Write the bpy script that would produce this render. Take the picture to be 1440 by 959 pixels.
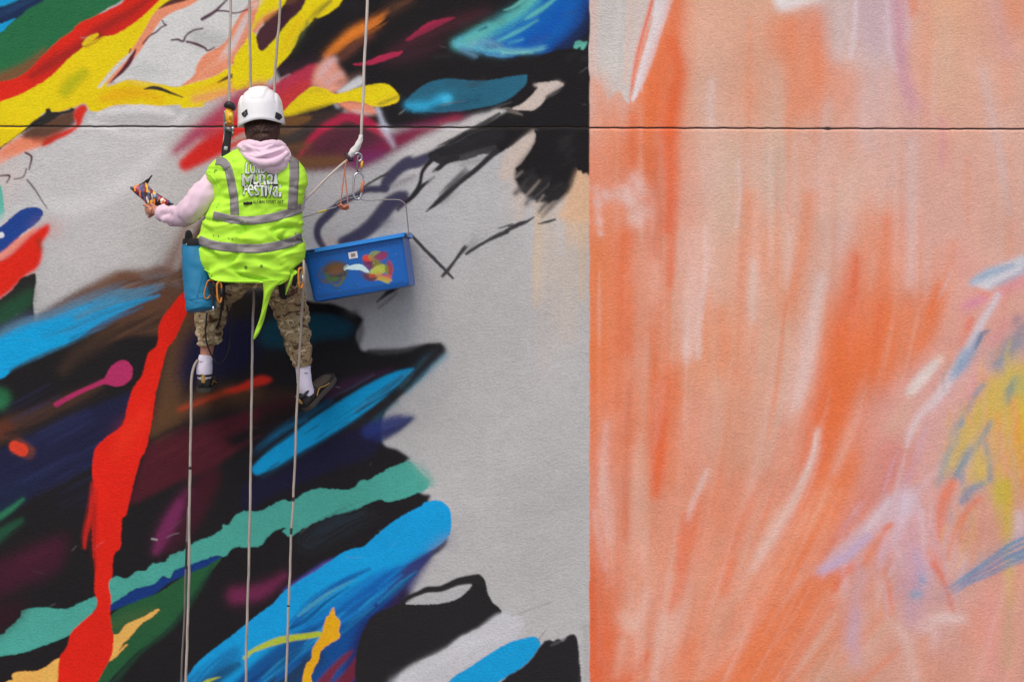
import bpy, bmesh, math, random
import numpy as np
from mathutils import Vector, Matrix, noise as mnoise
from mathutils.bvhtree import BVHTree

R = math.radians
random.seed(5)
for o in list(bpy.data.objects): bpy.data.objects.remove(o)
scene = bpy.context.scene
col = scene.collection

# ---------------------------------------------------------------- camera
CAM_D, UNIT, ZC = 14.0, 0.00373, 4.2        # metres to the wall, metres per mural unit, height of the view axis
cam = bpy.data.cameras.new('camera'); cam_o = bpy.data.objects.new('camera', cam); col.objects.link(cam_o)
cam.sensor_fit = 'HORIZONTAL'; cam.sensor_width = 36.0
cam.lens = 36.0 * CAM_D / (1440 * UNIT)
cam.clip_start, cam.clip_end = 0.1, 300.0
cam_o.location = (0, -CAM_D, ZC); cam_o.rotation_euler = (R(90), 0, 0)
scene.camera = cam_o

# ---------------------------------------------------------------- sky, sun, exposure
SUN_EL, SUN_AZ = 58.0, 200.0                # bright overcast; light from above and behind the viewer
world = bpy.data.worlds.new('World'); scene.world = world; world.use_nodes = True
wn = world.node_tree; wn.nodes.clear()
wo = wn.nodes.new('ShaderNodeOutputWorld'); wb = wn.nodes.new('ShaderNodeBackground'); ws = wn.nodes.new('ShaderNodeTexSky')
ws.sky_type = 'NISHITA'; ws.sun_disc = False
ws.sun_elevation = R(SUN_EL); ws.sun_rotation = R(SUN_AZ)
ws.air_density = 1.0; ws.dust_density = 4.0; ws.ozone_density = 1.0
wb.inputs['Strength'].default_value = 0.15
wn.links.new(ws.outputs['Color'], wb.inputs['Color']); wn.links.new(wb.outputs['Background'], wo.inputs['Surface'])
sun = bpy.data.lights.new('sun', 'SUN'); sun_o = bpy.data.objects.new('sun', sun); col.objects.link(sun_o)
sun.energy = 0.85; sun.angle = R(44); sun.color = (1.0, 0.90, 0.78)
el, az = R(SUN_EL), R(SUN_AZ)
sdir = Vector((math.sin(az) * math.cos(el), math.cos(az) * math.cos(el), math.sin(el)))   # towards the sun
sun_o.rotation_euler = sdir.to_track_quat('Z', 'Y').to_euler()
scene.view_settings.view_transform = 'Standard'; scene.view_settings.look = 'None'
scene.view_settings.gamma = 1.0; scene.view_settings.exposure = 0.13
scene.render.engine = 'CYCLES'
KLIGHT = 0.8                              # what a surface of albedo 1 on the wall shows, so pigment = seen / KLIGHT

def P3(u, v, d=0.0):
    """point on the plane d metres in front of the wall that lies over mural position (u, v)"""
    f = UNIT * (CAM_D - d) / CAM_D
    return Vector(((u - 720) * f, -d, ZC - (v - 479.5) * f))
# ---------------------------------------------------------------- paint engine
# The two murals are pigment on the wall: brush strokes and stencil shapes are laid
# one over another in the wall plane (units: 1/1440 of the painted width), then
# stored on the wall's vertices.
MG = 44                                   # margin round the traced area
CW, CH = 1440 + 2 * MG, 960 + 2 * MG
prng = np.random.default_rng(7)

def gblur(a, s):
    if s <= 0.05: return a
    r = max(1, int(s * 2.6 + 0.5))
    k = np.exp(-0.5 * (np.arange(-r, r + 1) / s) ** 2); k /= k.sum()
    p = np.pad(a, ((r, r), (0, 0)), mode='edge'); o = np.zeros_like(a)
    for i, w in enumerate(k): o += w * p[i:i + a.shape[0]]
    p = np.pad(o, ((0, 0), (r, r)), mode='edge'); o = np.zeros_like(a)
    for i, w in enumerate(k): o += w * p[:, i:i + a.shape[1]]
    return o

def vnoise(h, w, sy, sx, seed):
    g = np.random.default_rng(seed)
    ny, nx = int(h / sy) + 3, int(w / sx) + 3
    t = g.random((ny, nx)).astype(np.float32)
    y = np.arange(h) / sy; x = np.arange(w) / sx
    y0 = y.astype(int); x0 = x.astype(int)
    fy = y - y0; fx = x - x0
    fy = (fy * fy * (3 - 2 * fy))[:, None]; fx = (fx * fx * (3 - 2 * fx))[None]
    a = t[y0][:, x0]; b = t[y0][:, x0 + 1]; c = t[y0 + 1][:, x0]; d = t[y0 + 1][:, x0 + 1]
    return (a * (1 - fx) + b * fx) * (1 - fy) + (c * (1 - fx) + d * fx) * fy

def lut_noise(u, v, seed):
    """value noise at arbitrary float coordinates"""
    t = np.random.default_rng(seed).random((257, 257)).astype(np.float32)
    u0 = np.floor(u).astype(int); v0 = np.floor(v).astype(int)
    fu = u - u0; fv = v - v0
    fu = fu * fu * (3 - 2 * fu); fv = fv * fv * (3 - 2 * fv)
    u0 %= 256; v0 %= 256
    return ((t[v0, u0] * (1 - fu) + t[v0, u0 + 1] * fu) * (1 - fv)
            + (t[v0 + 1, u0] * (1 - fu) + t[v0 + 1, u0 + 1] * fu) * fv)

def s2l(c):
    c = np.asarray(c, dtype=np.float32) / 255.0
    return np.where(c <= 0.04045, c / 12.92, ((c + 0.055) / 1.055) ** 2.4)

def smooth_pts(pts, closed, n=6):
    P = np.asarray(pts, dtype=float); m = len(P)
    if m < 3: return P
    out = []
    rng = range(m if closed else m - 1)
    for i in rng:
        if closed: p0, p1, p2, p3 = P[(i - 1) % m], P[i], P[(i + 1) % m], P[(i + 2) % m]
        else: p0, p1, p2, p3 = P[max(i - 1, 0)], P[i], P[i + 1], P[min(i + 2, m - 1)]
        for j in range(n):
            t = j / n
            out.append(0.5 * ((2 * p1) + (p2 - p0) * t + (2 * p0 - 5 * p1 + 4 * p2 - p3) * t * t
                              + (3 * p1 - p0 - 3 * p2 + p3) * t ** 3))
    if not closed: out.append(P[-1])
    return np.array(out)

class Canvas:
    def __init__(s, w, h, margin, base):
        s.w, s.h, s.m = w, h, margin
        s.a = np.ones((h, w, 3), np.float32) * s2l(base)
        s.nx = vnoise(h, w, 3.2, 3.2, 1) + 0.8 * vnoise(h, w, 9, 9, 2) - 0.9
        s.ny = vnoise(h, w, 3.2, 3.2, 3) + 0.8 * vnoise(h, w, 9, 9, 4) - 0.9
        s.sp = vnoise(h, w, 1.6, 1.6, 5)
        s.clip = None
    def comp(s, x0, y0, al, col):
        h, w = al.shape
        if s.clip is not None: al = al * s.clip[y0:y0 + h, x0:x0 + w]
        reg = s.a[y0:y0 + h, x0:x0 + w]
        reg += (s2l(col) - reg) * al[..., None]
    def box(s, P, pad):
        x0 = max(0, int(P[:, 0].min() - pad)); x1 = min(s.w, int(P[:, 0].max() + pad) + 2)
        y0 = max(0, int(P[:, 1].min() - pad)); y1 = min(s.h, int(P[:, 1].max() + pad) + 2)
        return x0, y0, x1, y1
    def tr(s, f, pts):
        return np.asarray(pts, dtype=float)[:, :2] / f[2] + np.array(f[:2]) + s.m
    def poly(s, f, pts, col, soft=0.7, rough=0.4, op=1.0, smooth=True):
        if soft <= 1.25: soft = max(.3, soft * .55)
        P = s.tr(f, pts)
        if smooth: P = smooth_pts(P, True, 5)
        x0, y0, x1, y1 = s.box(P, soft * 3 + 6)
        if x1 <= x0 or y1 <= y0: return
        SS = 2; H, W = (y1 - y0) * SS, (x1 - x0) * SS
        Q = (P - [x0, y0]) * SS
        tog = np.zeros((H, W + 1), np.int32)
        for i in range(len(Q)):
            (xa, ya), (xb, yb) = Q[i], Q[(i + 1) % len(Q)]
            if ya > yb: xa, ya, xb, yb = xb, yb, xa, ya
            r0 = max(0, int(math.ceil(ya - 0.5))); r1 = min(H - 1, int(math.ceil(yb - 0.5)) - 1)
            if r1 < r0: continue
            r = np.arange(r0, r1 + 1)
            xc = xa + (r + 0.5 - ya) * (xb - xa) / (yb - ya)
            np.add.at(tog, (r, np.clip(np.ceil(xc - 0.5), 0, W).astype(int)), 1)
        m = (np.cumsum(tog, 1)[:, :W] & 1).astype(np.float32)
        if rough > 0:
            gy, gx = np.mgrid[0:H, 0:W]
            nx = np.repeat(np.repeat(s.nx[y0:y1, x0:x1], SS, 0), SS, 1) * rough * 2.2 * SS
            ny = np.repeat(np.repeat(s.ny[y0:y1, x0:x1], SS, 0), SS, 1) * rough * 2.2 * SS
            m = m[np.clip(gy + ny, 0, H - 1).astype(int), np.clip(gx + nx, 0, W - 1).astype(int)]
        m = m.reshape(y1 - y0, SS, x1 - x0, SS).mean((1, 3))
        m = gblur(m, soft)
        if soft > 3:                                   # overspray breaks up into grain
            g = s.sp[y0:y1, x0:x1] - 0.5
            m = np.clip(m + g * 0.22 * 4 * m * (1 - m), 0, 1)
        s.comp(x0, y0, m * op, col)
    def brush(s, f, pts, width, col, soft=1.0, op=1.0, dry=0.0, ends=(0.0, 0.0), seed=0, grain=2.2, smooth=True):
        """stroke along a path; width per point (in the frame's pixels); dry = bristle gaps;
        ends = share of the length over which it runs dry at start / end"""
        if soft <= 1.25: soft *= .6
        P = s.tr(f, pts)
        Wd = np.asarray(width if hasattr(width, '__len__') else [width] * len(P), dtype=float) / f[2]
        if smooth and len(P) > 2:
            A = smooth_pts(np.column_stack([P, Wd]), False, 5); P, Wd = A[:, :2], np.maximum(A[:, 2], 0.3)
        x0, y0, x1, y1 = s.box(P, Wd.max() / 2 + soft * 3 + 3)
        if x1 <= x0 or y1 <= y0: return
        X, Y = np.meshgrid(np.arange(x0, x1) + 0.5, np.arange(y0, y1) + 0.5)
        X = X + s.nx[y0:y1, x0:x1] * 0.45; Y = Y + s.ny[y0:y1, x0:x1] * 0.45
        best = np.full(X.shape, 1e9); bd = np.zeros(X.shape); bt = np.zeros(X.shape); bw = np.ones(X.shape)
        L = np.concatenate([[0], np.cumsum(np.hypot(*np.diff(P, axis=0).T))])
        for i in range(len(P) - 1):
            d = P[i + 1] - P[i]; l2 = d @ d
            if l2 < 1e-9: continue
            t = np.clip(((X - P[i, 0]) * d[0] + (Y - P[i, 1]) * d[1]) / l2, 0, 1)
            ex = X - P[i, 0] - t * d[0]; ey = Y - P[i, 1] - t * d[1]
            w = Wd[i] + (Wd[i + 1] - Wd[i]) * t
            dd = np.hypot(ex, ey); sc = dd - w / 2
            k = sc < best
            best = np.where(k, sc, best)
            sg = np.sign(ex * -d[1] + ey * d[0])
            bd = np.where(k, dd * sg, bd); bt = np.where(k, L[i] + t * (L[i + 1] - L[i]), bt); bw = np.where(k, w, bw)
        al = 1 / (1 + np.exp(np.clip(best / max(0.28, soft * 0.55), -30, 30)))
        tn = bt / max(L[-1], 1e-6)
        if dry > 0 or ends[0] > 0 or ends[1] > 0:
            n = 0.65 * lut_noise(bd / grain + 40 + seed * 7.3, bt / 38.0 + seed * 3.1, 11 + seed % 5) \
                + 0.35 * lut_noise(bd / (grain * 2.7) + 90, bt / 90.0 + seed, 17)
            th = np.full(X.shape, float(dry))
            if ends[0] > 0: th = np.maximum(th, 1.15 * np.clip(1 - tn / ends[0], 0, 1))
            if ends[1] > 0: th = np.maximum(th, 1.15 * np.clip(1 - (1 - tn) / ends[1], 0, 1))
            al = al * np.clip((n - th * 0.95 + 0.06) / 0.30, 0, 1)
        if soft > 3:
            g = s.sp[y0:y1, x0:x1] - 0.5
            al = np.clip(al + g * 0.2 * 4 * al * (1 - al), 0, 1)
        s.comp(x0, y0, al * op, col)
def FR(x, y, k=3.994): return (x, y, k)
A1, A2, A3, A4 = FR(0, 0), FR(360, 0), FR(720, 0), FR(1080, 0)
B1, B2, B3, B4 = FR(0, 240), FR(360, 240), FR(720, 240), FR(1080, 240)
C1, C2, C3, C4 = FR(0, 480), FR(360, 480), FR(720, 480), FR(1080, 480)
D1, D2, D3, D4 = FR(0, 720), FR(360, 720), FR(720, 720), FR(1080, 720)
FW, FX, FY, FZ = FR(560, 120, 5.326), FR(440, 220, 5.326), FR(390, 0, 7.989), FR(620, 0, 6.848)
FL, M1, M2 = FR(220, 380, 4.793), FR(0, 560, 4.793), FR(180, 560, 4.793)
FT, PX = FR(0, 180, 3.2), FR(0, 0, 1.0)
BLK = (29, 27, 29); CYAN = (14, 152, 206); TEAL = (72, 158, 144)

def paint_left(c):
    p, b = c.poly, c.brush
    GREY = (177, 176, 175)
    # ---- primer coat and soft white passes over it
    p(PX, [(-60, 120), (90, 150), (260, 140), (330, 170), (300, 250), (230, 330), (150, 400), (60, 440), (40, 300), (-60, 260)], (186, 185, 184), 22, op=.8)
    p(PX, [(40, 200), (120, 180), (230, 190), (250, 215), (200, 250), (120, 290), (60, 290)], (196, 195, 194), 16, op=.8)
    b(PX, [(60, 285), (110, 290), (170, 262), (230, 210)], [14, 26, 24, 14], (206, 205, 204), 5, .75)
    b(PX, [(140, 160), (200, 153), (242, 160)], [8, 14, 8], (214, 213, 213), 2.4, .85)
    b(PX, [(128, 172), (170, 187), (215, 187), (248, 174), (260, 163)], [8, 10, 10, 10, 6], (208, 207, 206), 2.4, .7)
    p(PX, [(150, 166), (200, 160), (245, 166), (225, 182), (180, 185)], (178, 177, 177), 4, op=.7)
    p(PX, [(560, 250), (640, 215), (700, 190), (740, 250), (700, 330), (600, 330)], (180, 180, 181), 18, op=.7)
    # warm veil of overspray in the grey next to the black wing
    for x, y0, y1, w, cc, o in ((735, 215, 300, 30, (205, 185, 168), .6), (765, 230, 420, 22, (206, 184, 160), .5), (812, 240, 330, 40, (214, 178, 142), .85),
                                (800, 300, 470, 40, (200, 182, 165), .5), (757, 300, 430, 9, (204, 180, 148), .6), (790, 250, 360, 12, (188, 188, 190), .5),
                                (822, 300, 420, 10, (206, 174, 140), .6), (782, 330, 450, 10, (196, 182, 170), .5), (745, 300, 350, 14, (183, 186, 190), .5),
                                (768, 420, 520, 30, (180, 172, 166), .4)):
        b(PX, [(x, y0), (x - 2, (y0 + y1) / 2), (x - 3, y1)], [w, w, w * .6], cc, w * .3, o, smooth=False)
    # ---- upper left: blue, green, red, yellow
    p(A1, [(-200, -200), (800, -200), (760, -40), (690, 5), (560, 80), (520, 140), (430, 220), (320, 300), (230, 370), (100, 440), (0, 475), (-200, 520)], (38, 106, 66))
    p(A1, [(-200, -60), (-60, -60), (200, -60), (100, 5), (0, 45), (-200, 90)], (22, 150, 205), 2)
    p(A1, [(-200, 80), (0, 44), (100, 5), (180, -40), (340, -60), (240, 10), (150, 60), (120, 90), (80, 112), (0, 140), (-200, 200)], (27, 44, 78), 1.2)
    b(A1, [(-40, 100), (40, 70), (140, 20), (240, -30)], [30, 40, 40, 20], (40, 72, 110), 3, .6, dry=.3)
    p(A1, [(-200, 190), (-60, 150), (0, 138), (60, 117), (88, 108), (40, 150), (0, 188), (-200, 260)], (20, 152, 208), .8)
    b(A1, [(-60, 460), (60, 425), (140, 385), (200, 340), (250, 290)], [60, 60, 55, 40, 15], (128, 74, 48), 4, .85)
    p(A1, [(-200, 520), (0, 462), (60, 450), (120, 425), (180, 380), (230, 325), (330, 230), (400, 180), (450, 132), (560, 82), (690, 15), (760, -60), (1100, -60), (900, 30), (800, 120), (700, 190), (560, 220), (470, 290), (380, 380), (250, 490), (80, 570), (0, 590), (-200, 660)], (212, 40, 26), 1)
    b(A1, [(180, 430), (260, 380), (340, 330), (450, 270), (560, 190), (640, 130), (760, 60), (860, -30)], [30, 60, 60, 70, 80, 60, 40, 30], (128, 34, 32), 5, .75)
    b(A1, [(600, 190), (680, 170), (760, 110), (850, 30)], [40, 50, 40, 30], (196, 36, 28), 3, .6)
    Yc = (232, 200, 18)
    p(A1, [(-200, 640), (0, 575), (80, 548), (200, 490), (300, 420), (380, 340), (440, 290), (480, 262), (560, 215), (650, 195), (760, 130), (840, 60), (900, 0), (940, -60), (1060, -60), (1000, 0), (900, 110), (830, 200), (790, 260), (740, 320), (690, 380), (640, 440), (600, 490), (720, 450), (820, 458), (900, 475), (1000, 487), (1100, 462), (1200, 430), (1290, 378), (1340, 340), (1390, 290), (1440, 220), (1500, 200), (1500, 470), (1438, 480), (1300, 520), (1230, 545), (1150, 580), (1140, 602), (1020, 608), (1010, 594), (900, 597), (800, 592), (700, 590), (620, 600), (560, 628), (505, 625), (490, 600), (470, 582), (430, 600), (330, 632), (250, 636), (200, 690), (130, 745), (50, 805), (0, 838), (-200, 960)], Yc, .9)
    b(A1, [(475, 252), (510, 222), (550, 198)], [24, 34, 14], (214, 184, 30), .8)
    b(A1, [(480, 268), (530, 246), (580, 205)], [6, 8, 6], (90, 50, 30), 1.5, .8)
    b(A1, [(365, 520), (410, 465), (470, 415)], [70, 80, 60], (158, 168, 22), 6, .8)
    b(A1, [(580, 560), (680, 535), (800, 525), (900, 560)], [40, 80, 60, 30], (226, 160, 20), 6, .75)
    b(A1, [(1040, 530), (1160, 500), (1300, 450), (1400, 385)], [20, 30, 40, 20], (222, 166, 30), 3, .6, dry=.3)
    b(A1, [(1100, 560), (1200, 540), (1320, 505), (1400, 470)], [40, 50, 40, 30], (228, 140, 100), 4, .8)
    b(A1, [(1300, 470), (1380, 440), (1400, 395), (1330, 420)], [10, 16, 18, 8], (224, 150, 40), 1.5, .8)
    b(A1, [(810, 505), (850, 497), (900, 502), (960, 525), (1028, 550)], [6, 20, 22, 14, 5], (48, 44, 40), .7)
    b(A1, [(1225, 468), (1280, 440), (1330, 418), (1350, 405)], [6, 20, 22, 8], (92, 66, 36), 1.2)
    # white field and salmon bands
    WH = (205, 206, 204)
    p(A1, [(1130, -60), (1000, 40), (900, 110), (850, 190), (800, 260), (740, 320), (700, 370), (640, 462), (720, 450), (820, 458), (900, 475), (1000, 487), (1070, 452), (1110, 380), (1160, 300), (1250, 250), (1330, 130), (1380, 40), (1460, -60)], WH, 1)
    p(PX, [(270, 40), (300, 45), (330, 60), (300, 70), (268, 62)], (172, 172, 172), 7, op=.8)
    p(PX, [(170, 98), (210, 90), (240, 105), (200, 112)], (190, 192, 190), 6, op=.7)
    SAL = (238, 142, 108)
    b(A1, [(1140, -60), (1060, 0), (960, 45), (890, 95), (845, 165), (800, 235), (755, 300), (690, 385), (610, 468)], [70, 70, 62, 55, 48, 44, 42, 40, 16], SAL, .9)
    b(A1, [(745, 300), (690, 350), (640, 400), (560, 492)], [10, 22, 24, 14], (204, 200, 198), 1.2)
    b(A1, [(765, 282), (735, 340), (690, 400), (620, 468)], [8, 26, 22, 5], (88, 36, 50), .8)
    b(A1, [(735, 280), (728, 300)], 8, (110, 50, 60), .8)
    b(A1, [(895, 52), (960, 18), (1050, -10), (1100, -40)], [6, 28, 30, 20], (84, 50, 44), 1.2)
    p(A1, [(1020, 484), (1090, 430), (1105, 380), (1150, 310), (1260, 245), (1310, 150), (1370, 60), (1460, -10), (1480, 120), (1400, 230), (1330, 330), (1290, 378), (1200, 430), (1100, 462)], SAL, 1.1)
    b(A1, [(1250, 330), (1300, 270), (1330, 220), (1370, 140), (1390, 90)], [30, 46, 34, 40, 20], (202, 198, 198), 2.2, .9, dry=.25)
    b(A1, [(1130, 440), (1180, 390), (1260, 330)], [30, 40, 30], (226, 160, 130), 2.5, .8, dry=.4)
    b(A1, [(1310, 360), (1350, 325), (1410, 275), (1425, 250)], [6, 22, 24, 8], (92, 50, 44), 1)
    TW = (84, 56, 72)
    b(A1, [(805, 250), (840, 208), (885, 180), (905, 160), (932, 146)], [10, 9, 10, 8, 9], TW, .7)
    b(A1, [(934, 146), (922, 135), (912, 117)], [12, 8, 6], TW, .7)
    b(A1, [(1138, 112), (1200, 75), (1240, 40), (1290, -10)], [20, 18, 14, 8], TW, 1)
    b(A1, [(1205, 66), (1270, 66), (1320, 78), (1380, 62), (1430, 40)], [9, 9, 8, 8, 6], TW, .8)
    b(A1, [(965, 230), (1000, 226), (1030, 236), (1046, 205), (1085, 176), (1140, 163)], [10, 12, 12, 10, 10, 9], TW, .9)
    b(A1, [(1050, 238), (1100, 250), (1150, 272), (1168, 288), (1205, 270)], [12, 16, 14, 10, 8], TW, .9)
    # brown / black / salmon under the yellow
    p(A1, [(-60, 890), (0, 845), (70, 795), (150, 755), (210, 745), (270, 770), (240, 820), (130, 858), (60, 892), (0, 925), (-200, 1000)], (236, 134, 100), 2.2)
    p(A1, [(120, 770), (200, 690), (330, 640), (425, 615), (420, 700), (350, 745), (250, 785)], (92, 64, 50), 2.5)
    p(A1, [(-60, 870), (0, 832), (60, 790), (130, 735), (190, 680), (250, 642), (260, 615), (282, 612), (300, 632), (380, 622), (400, 606), (425, 615), (400, 632), (330, 655), (260, 700), (190, 712), (100, 765), (0, 842)], (42, 40, 38), 1)
    p(A1, [(430, 608), (470, 588), (492, 612), (470, 660), (450, 710), (400, 750), (320, 790), (270, 818), (235, 826), (260, 780), (330, 748), (400, 722), (425, 700), (415, 650)], (206, 46, 32), 1.4)
    b(A1, [(190, 790), (260, 790), (330, 750)], [20, 40, 30], (140, 58, 42), 3, .6)
    b(A1, [(145, 862), (180, 886), (165, 955)], [12, 13, 10], (84, 48, 62), .9)
    p(B1, [(-60, 0), (0, -60), (120, -40), (150, 30), (60, 130), (20, 240), (-60, 300)], (198, 188, 182), 9, op=.7)
    b(B1, [(-10, 36), (55, 30), (40, 72)], [7, 12, 6], (92, 56, 66), .9)
    b(B1, [(82, 50), (130, 40), (150, -5)], [8, 9, 9], (110, 96, 104), .9)
    b(B1, [(155, 55), (200, 112), (240, 175), (268, 215)], [10, 10, 7, 5], (100, 92, 98), 1)
    p(B1, [(-60, 80), (0, 85), (16, 130), (22, 200), (25, 255), (0, 290), (-60, 310)], (92, 178, 160), .8)
    # blue lozenge with white rim, red wedge, dark green
    b(B1, [(-40, 385), (40, 310), (110, 250), (175, 228)], [190, 140, 112, 96], (198, 198, 198), 3, .6)
    p(B1, [(-80, 330), (0, 318), (60, 268), (120, 222), (190, 205), (235, 220), (240, 252), (215, 290), (170, 325), (120, 360), (70, 430), (0, 478), (-80, 500)], (30, 64, 136), .8)
    b(B1, [(-10, 366), (10, 364)], 32, (214, 216, 220), .8)
    b(B1, [(-40, 505), (40, 460), (110, 400), (200, 330)], [30, 34, 36, 16], (236, 140, 120), 1.3)
    b(B1, [(230, 330), (290, 330), (330, 320)], [40, 90, 30], (200, 150, 145), 9, .5)
    p(B1, [(-80, 520), (0, 502), (60, 465), (120, 410), (190, 345), (265, 302), (282, 320), (265, 370), (235, 410), (240, 450), (235, 500), (205, 555), (140, 600), (60, 680), (0, 722), (-80, 780)], (214, 38, 22), 2.2)
    b(B1, [(222, 400), (228, 440)], [26, 22], (120, 50, 30), 3, .6)
    p(B1, [(-80, 780), (0, 722), (60, 678), (120, 605), (160, 590), (200, 578), (203, 640), (188, 740), (186, 870), (100, 900), (0, 980), (-80, 1000)], (38, 36, 36), 1)
    b(B1, [(-40, 860), (50, 800), (130, 740), (170, 690)], [110, 120, 90, 40], (34, 78, 52), 6, .9)
    b(B1, [(-40, 930), (60, 890), (170, 830)], [70, 70, 60], (58, 32, 60), 5, .9)
    # ---- big dark field of the lower left
    p(PX, [(-60, 500), (60, 478), (120, 450), (200, 420), (250, 390), (300, 380), (360, 400), (430, 424), (470, 428), (496, 440), (508, 452), (502, 472), (510, 492), (540, 498), (575, 494), (598, 484), (618, 484), (624, 490), (610, 508), (590, 535), (560, 560), (540, 585), (538, 622), (560, 632), (577, 645), (572, 652), (590, 690), (606, 697), (604, 712), (630, 760), (600, 790), (570, 830), (560, 870), (560, 1010), (-60, 1010)], BLK, 1.6)
    b(PX, [(520, 496), (560, 496), (590, 491), (618, 486)], [10, 12, 12, 8], (31, 29, 31), 2, .9, dry=.1)
    b(PX, [(500, 440), (508, 462), (503, 486)], [8, 10, 8], (34, 32, 34), 3, .7)
    # dark brown plumes round the bag
    p(PX, [(50, 455), (100, 415), (150, 395), (170, 382), (200, 385), (225, 375), (250, 380), (262, 345), (300, 300), (330, 420), (300, 470), (240, 470), (120, 470)], (84, 58, 44), 4)
    b(B1, [(250, 820), (380, 760), (520, 690), (640, 610), (760, 585), (880, 570)], [40, 60, 90, 70, 50, 40], (112, 78, 58), 5, .9)
    b(B1, [(940, 560), (1000, 430), (1040, 340), (1080, 310)], [90, 60, 40, 20], (122, 86, 70), 7, .8)
    b(B1, [(600, 690), (760, 640), (900, 620)], [40, 60, 40], (96, 66, 50), 5, .8)
    b(B1, [(860, 800), (960, 700), (1060, 580)], [120, 110, 60], (94, 64, 48), 6, .9)
    b(B1, [(820, 600), (920, 600), (1000, 640)], [30, 50, 20], (112, 112, 118), 6, .6)
    for i in range(26):                                   # feathered bristle marks
        x = 75 + i * 7.2; y = 432 - i * 1.9 + (i * 37 % 11)
        b(PX, [(x, y + 6), (x + 22, y - 6), (x + 44, y - 13)], [1, 5, 1.5], ((118, 86, 66), (62, 44, 36), (96, 66, 50), (136, 104, 84))[i % 4], 1.6, .6, dry=.25, seed=i)
    for i in range(18):
        x = 118 + i * 7; y = 472 - i * 2.2 + (i * 29 % 13)
        b(PX, [(x, y + 10), (x + 26, y - 4), (x + 50, y - 16)], [1, 7, 2], ((46, 36, 32), (92, 64, 48), (60, 44, 36))[i % 3], 2, .65, dry=.2, seed=i)
    # light blue feather stroke
    b(B1, [(-60, 960), (120, 880), (300, 820), (500, 740), (700, 670), (900, 620)], [60, 80, 80, 80, 60, 40], (84, 128, 154), 5, .9, dry=.15, ends=(0, .3))
    b(B1, [(-80, 1060), (0, 1010), (150, 930), (330, 860), (500, 790), (640, 740), (760, 735), (880, 715)], [110, 130, 120, 90, 80, 60, 40, 16], (30, 150, 204), 2.2, 1, dry=.05, ends=(0, .35), seed=2)
    p(PX, [(-60, 500), (0, 480), (50, 461), (100, 446), (140, 429), (165, 422), (176, 424), (150, 446), (107, 478), (82, 490), (50, 505), (22, 517), (0, 533), (-60, 548)], (14, 156, 212), 1.2)
    b(PX, [(60, 470), (110, 450), (150, 433), (180, 424)], [10, 14, 16, 10], (22, 148, 202), 1.5, .9, ends=(0, .4), seed=3)
    b(PX, [(110, 448), (150, 430), (190, 416), (228, 402)], [10, 20, 18, 6], (76, 128, 158), 2, .85, dry=.18, seed=6)
    b(PX, [(96, 466), (140, 447), (185, 428), (224, 416)], [14, 16, 9, 2], (32, 148, 202), 1.4, .95, dry=.12, seed=9)
    b(PX, [(100, 478), (150, 456), (200, 432)], [6, 8, 3], (24, 120, 168), 1.4, .8, dry=.2, seed=12)
    b(C1, [(60, 165), (160, 115), (280, 62), (400, 15), (500, -30)], [14, 20, 22, 16, 6], (46, 86, 106), 1.6, .9, dry=.25)
    b(B1, [(250, 940), (420, 880), (600, 800), (860, 720)], [10, 12, 12, 8], (50, 110, 140), 1.6, .7, dry=.3)
    b(B1, [(320, 830), (480, 790), (640, 730)], [20, 22, 16], (70, 150, 190), 1.5, .7, dry=.4)
    # brown passes inside the dark field
    b(C1, [(360, 160), (440, 70), (560, 0), (640, -60)], [40, 70, 80, 60], (62, 46, 36), 7, .9)
    b(C1, [(-60, 540), (60, 480), (200, 420), (330, 360), (450, 310), (560, 250)], [110, 120, 90, 70, 60, 30], (72, 50, 38), 5, .95)
    b(C1, [(-60, 510), (40, 490)], [90, 60], (110, 52, 36), 8, .7)
    # navy field
    p(C1, [(-80, 640), (0, 600), (160, 560), (300, 490), (420, 420), (560, 350), (735, 290), (760, 330), (600, 640), (520, 700), (340, 790), (200, 860), (60, 960), (-80, 1030)], (30, 32, 60), 3)
    b(C1, [(120, 570), (300, 500), (480, 410)], [40, 60, 50], (38, 44, 84), 6, .6)
    b(C1, [(40, 520), (180, 490), (300, 440), (440, 380), (600, 300)], [16, 26, 22, 20, 10], (38, 32, 32), 3, .9)
    b(C1, [(20, 830), (200, 760), (420, 660)], [60, 60, 40], (34, 42, 74), 5, .6, dry=.3)
    b(PX, [(25, 628), (40, 636)], [24, 20], (112, 58, 44), 2, .8)
    b(C1, [(85, 592), (125, 612)], [64, 70], (210, 62, 40), 1.1)
    b(C1, [(-60, 340), (0, 320), (30, 320)], [120, 110, 60], (36, 96, 62), 4, 1)
    b(C1, [(-60, 350), (0, 350)], [70, 50], (44, 118, 76), 5, .8)
    # magenta spoon
    b(C1, [(318, 356), (420, 300), (520, 255), (575, 230)], [30, 26, 24, 30], (168, 44, 92), .8)
    p(C1, [(555, 240), (590, 205), (620, 150), (660, 115), (700, 108), (738, 135), (747, 185), (725, 225), (680, 250), (630, 252), (590, 240)], (172, 46, 96), .8)
    # right of the red band: brown, navy, maroon
    b(C1, [(940, 420), (960, 260), (1000, 100), (1040, -40)], [120, 130, 140, 160], (88, 62, 42), 6, .95)
    b(FL, [(150, 640), (180, 400), (220, 300)], [100, 110, 80], (88, 60, 42), 7, .9)
    p(FL, [(230, 420), (420, 330), (640, 300), (700, 500), (640, 640), (400, 720), (160, 760), (160, 600)], (24, 24, 52), 9)
    p(FL, [(430, 60), (640, 60), (640, 300), (480, 320)], (34, 30, 30), 6)
    p(FL, [(700, 420), (760, 340), (900, 300), (1040, 290), (1200, 300), (1330, 380), (1270, 450), (1120, 460), (900, 520), (720, 510)], (16, 62, 80), 5)
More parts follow.
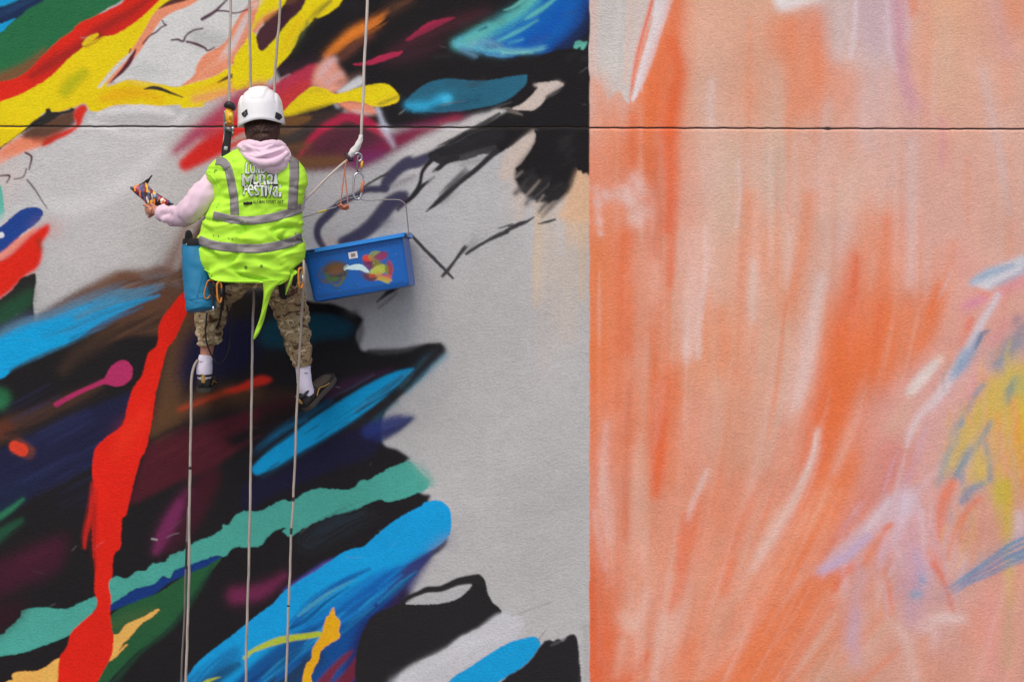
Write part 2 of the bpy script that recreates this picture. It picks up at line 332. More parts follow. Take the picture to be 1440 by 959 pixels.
    p(FL, [(970, 210), (1080, 215), (1200, 235), (1300, 280), (1390, 320), (1380, 355), (1330, 350), (1250, 305), (1100, 285), (970, 300)], (20, 18, 20), 2)
    b(FL, [(620, 110), (680, 100), (730, 110)], [50, 60, 40], (110, 108, 110), 4, .8)
    b(C1, [(900, 500), (1000, 400), (1150, 330), (1300, 300), (1438, 300)], [130, 110, 90, 80, 70], (88, 62, 40), 7, .9)
    b(FL, [(300, 900), (520, 880), (760, 850), (930, 860)], [120, 110, 90, 60], (64, 42, 32), 9, .8)
    b(FL, [(160, 940), (320, 880), (480, 820), (620, 790)], [20, 26, 26, 30], (172, 60, 34), 3.5, .85)
    p(FL, [(460, 820), (560, 780), (640, 735), (720, 712), (778, 735), (745, 765), (640, 790), (520, 822)], (200, 44, 30), 2)
    b(C1, [(860, 560), (960, 510), (1100, 470), (1260, 430)], [20, 40, 34, 14], (34, 28, 28), 4, .95)
    p(M2, [(0, 700), (60, 560), (110, 380), (180, 300), (320, 250), (480, 190), (640, 140), (800, 90), (900, 60), (860, 200), (650, 280), (760, 320), (640, 420), (560, 480), (420, 530), (300, 580), (160, 650), (60, 700)], (74, 26, 36), 3)
    p(M2, [(650, 288), (760, 220), (840, 170), (960, 60), (1150, 30), (1120, 130), (860, 330), (800, 360)], (30, 22, 24), 5)
    b(M2, [(900, 90), (1000, 40), (1130, 20)], [60, 70, 40], (56, 22, 28), 7, .8)
    p(M2, [(500, 500), (600, 460), (610, 560), (540, 720), (470, 830), (430, 880), (420, 640)], (62, 22, 34), 6)
    b(M2, [(230, 960), (270, 860), (330, 760), (400, 640)], [70, 80, 80, 40], (106, 36, 76), 6, .9)
    b(M2, [(330, 900), (380, 800), (430, 690)], [80, 60, 40], (64, 24, 40), 8, .7)
    # navy right of the ropes and blue lance
    p(C2, [(-60, 960), (-60, 800), (120, 740), (330, 600), (480, 520), (640, 460), (690, 590), (600, 670), (480, 700), (300, 780), (100, 860)], (28, 26, 50), 4)
    b(C2, [(640, 500), (720, 480), (800, 450), (880, 432)], [90, 100, 80, 20], (40, 52, 112), 4, .95)
    b(C2, [(700, 540), (800, 490), (870, 440)], [60, 40, 16], (34, 42, 92), 2.5, .9)
    b(C2, [(660, 400), (720, 370), (790, 340)], [70, 50, 20], (40, 110, 132), 6, .8)
    b(C2, [(840, 270), (900, 210), (980, 130), (1050, 80)], [40, 50, 60, 40], (80, 146, 168), 5, .85)
    b(C2, [(560, 440), (640, 400), (760, 330), (850, 250), (930, 160), (1040, 50)], [110, 90, 44, 36, 50, 60], (38, 34, 36), 3, 1)
    b(C2, [(400, 300), (520, 240), (640, 200), (760, 160)], [60, 50, 36, 14], (58, 32, 56), 4, .9, dry=.2)
    b(C2, [(420, 320), (560, 250), (660, 190)], [8, 10, 6], (66, 70, 92), 2, .8, dry=.3)
    b(C2, [(0, 620), (120, 530), (260, 440), (420, 350)], [30, 60, 70, 50], (22, 66, 92), 3, .9, dry=.3)
    b(C2, [(10, 720), (100, 660), (220, 580), (360, 490), (500, 400), (620, 320), (740, 240), (820, 190), (882, 158)], [60, 100, 110, 130, 130, 120, 90, 50, 8], (12, 150, 204), 1.5, 1, dry=.05, seed=4)
    b(C2, [(560, 390), (700, 290), (800, 215), (870, 165)], [16, 30, 24, 8], (60, 120, 150), 2, .6, dry=.3, seed=8)
    b(C2, [(640, 330), (740, 270), (820, 200)], [20, 24, 16], (40, 90, 120), 2.2, .85, dry=.3)
    b(C2, [(20, 600), (140, 510), (280, 440)], [16, 20, 14], (24, 100, 140), 2.2, .8, dry=.35)
    b(C2, [(40, 760), (180, 680), (330, 590), (480, 500), (600, 430)], [16, 18, 18, 16, 10], (26, 60, 84), 2, .8, dry=.2)
    # teal ribbon
    p(PX, [(-60, 905), (0, 893), (10, 885), (28, 868), (32, 858), (60, 858 - 4), (92, 856), (112, 848), (134, 839), (137, 848), (130, 862), (102, 890), (60, 908), (20, 920), (-60, 925)], TEAL, .7)
    p(PX, [(150, 822), (162, 810), (178, 813), (192, 803), (206, 802), (212, 794), (232, 789), (240, 780), (258, 774), (275, 762), (300, 752), (312, 744), (314, 738), (322, 738), (328, 728), (340, 720), (352, 719), (368, 718), (376, 714), (390, 706), (400, 703), (412, 704), (432, 692), (452, 687), (492, 688), (508, 676), (520, 674), (545, 660), (575, 648), (583, 656), (598, 670), (604, 678), (600, 688), (575, 698), (550, 705), (535, 703), (522, 706), (500, 717), (478, 722), (460, 728), (440, 736), (414, 752), (408, 755), (398, 748), (402, 742), (392, 744), (378, 754), (364, 768), (330, 770), (318, 782), (300, 782), (280, 790), (262, 796), (245, 802), (240, 813), (228, 810), (218, 820), (205, 825), (190, 828), (178, 836), (162, 846), (152, 848)], TEAL, .7, rough=.8)
    b(PX, [(580, 652), (598, 668), (607, 680)], [8, 14, 10], (100, 165, 152), 4, .7)
    p(PX, [(150, 856), (162, 846), (178, 836), (190, 828), (206, 824), (218, 820), (228, 811), (240, 814), (246, 802), (262, 796), (280, 789), (304, 782), (312, 784), (300, 795), (280, 802), (262, 808), (240, 818), (215, 836), (180, 850), (155, 859)], (20, 52, 116), .8)
    # green leaf
    p(PX, [(150, 875), (165, 858), (190, 846), (225, 832), (262, 808), (290, 796), (312, 784), (295, 806), (272, 838), (245, 875), (225, 893), (190, 920), (170, 940), (150, 962), (120, 1000), (90, 1000), (150, 900)], (36, 86, 52), 1)
    b(PX, [(300, 795), (275, 836), (240, 882), (200, 915), (160, 960)], [4, 8, 9, 8, 8], (30, 62, 46), 2, .8, dry=.2)
    b(PX, [(158, 880), (185, 868), (215, 858)], [14, 16, 8], (62, 92, 52), 5, .7)
    OCH = (238, 172, 86)
    p(PX, [(156, 896), (168, 890), (178, 878), (200, 868), (214, 860), (222, 856), (224, 858), (214, 868), (200, 876), (184, 895), (172, 906), (180, 906), (172, 914), (160, 926), (148, 930)], OCH, .6)
    b(PX, [(168, 914), (176, 906), (181, 904)], [1, 2, 1], (60, 70, 40), .6)
    p(PX, [(-10, 972), (10, 958), (18, 955), (17, 948), (26, 944), (50, 943), (64, 938), (84, 925), (94, 940), (70, 975), (0, 1000)], OCH, .6)
    b(PX, [(30, 955), (56, 952)], [10, 8], (200, 160, 80), 3, .6)
    for i in range(30):
        x, y = (i * 97 % 120), 560 + (i * 61 % 150)
        b(PX, [(x, y + 18), (x + 34, y), (x + 70, y - 20)], [1, 3 + i % 4, 1], ((46, 50, 92), (24, 24, 42), (36, 38, 70))[i % 3], 1.6, .4, dry=.3, seed=i)
    for i in range(20):
        x, y = 205 + (i * 47 % 120), 640 - (i * 29 % 55)
        b(PX, [(x, y + 14), (x + 24, y), (x + 52, y - 12)], [1, 4, 1], ((96, 36, 46), (52, 22, 30))[i % 2], 1.8, .35, dry=.3, seed=i)
    # red drip
    RED = (216, 34, 20)
    p(PX, [(222, 482), (224, 456), (240, 432), (258, 412), (280, 405), (263, 440), (252, 465), (243, 481), (236, 490), (230, 510), (218, 560), (214, 590), (206, 630), (198, 645), (188, 680), (180, 716), (177, 725), (171, 732), (170, 768), (162, 777), (159, 788), (158, 810), (153, 820), (156, 840), (155, 862), (157, 880), (160, 900), (156, 925), (148, 938), (134, 965), (110, 1005), (80, 1005), (82, 950), (84, 925), (95, 908), (100, 890), (118, 872), (134, 858), (137, 844), (133, 830), (134, 800), (130, 770), (130, 720), (132, 690), (130, 660), (134, 632), (150, 615), (172, 598), (180, 570), (188, 545), (200, 528), (206, 505), (210, 496)], RED, .8)
    b(PX, [(132, 680), (128, 720), (121, 750), (119, 770)], [6, 10, 8, 4], (196, 34, 24), 1.5, .9, dry=.25, grain=1.6)
    b(PX, [(135, 690), (132, 740), (133, 800)], [4, 8, 6], (120, 28, 24), 2, .7, dry=.35, grain=1.5)
    b(PX, [(205, 580), (180, 610), (165, 640)], [10, 20, 10], (226, 54, 30), 8, .5)
    # lower left dim strokes
    b(D1, [(-60, 60), (40, 0), (130, -70)], [40, 34, 16], (44, 120, 82), 2, .95)
    b(D1, [(-60, 180), (30, 110), (120, 50)], [60, 60, 30], (32, 78, 56), 3, .9, dry=.2)
    b(D1, [(-60, 20), (60, -60), (130, -110)], [50, 40, 20], (26, 40, 60), 4, .7)
    p(D1, [(-80, 320), (60, 250), (200, 180), (320, 140), (380, 130), (340, 300), (240, 370), (100, 420), (-80, 490)], (62, 24, 40), 8)
    b(D1, [(60, 330), (200, 260), (320, 200)], [40, 60, 40], (74, 28, 44), 6, .6, dry=.35)
    p(D1, [(-80, 560), (60, 500), (160, 520), (40, 650), (-80, 720)], (44, 22, 30), 8)
    b(D1, [(880, 220), (920, 140), (980, 30), (1010, -40)], [40, 70, 70, 50], (112, 40, 84), 4, .9)
    b(D1, [(960, 190), (1050, 90), (1100, -30)], [60, 60, 50], (64, 26, 40), 8, .8)
    b(PX, [(214, 758), (221, 759)], 2, (170, 170, 172), .8, .8)
    # ---- lower middle: big blue feather
    b(D2, [(-110, 470), (-20, 460), (60, 430), (160, 360)], [90, 80, 70, 30], (112, 38, 76), 6, .9)
    b(D2, [(300, 160), (480, 60), (600, 10)], [90, 110, 60], (40, 50, 60), 10, .8, dry=.3)
    p(D2, [(150, 440), (280, 350), (380, 285), (440, 260), (400, 310), (300, 380), (200, 430)], (84, 78, 160), 2)
    BL = (18, 152, 212)
    p(PX, [(250, 975), (268, 945), (285, 925), (318, 900), (358, 868), (382, 850), (396, 835), (412, 822), (448, 800), (470, 785), (482, 777), (500, 771), (512, 768), (530, 752), (545, 740), (552, 734), (572, 722), (592, 712), (598, 706), (618, 704), (630, 712), (634, 722), (635, 738), (632, 752), (624, 762), (604, 776), (582, 790), (560, 800), (540, 820), (500, 855), (470, 890), (420, 940), (380, 1010), (230, 1010)], BL, .8)
    BD = (16, 74, 140)
    p(PX, [(300, 1010), (340, 950), (400, 905), (440, 870), (480, 840), (520, 812), (560, 800), (604, 776), (616, 768), (600, 785), (585, 805), (570, 830), (562, 850), (530, 880), (505, 920), (490, 1010)], BD, 3)
    b(PX, [(600, 785), (580, 806), (562, 832), (540, 860)], [14, 26, 30, 20], (52, 54, 106), 5, .9)
    b(PX, [(608, 772), (625, 762), (632, 756)], [6, 14, 6], (120, 120, 150), 6, .5)
    b(PX, [(560, 800), (520, 830), (480, 866), (440, 905)], [8, 18, 24, 20], (16, 96, 170), 3, .9, dry=.15, grain=3)
    b(PX, [(545, 800), (500, 830), (450, 868), (400, 900)], [6, 12, 14, 12], (18, 126, 196), 2.5, .9, dry=.2)
    b(PX, [(520, 800), (480, 820), (440, 848), (410, 880)], [3, 10, 14, 10], (20, 90, 160), 1.6, .9, dry=.15)
    b(PX, [(500, 815), (470, 830), (440, 850), (420, 866)], [2, 5, 7, 4], (70, 156, 190), 1.2, .85, dry=.2)
    b(PX, [(490, 826), (460, 846), (430, 872), (408, 884)], [2, 4, 6, 3], (14, 70, 130), 1.2, .85, dry=.2)
    b(PX, [(500, 850), (470, 880), (430, 915), (390, 950)], [10, 18, 20, 16], (20, 110, 184), 2.4, .9, dry=.25)
    b(PX, [(440, 890), (400, 920), (360, 960), (330, 1000)], [20, 34, 40, 40], (20, 84, 146), 4, .9, dry=.1)
    b(PX, [(440, 925), (410, 945), (380, 990)], [30, 44, 50], (32, 56, 82), 7, .9)
    b(PX, [(330, 920), (300, 945), (270, 975)], [20, 30, 40], (24, 104, 160), 4, .8, dry=.2)
    b(PX, [(335, 935), (310, 950), (285, 968)], [10, 16, 18], (22, 62, 100), 3, .8, dry=.15)
    b(PX, [(545, 850), (520, 895), (505, 950), (500, 1000)], [30, 40, 44, 50], (28, 40, 96), 5, .95)
    b(PX, [(568, 838), (550, 880), (530, 930), (520, 1000)], [20, 34, 36, 40], (44, 30, 56), 5, .95)
    b(PX, [(455, 960), (470, 940), (485, 925), (496, 915)], [16, 10, 8, 2], (118, 36, 40), 1.6, .9)
    b(PX, [(478, 965), (495, 945), (512, 915), (524, 885)], [20, 16, 10, 3], (108, 34, 44), 2, .9)
    for i in range(34):
        t = i / 33.0; x = 585 - 205 * t + (i * 53 % 23); y = 792 + 150 * t + (i * 31 % 17) - 8
        cc = ((18, 126, 196), (16, 74, 140), (40, 160, 212), (14, 56, 110), (20, 100, 176))[i % 5]
        b(PX, [(x, y), (x - 26, y + 20), (x - 54, y + 44)], [1, 4 + i % 4, 1.5], cc, 1.5, .7, dry=.2, seed=i)
    YG = (176, 190, 38)
    b(PX, [(350, 918), (372, 908), (395, 900), (420, 896), (450, 892)], [4, 8, 10, 9, 8], YG, 1.2, .95, dry=.08)
    b(PX, [(280, 968), (292, 958), (310, 952)], [8, 5, 1], YG, 1, .9)
    b(PX, [(345, 925), (354, 918)], [6, 3], YG, 1.2, .9)
    p(PX, [(469, 854), (472, 866), (478, 872), (478, 880), (477, 888), (479, 893), (476, 898), (464, 905), (455, 912), (450, 918), (449, 926), (442, 940), (438, 950), (440, 965), (436, 990), (422, 990), (425, 960), (430, 936), (438, 926), (440, 912), (452, 892), (458, 870), (463, 864)], (246, 166, 24), .7)
    # ---- black mask shape, pale ribbon, lower right of the left mural
    p(PX, [(520, 870), (560, 850), (568, 846), (600, 850), (640, 843), (664, 820), (672, 812), (681, 813), (686, 832), (692, 845), (703, 855), (705, 862), (692, 872), (672, 884), (645, 898), (625, 914), (600, 926), (578, 936), (560, 956), (550, 1010), (510, 1010), (500, 930)], (35, 33, 35), .9)
    b(PX, [(563, 851), (572, 842), (590, 834), (602, 829), (620, 828), (645, 818), (672, 814)], [4, 6, 7, 9, 9, 11, 14], (38, 37, 38), 1.2)
    p(PX, [(571, 849), (585, 842), (602, 836), (620, 835), (645, 828), (664, 822), (656, 832), (642, 842), (620, 847), (595, 850)], (172, 172, 173), .8)
    p(PX, [(545, 1010), (556, 960), (575, 938), (600, 926), (625, 914), (645, 898), (672, 884), (705, 862), (735, 872), (725, 900), (700, 912), (662, 936), (630, 960), (610, 1010)], (187, 187, 191), 2.2)
    b(PX, [(560, 965), (600, 938), (650, 912), (690, 892)], [24, 18, 14, 8], (196, 196, 201), 4, .7)
    p(PX, [(610, 1010), (632, 958), (660, 938), (690, 918), (712, 905), (730, 899), (750, 895), (757, 898), (760, 906), (752, 920), (735, 938), (712, 952), (690, 970), (670, 1010)], (18, 150, 206), .7)
    p(PX, [(680, 1010), (706, 958), (735, 938), (752, 920), (762, 905), (772, 899), (779, 901), (786, 898), (792, 902), (798, 894), (808, 892), (813, 902), (815, 925), (818, 960), (820, 1010)], (35, 33, 36), 1.1)
    b(PX, [(756, 902), (765, 890), (768, 886)], [1.5, 1.5, 1], (110, 110, 112), .8, .8)
    b(PX, [(776, 907), (786, 903), (796, 898)], [3, 4, 3], (80, 80, 84), 1.2, .7)
    b(PX, [(720, 866), (750, 856), (775, 847)], 1.2, (128, 128, 130), .6, .8)

    # ================= upper middle
    p(PX, [(350, -60), (400, -60), (860, -60), (860, 300), (829, 250), (812, 240), (805, 262), (795, 275), (770, 285), (745, 280), (730, 265), (722, 240), (735, 215), (752, 195), (740, 190), (600, 220), (540, 200), (480, 210), (430, 235), (405, 240), (395, 180), (400, 140)], BLK, 1.6)
    b(FY, [(60, 300), (200, 120), (300, 0)], [180, 180, 120], (66, 34, 46), 6, .9)
    b(FY, [(100, 40), (180, 0), (240, -40)], [40, 60, 40], (130, 84, 60), 4, .6)
    b(FY, [(20, 800), (250, 780), (420, 700)], [90, 90, 70], (60, 38, 50), 9, .8)
    b(FY, [(500, 40), (650, 60), (900, 60)], [60, 60, 60], (40, 40, 42), 8, .5)
    # yellow right of the helmet ropes
    p(A2, [(-60, 240), (-32, 190), (-10, 120), (10, 60), (50, -60), (190, -60), (150, 40), (120, 60), (60, 90), (0, 150), (-20, 180), (5, 200), (0, 260), (30, 290), (70, 260), (130, 190), (200, 110), (260, 50), (320, -60), (500, -60), (470, 30), (420, 70), (350, 105), (330, 100), (300, 140), (250, 190), (220, 260), (180, 320), (120, 380), (90, 440), (0, 480), (-120, 500), (-120, 330)], (228, 204, 16), 1.1)
    b(FY, [(360, 260), (440, 170), (520, 90), (600, 20)], [50, 60, 50, 40], (96, 96, 42), 3, .85, dry=.3)
    b(FY, [(160, 560), (260, 420), (340, 280)], [30, 40, 40], (96, 110, 60), 4, .7, dry=.3)
    b(FY, [(60, 600), (140, 400), (260, 220)], [50, 60, 50], (234, 176, 20), 4, .6)
    b(A2, [(10, 140), (60, 100), (110, 65)], [30, 30, 20], (236, 150, 90), 3, .8)
    b(A2, [(-10, 40), (20, 10), (40, -40)], [30, 20, 20], (222, 200, 190), 3, .8)
    p(A2, [(5, 195), (40, 150), (110, 95), (130, 90), (130, 180), (70, 262), (32, 288), (8, 262)], (72, 42, 48), 1)
    # orange plume
    b(FY, [(560, 640), (700, 520), (850, 400), (1000, 320), (1150, 230), (1290, 130), (1400, 60), (1500, -20)], [60, 90, 125, 120, 105, 80, 60, 40], (216, 122, 46), 4, .95, dry=.12, ends=(0, .5), grain=3)
    b(FY, [(720, 660), (820, 580), (930, 490), (1060, 410)], [50, 70, 60, 30], (116, 68, 56), 4.5, .75, dry=.15)
    b(FY, [(1250, 130), (1380, 60), (1500, 0)], [70, 60, 50], (120, 78, 52), 6, .6, dry=.2)
    b(FY, [(600, 570), (750, 450), (880, 360), (960, 300)], [16, 34, 40, 30], (222, 128, 38), 4, .8)
    # pink plume with crimson left of it
    p(A2, [(60, 500), (110, 470), (200, 420), (300, 370), (345, 362), (345, 400), (325, 470), (290, 510), (200, 590), (140, 650), (80, 680), (0, 600)], (178, 52, 76), 1.8)
    b(A2, [(120, 640), (180, 560), (280, 480)], [60, 90, 50], (196, 56, 52), 5, .85)
    b(A2, [(110, 465), (150, 442), (190, 422)], [10, 8, 4], (190, 150, 160), 1.5, .7)
    b(A2, [(-10, 490), (40, 482), (80, 486)], [30, 24, 16], (196, 140, 150), 4, .8)
    p(A2, [(330, 400), (370, 350), (410, 322), (445, 330), (460, 370), (500, 430), (520, 460), (470, 510), (420, 530), (350, 500), (318, 482)], (222, 152, 132), 3)
    b(A2, [(360, 430), (400, 370), (440, 340)], [30, 40, 30], (210, 180, 182), 3, .7)
    b(A2, [(400, 470), (450, 430), (480, 420)], [30, 30, 20], (206, 170, 168), 3, .7)
    p(A2, [(455, 520), (520, 470), (580, 430), (605, 440), (605, 470), (580, 490), (500, 520)], (200, 202, 206), 1.5)
    b(A2, [(470, 470), (540, 440), (590, 420)], [20, 24, 16], (110, 84, 78), 4, .6)
    b(A2, [(440, 585), (480, 620), (520, 640)], [16, 24, 20], (190, 192, 200), 2, .8)
    p(A2, [(460, 585), (520, 572), (600, 580), (660, 600), (690, 640), (700, 700), (640, 690), (560, 650)], (228, 140, 112), 2)
    b(A2, [(560, 640), (640, 670), (720, 700)], [40, 46, 30], (204, 190, 192), 3, .85)
    b(A2, [(680, 610), (705, 680), (735, 740), (770, 820)], [16, 30, 30, 10], (180, 184, 200), 2.5, .85)
    b(A2, [(500, 240), (640, 90), (660, 40)], 1, BLK, .5, 0)
    p(A2, [(130, 660), (200, 580), (290, 505), (330, 488), (400, 505), (440, 530), (510, 515), (600, 488), (680, 475), (735, 475), (770, 498), (805, 540), (800, 570), (760, 590), (700, 602), (650, 598), (600, 580), (520, 572), (430, 590), (350, 620), (250, 648), (160, 662)], (228, 202, 22), .9)
    b(A2, [(690, 590), (740, 572), (800, 545)], [10, 14, 10], (110, 104, 40), 2.5, .8)
    b(A2, [(300, 520), (340, 510), (380, 520)], [10, 16, 10], (180, 160, 40), 3, .7)
    # crimson blades in the black
    p(A2, [(840, 225), (900, 180), (960, 135), (1030, 112), (1120, 100), (1060, 135), (990, 170), (900, 215), (860, 232)], (168, 40, 76), 1)
    b(A2, [(760, 300), (900, 230), (1050, 160), (1200, 100), (1300, 70)], [30, 60, 60, 50, 20], (74, 36, 46), 7, .8)
    b(A2, [(740, 350), (900, 310), (1040, 250)], [30, 60, 30], (64, 36, 46), 8, .7)
    p(A2, [(548, 362), (600, 355), (650, 335), (700, 315), (760, 300), (825, 290), (800, 318), (740, 338), (660, 364), (600, 370), (552, 370)], (170, 42, 76), .8)
    b(A2, [(430, 600), (300, 640), (180, 700)], [30, 40, 30], BLK, 3, .8)
    # teal blade with light dab
    p(A2, [(838, 580), (880, 530), (930, 490), (1000, 458), (1080, 445), (1200, 455), (1300, 455), (1438, 432), (1520, 424), (1530, 440), (1515, 480), (1460, 530), (1380, 580), (1280, 605), (1150, 625), (1020, 635), (930, 628), (880, 638), (875, 610)], (40, 98, 122), 1)
    b(A2, [(860, 600), (920, 600), (980, 590), (1040, 560), (1075, 560)], [30, 50, 40, 50, 54], (48, 162, 204), 4.5, .95)
    b(A2, [(850, 590), (900, 600)], [14, 30], (48, 152, 190), 3, .8)
    b(A2, [(1065, 565), (1078, 560)], 40, (72, 186, 222), 3, .8)
    b(A2, [(1040, 595), (1100, 582), (1180, 572)], [4, 5, 3], (130, 110, 100), 1, .7)
    b(A2, [(1000, 615), (1100, 600), (1250, 560)], [16, 24, 20], (30, 76, 100), 4, .7)
    # blue wing top right
    p(FZ, [(138, 430), (165, 375), (250, 335), (340, 290), (440, 235), (560, 175), (700, 110), (830, 30), (900, -60), (1420, -60), (1400, 120), (1360, 230), (1270, 330), (1150, 430), (1050, 490), (950, 515), (800, 520), (680, 545), (560, 545), (440, 525), (330, 492), (220, 480), (150, 460)], (16, 96, 178), 2.2)
    b(FZ, [(1390, -40), (1370, 120), (1290, 280), (1180, 400), (1060, 480)], [110, 110, 120, 110, 60], (22, 66, 138), 8, .85)
    b(FZ, [(1420, 60), (1380, 220), (1260, 370), (1120, 480)], [50, 50, 50, 40], (30, 36, 56), 6, .8)
    b(FZ, [(1180, 60), (1080, 240), (900, 380), (740, 450)], [40, 90, 90, 40], (14, 84, 176), 5, .8)
    b(FZ, [(170, 430), (300, 370), (450, 300), (620, 210), (780, 110), (900, 0)], [90, 120, 140, 150, 140, 120], (92, 184, 172), 4, .92, dry=.1, grain=5)
    b(FZ, [(150, 430), (260, 450), (420, 480), (600, 510)], [60, 60, 60, 50], (92, 176, 190), 4, .9)
    b(FZ, [(300, 430), (440, 410), (560, 440)], [50, 60, 40], (130, 186, 190), 6, .6)
    b(FZ, [(380, 400), (560, 300), (740, 200), (900, 80), (980, 0)], [20, 40, 40, 40, 30], (40, 140, 190), 3, .75, dry=.35, grain=3)
    b(FZ, [(560, 400), (700, 330), (830, 230), (930, 150)], [20, 40, 40, 30], (30, 120, 190), 3, .8, dry=.3, grain=3)
    b(FZ, [(820, 190), (900, 140), (1000, 75), (1110, -10)], [20, 44, 40, 20], (92, 184, 178), 1.6, .95)
    b(FZ, [(560, 400), (700, 330), (800, 280), (930, 205)], [20, 36, 24, 10], (92, 184, 182), 1.8, .9, dry=.15)
    b(FZ, [(660, 420), (740, 400), (790, 385)], [14, 18, 8], (88, 176, 190), 2, .8, dry=.2)
    b(FZ, [(560, 480), (700, 490), (840, 495), (980, 470), (1100, 420)], [20, 30, 34, 36, 20], (104, 176, 186), 3, .9, ends=(0, .3))
    b(FZ, [(600, 515), (740, 515), (880, 508)], [22, 22, 12], (120, 194, 180), 1.6, .9)
    b(FZ, [(440, 530), (580, 548), (690, 545)], [8, 12, 6], (92, 160, 200), 1.5, .9)
    b(FZ, [(200, 485), (280, 520), (350, 555), (405, 590)], [30, 40, 26, 6], (96, 140, 170), 3, .85, ends=(0, .4))
    b(FZ, [(500, 190), (620, 120), (740, 60)], [30, 40, 30], (24, 44, 72), 5, .7)
    b(FZ, [(610, 105), (680, 85), (750, 40), (810, -10)], [8, 22, 30, 34], (96, 176, 168), 1.2, .95)
    b(FZ, [(370, 300), (440, 270)], [8, 20], (24, 60, 90), 1.5, .9)
    p(FZ, [(1280, 490), (1285, 440), (1300, 405), (1340, 395), (1370, 410), (1410, 402), (1400, 440), (1370, 490), (1345, 490), (1350, 460), (1325, 465), (1305, 500)], (96, 184, 166), 1)
    b(FZ, [(1180, 740), (1200, 725), (1250, 722)], 8, (80, 78, 80), 1.5, .6)
    b(FZ, [(950, 565), (965, 570)], 8, (90, 88, 90), 1, .7)
    # crimson haze over grey, left of the wing
    p(PX, [(395, 185), (440, 190), (480, 178), (560, 182), (600, 178), (640, 170), (700, 160), (705, 200), (600, 250), (520, 290), (440, 300), (400, 260)], (176, 175, 176), 3, op=1)
    p(PX, [(560, 215), (610, 190), (660, 172), (700, 160), (705, 185), (600, 240), (560, 250)], (190, 188, 188), 4)
    b(A2, [(100, 760), (200, 740), (300, 720), (480, 620)], [60, 60, 40, 30], (40, 36, 36), 2.5, 1)
    p(A2, [(100, 700), (180, 690), (360, 640), (520, 660), (700, 640), (900, 640), (940, 660), (760, 700), (600, 720), (300, 760), (180, 790), (90, 790)], BLK, 2.5)
    p(A2, [(90, 700), (420, 620), (620, 700), (760, 790), (640, 880), (480, 910), (260, 930), (180, 880), (90, 900)], (58, 46, 44), 4)
    p(A2, [(240, 900), (290, 830), (360, 760), (440, 720), (600, 730), (740, 760), (800, 790), (720, 860), (560, 930), (400, 960), (240, 950)], (92, 42, 58), 5)
    p(A2, [(700, 790), (800, 740), (950, 690), (1100, 655), (1210, 662), (1200, 685), (1080, 690), (960, 740), (820, 830), (700, 890), (600, 940), (540, 960), (560, 880)], (112, 36, 74), 5)
    b(A2, [(700, 840), (860, 770), (1020, 715)], [50, 44, 24], (128, 32, 58), 5, .8)
    b(A2, [(1040, 690), (1130, 668), (1200, 672)], [24, 24, 16], (150, 44, 66), 3, .85, ends=(0, .4))
    b(A2, [(560, 920), (620, 900), (700, 870)], [50, 60, 40], (118, 48, 98), 6, .8)
    b(A2, [(240, 890), (290, 810), (360, 740), (440, 690), (520, 660), (600, 680), (680, 730), (740, 775)], [14, 30, 40, 44, 50, 60, 50, 20], (172, 36, 70), 2.4, .95)
    b(A2, [(390, 860), (480, 790), (560, 760), (640, 790)], [60, 80, 80, 50], (70, 40, 50), 8, .7)
    b(A2, [(700, 720), (745, 770), (775, 825)], [14, 30, 16], (186, 180, 196), 3, .8)
    b(A2, [(690, 620), (712, 690), (740, 745)], [12, 26, 24], (186, 190, 206), 2.4, .85)
    b(A2, [(100, 870), (200, 840), (290, 820)], [60, 60, 30], (104, 74, 50), 5, .9)
    p(A2, [(100, 700), (150, 660), (240, 655), (310, 652), (300, 680), (240, 705), (140, 715)], (110, 76, 44), 1.5)
    b(A2, [(240, 920), (360, 915), (480, 905)], [80, 70, 50], (110, 76, 48), 5, .95)
    b(A2, [(120, 740), (180, 745), (240, 720)], [30, 40, 20], (112, 84, 62), 4, .8)
    b(A2, [(160, 800), (220, 770), (300, 730)], [30, 34, 16], (60, 60, 60), 4, .8)
    # grey-violet tubes and twigs round the tub
    VI = (62, 60, 82)
    b(FX, [(900, -40), (800, 30), (700, 60), (620, 120), (560, 190), (540, 240)], [110, 110, 100, 90, 90, 70], VI, 1.6)
    b(FX, [(550, 245), (470, 250), (400, 255), (320, 300), (220, 350), (130, 430), (60, 500), (35, 560), (45, 620), (80, 680)], [50, 56, 50, 50, 56, 66, 64, 56, 54, 50], VI, 1.5)
    b(FX, [(690, 290), (640, 320), (570, 370), (500, 460), (420, 540), (330, 600), (220, 640)], [60, 110, 120, 120, 110, 100, 70], VI, 2)
    b(FX, [(700, 330), (640, 400)], [60, 30], (66, 56, 76), 1.6)
    b(FX, [(600, 230), (700, 180), (760, 150)], [30, 40, 20], (136, 134, 136), 3, .8)
    b(FX, [(540, 520), (590, 480)], [40, 20], (130, 130, 134), 4, .7)
    b(FX, [(360, 250), (450, 190), (560, 130)], [12, 16, 14], (46, 44, 48), 1)
    b(FX, [(100, 640), (140, 630), (170, 640)], [10, 16, 10], (200, 160, 140), 4, .7)
    # ---- black feathered wing (over the joint)
    p(FW, [(1030, -200), (1450, -200), (1450, 690), (1420, 660), (1385, 660), (1350, 640), (1330, 680), (1290, 760), (1230, 800), (1170, 850), (1100, 830), (1060, 760), (1010, 690), (950, 660), (930, 640), (880, 632), (980, 500), (1026, 400), (1020, 338), (940, 390), (850, 460), (740, 520), (640, 520), (520, 560), (420, 575), (300, 590), (232, 540), (240, 510), (380, 430), (520, 340), (660, 260), (760, 215), (860, 178), (950, 60)], BLK, 1)
    b(FW, [(760, 205), (820, 190), (930, 225)], [6, 40, 10], (120, 112, 106), 1.25, .85, dry=.3)
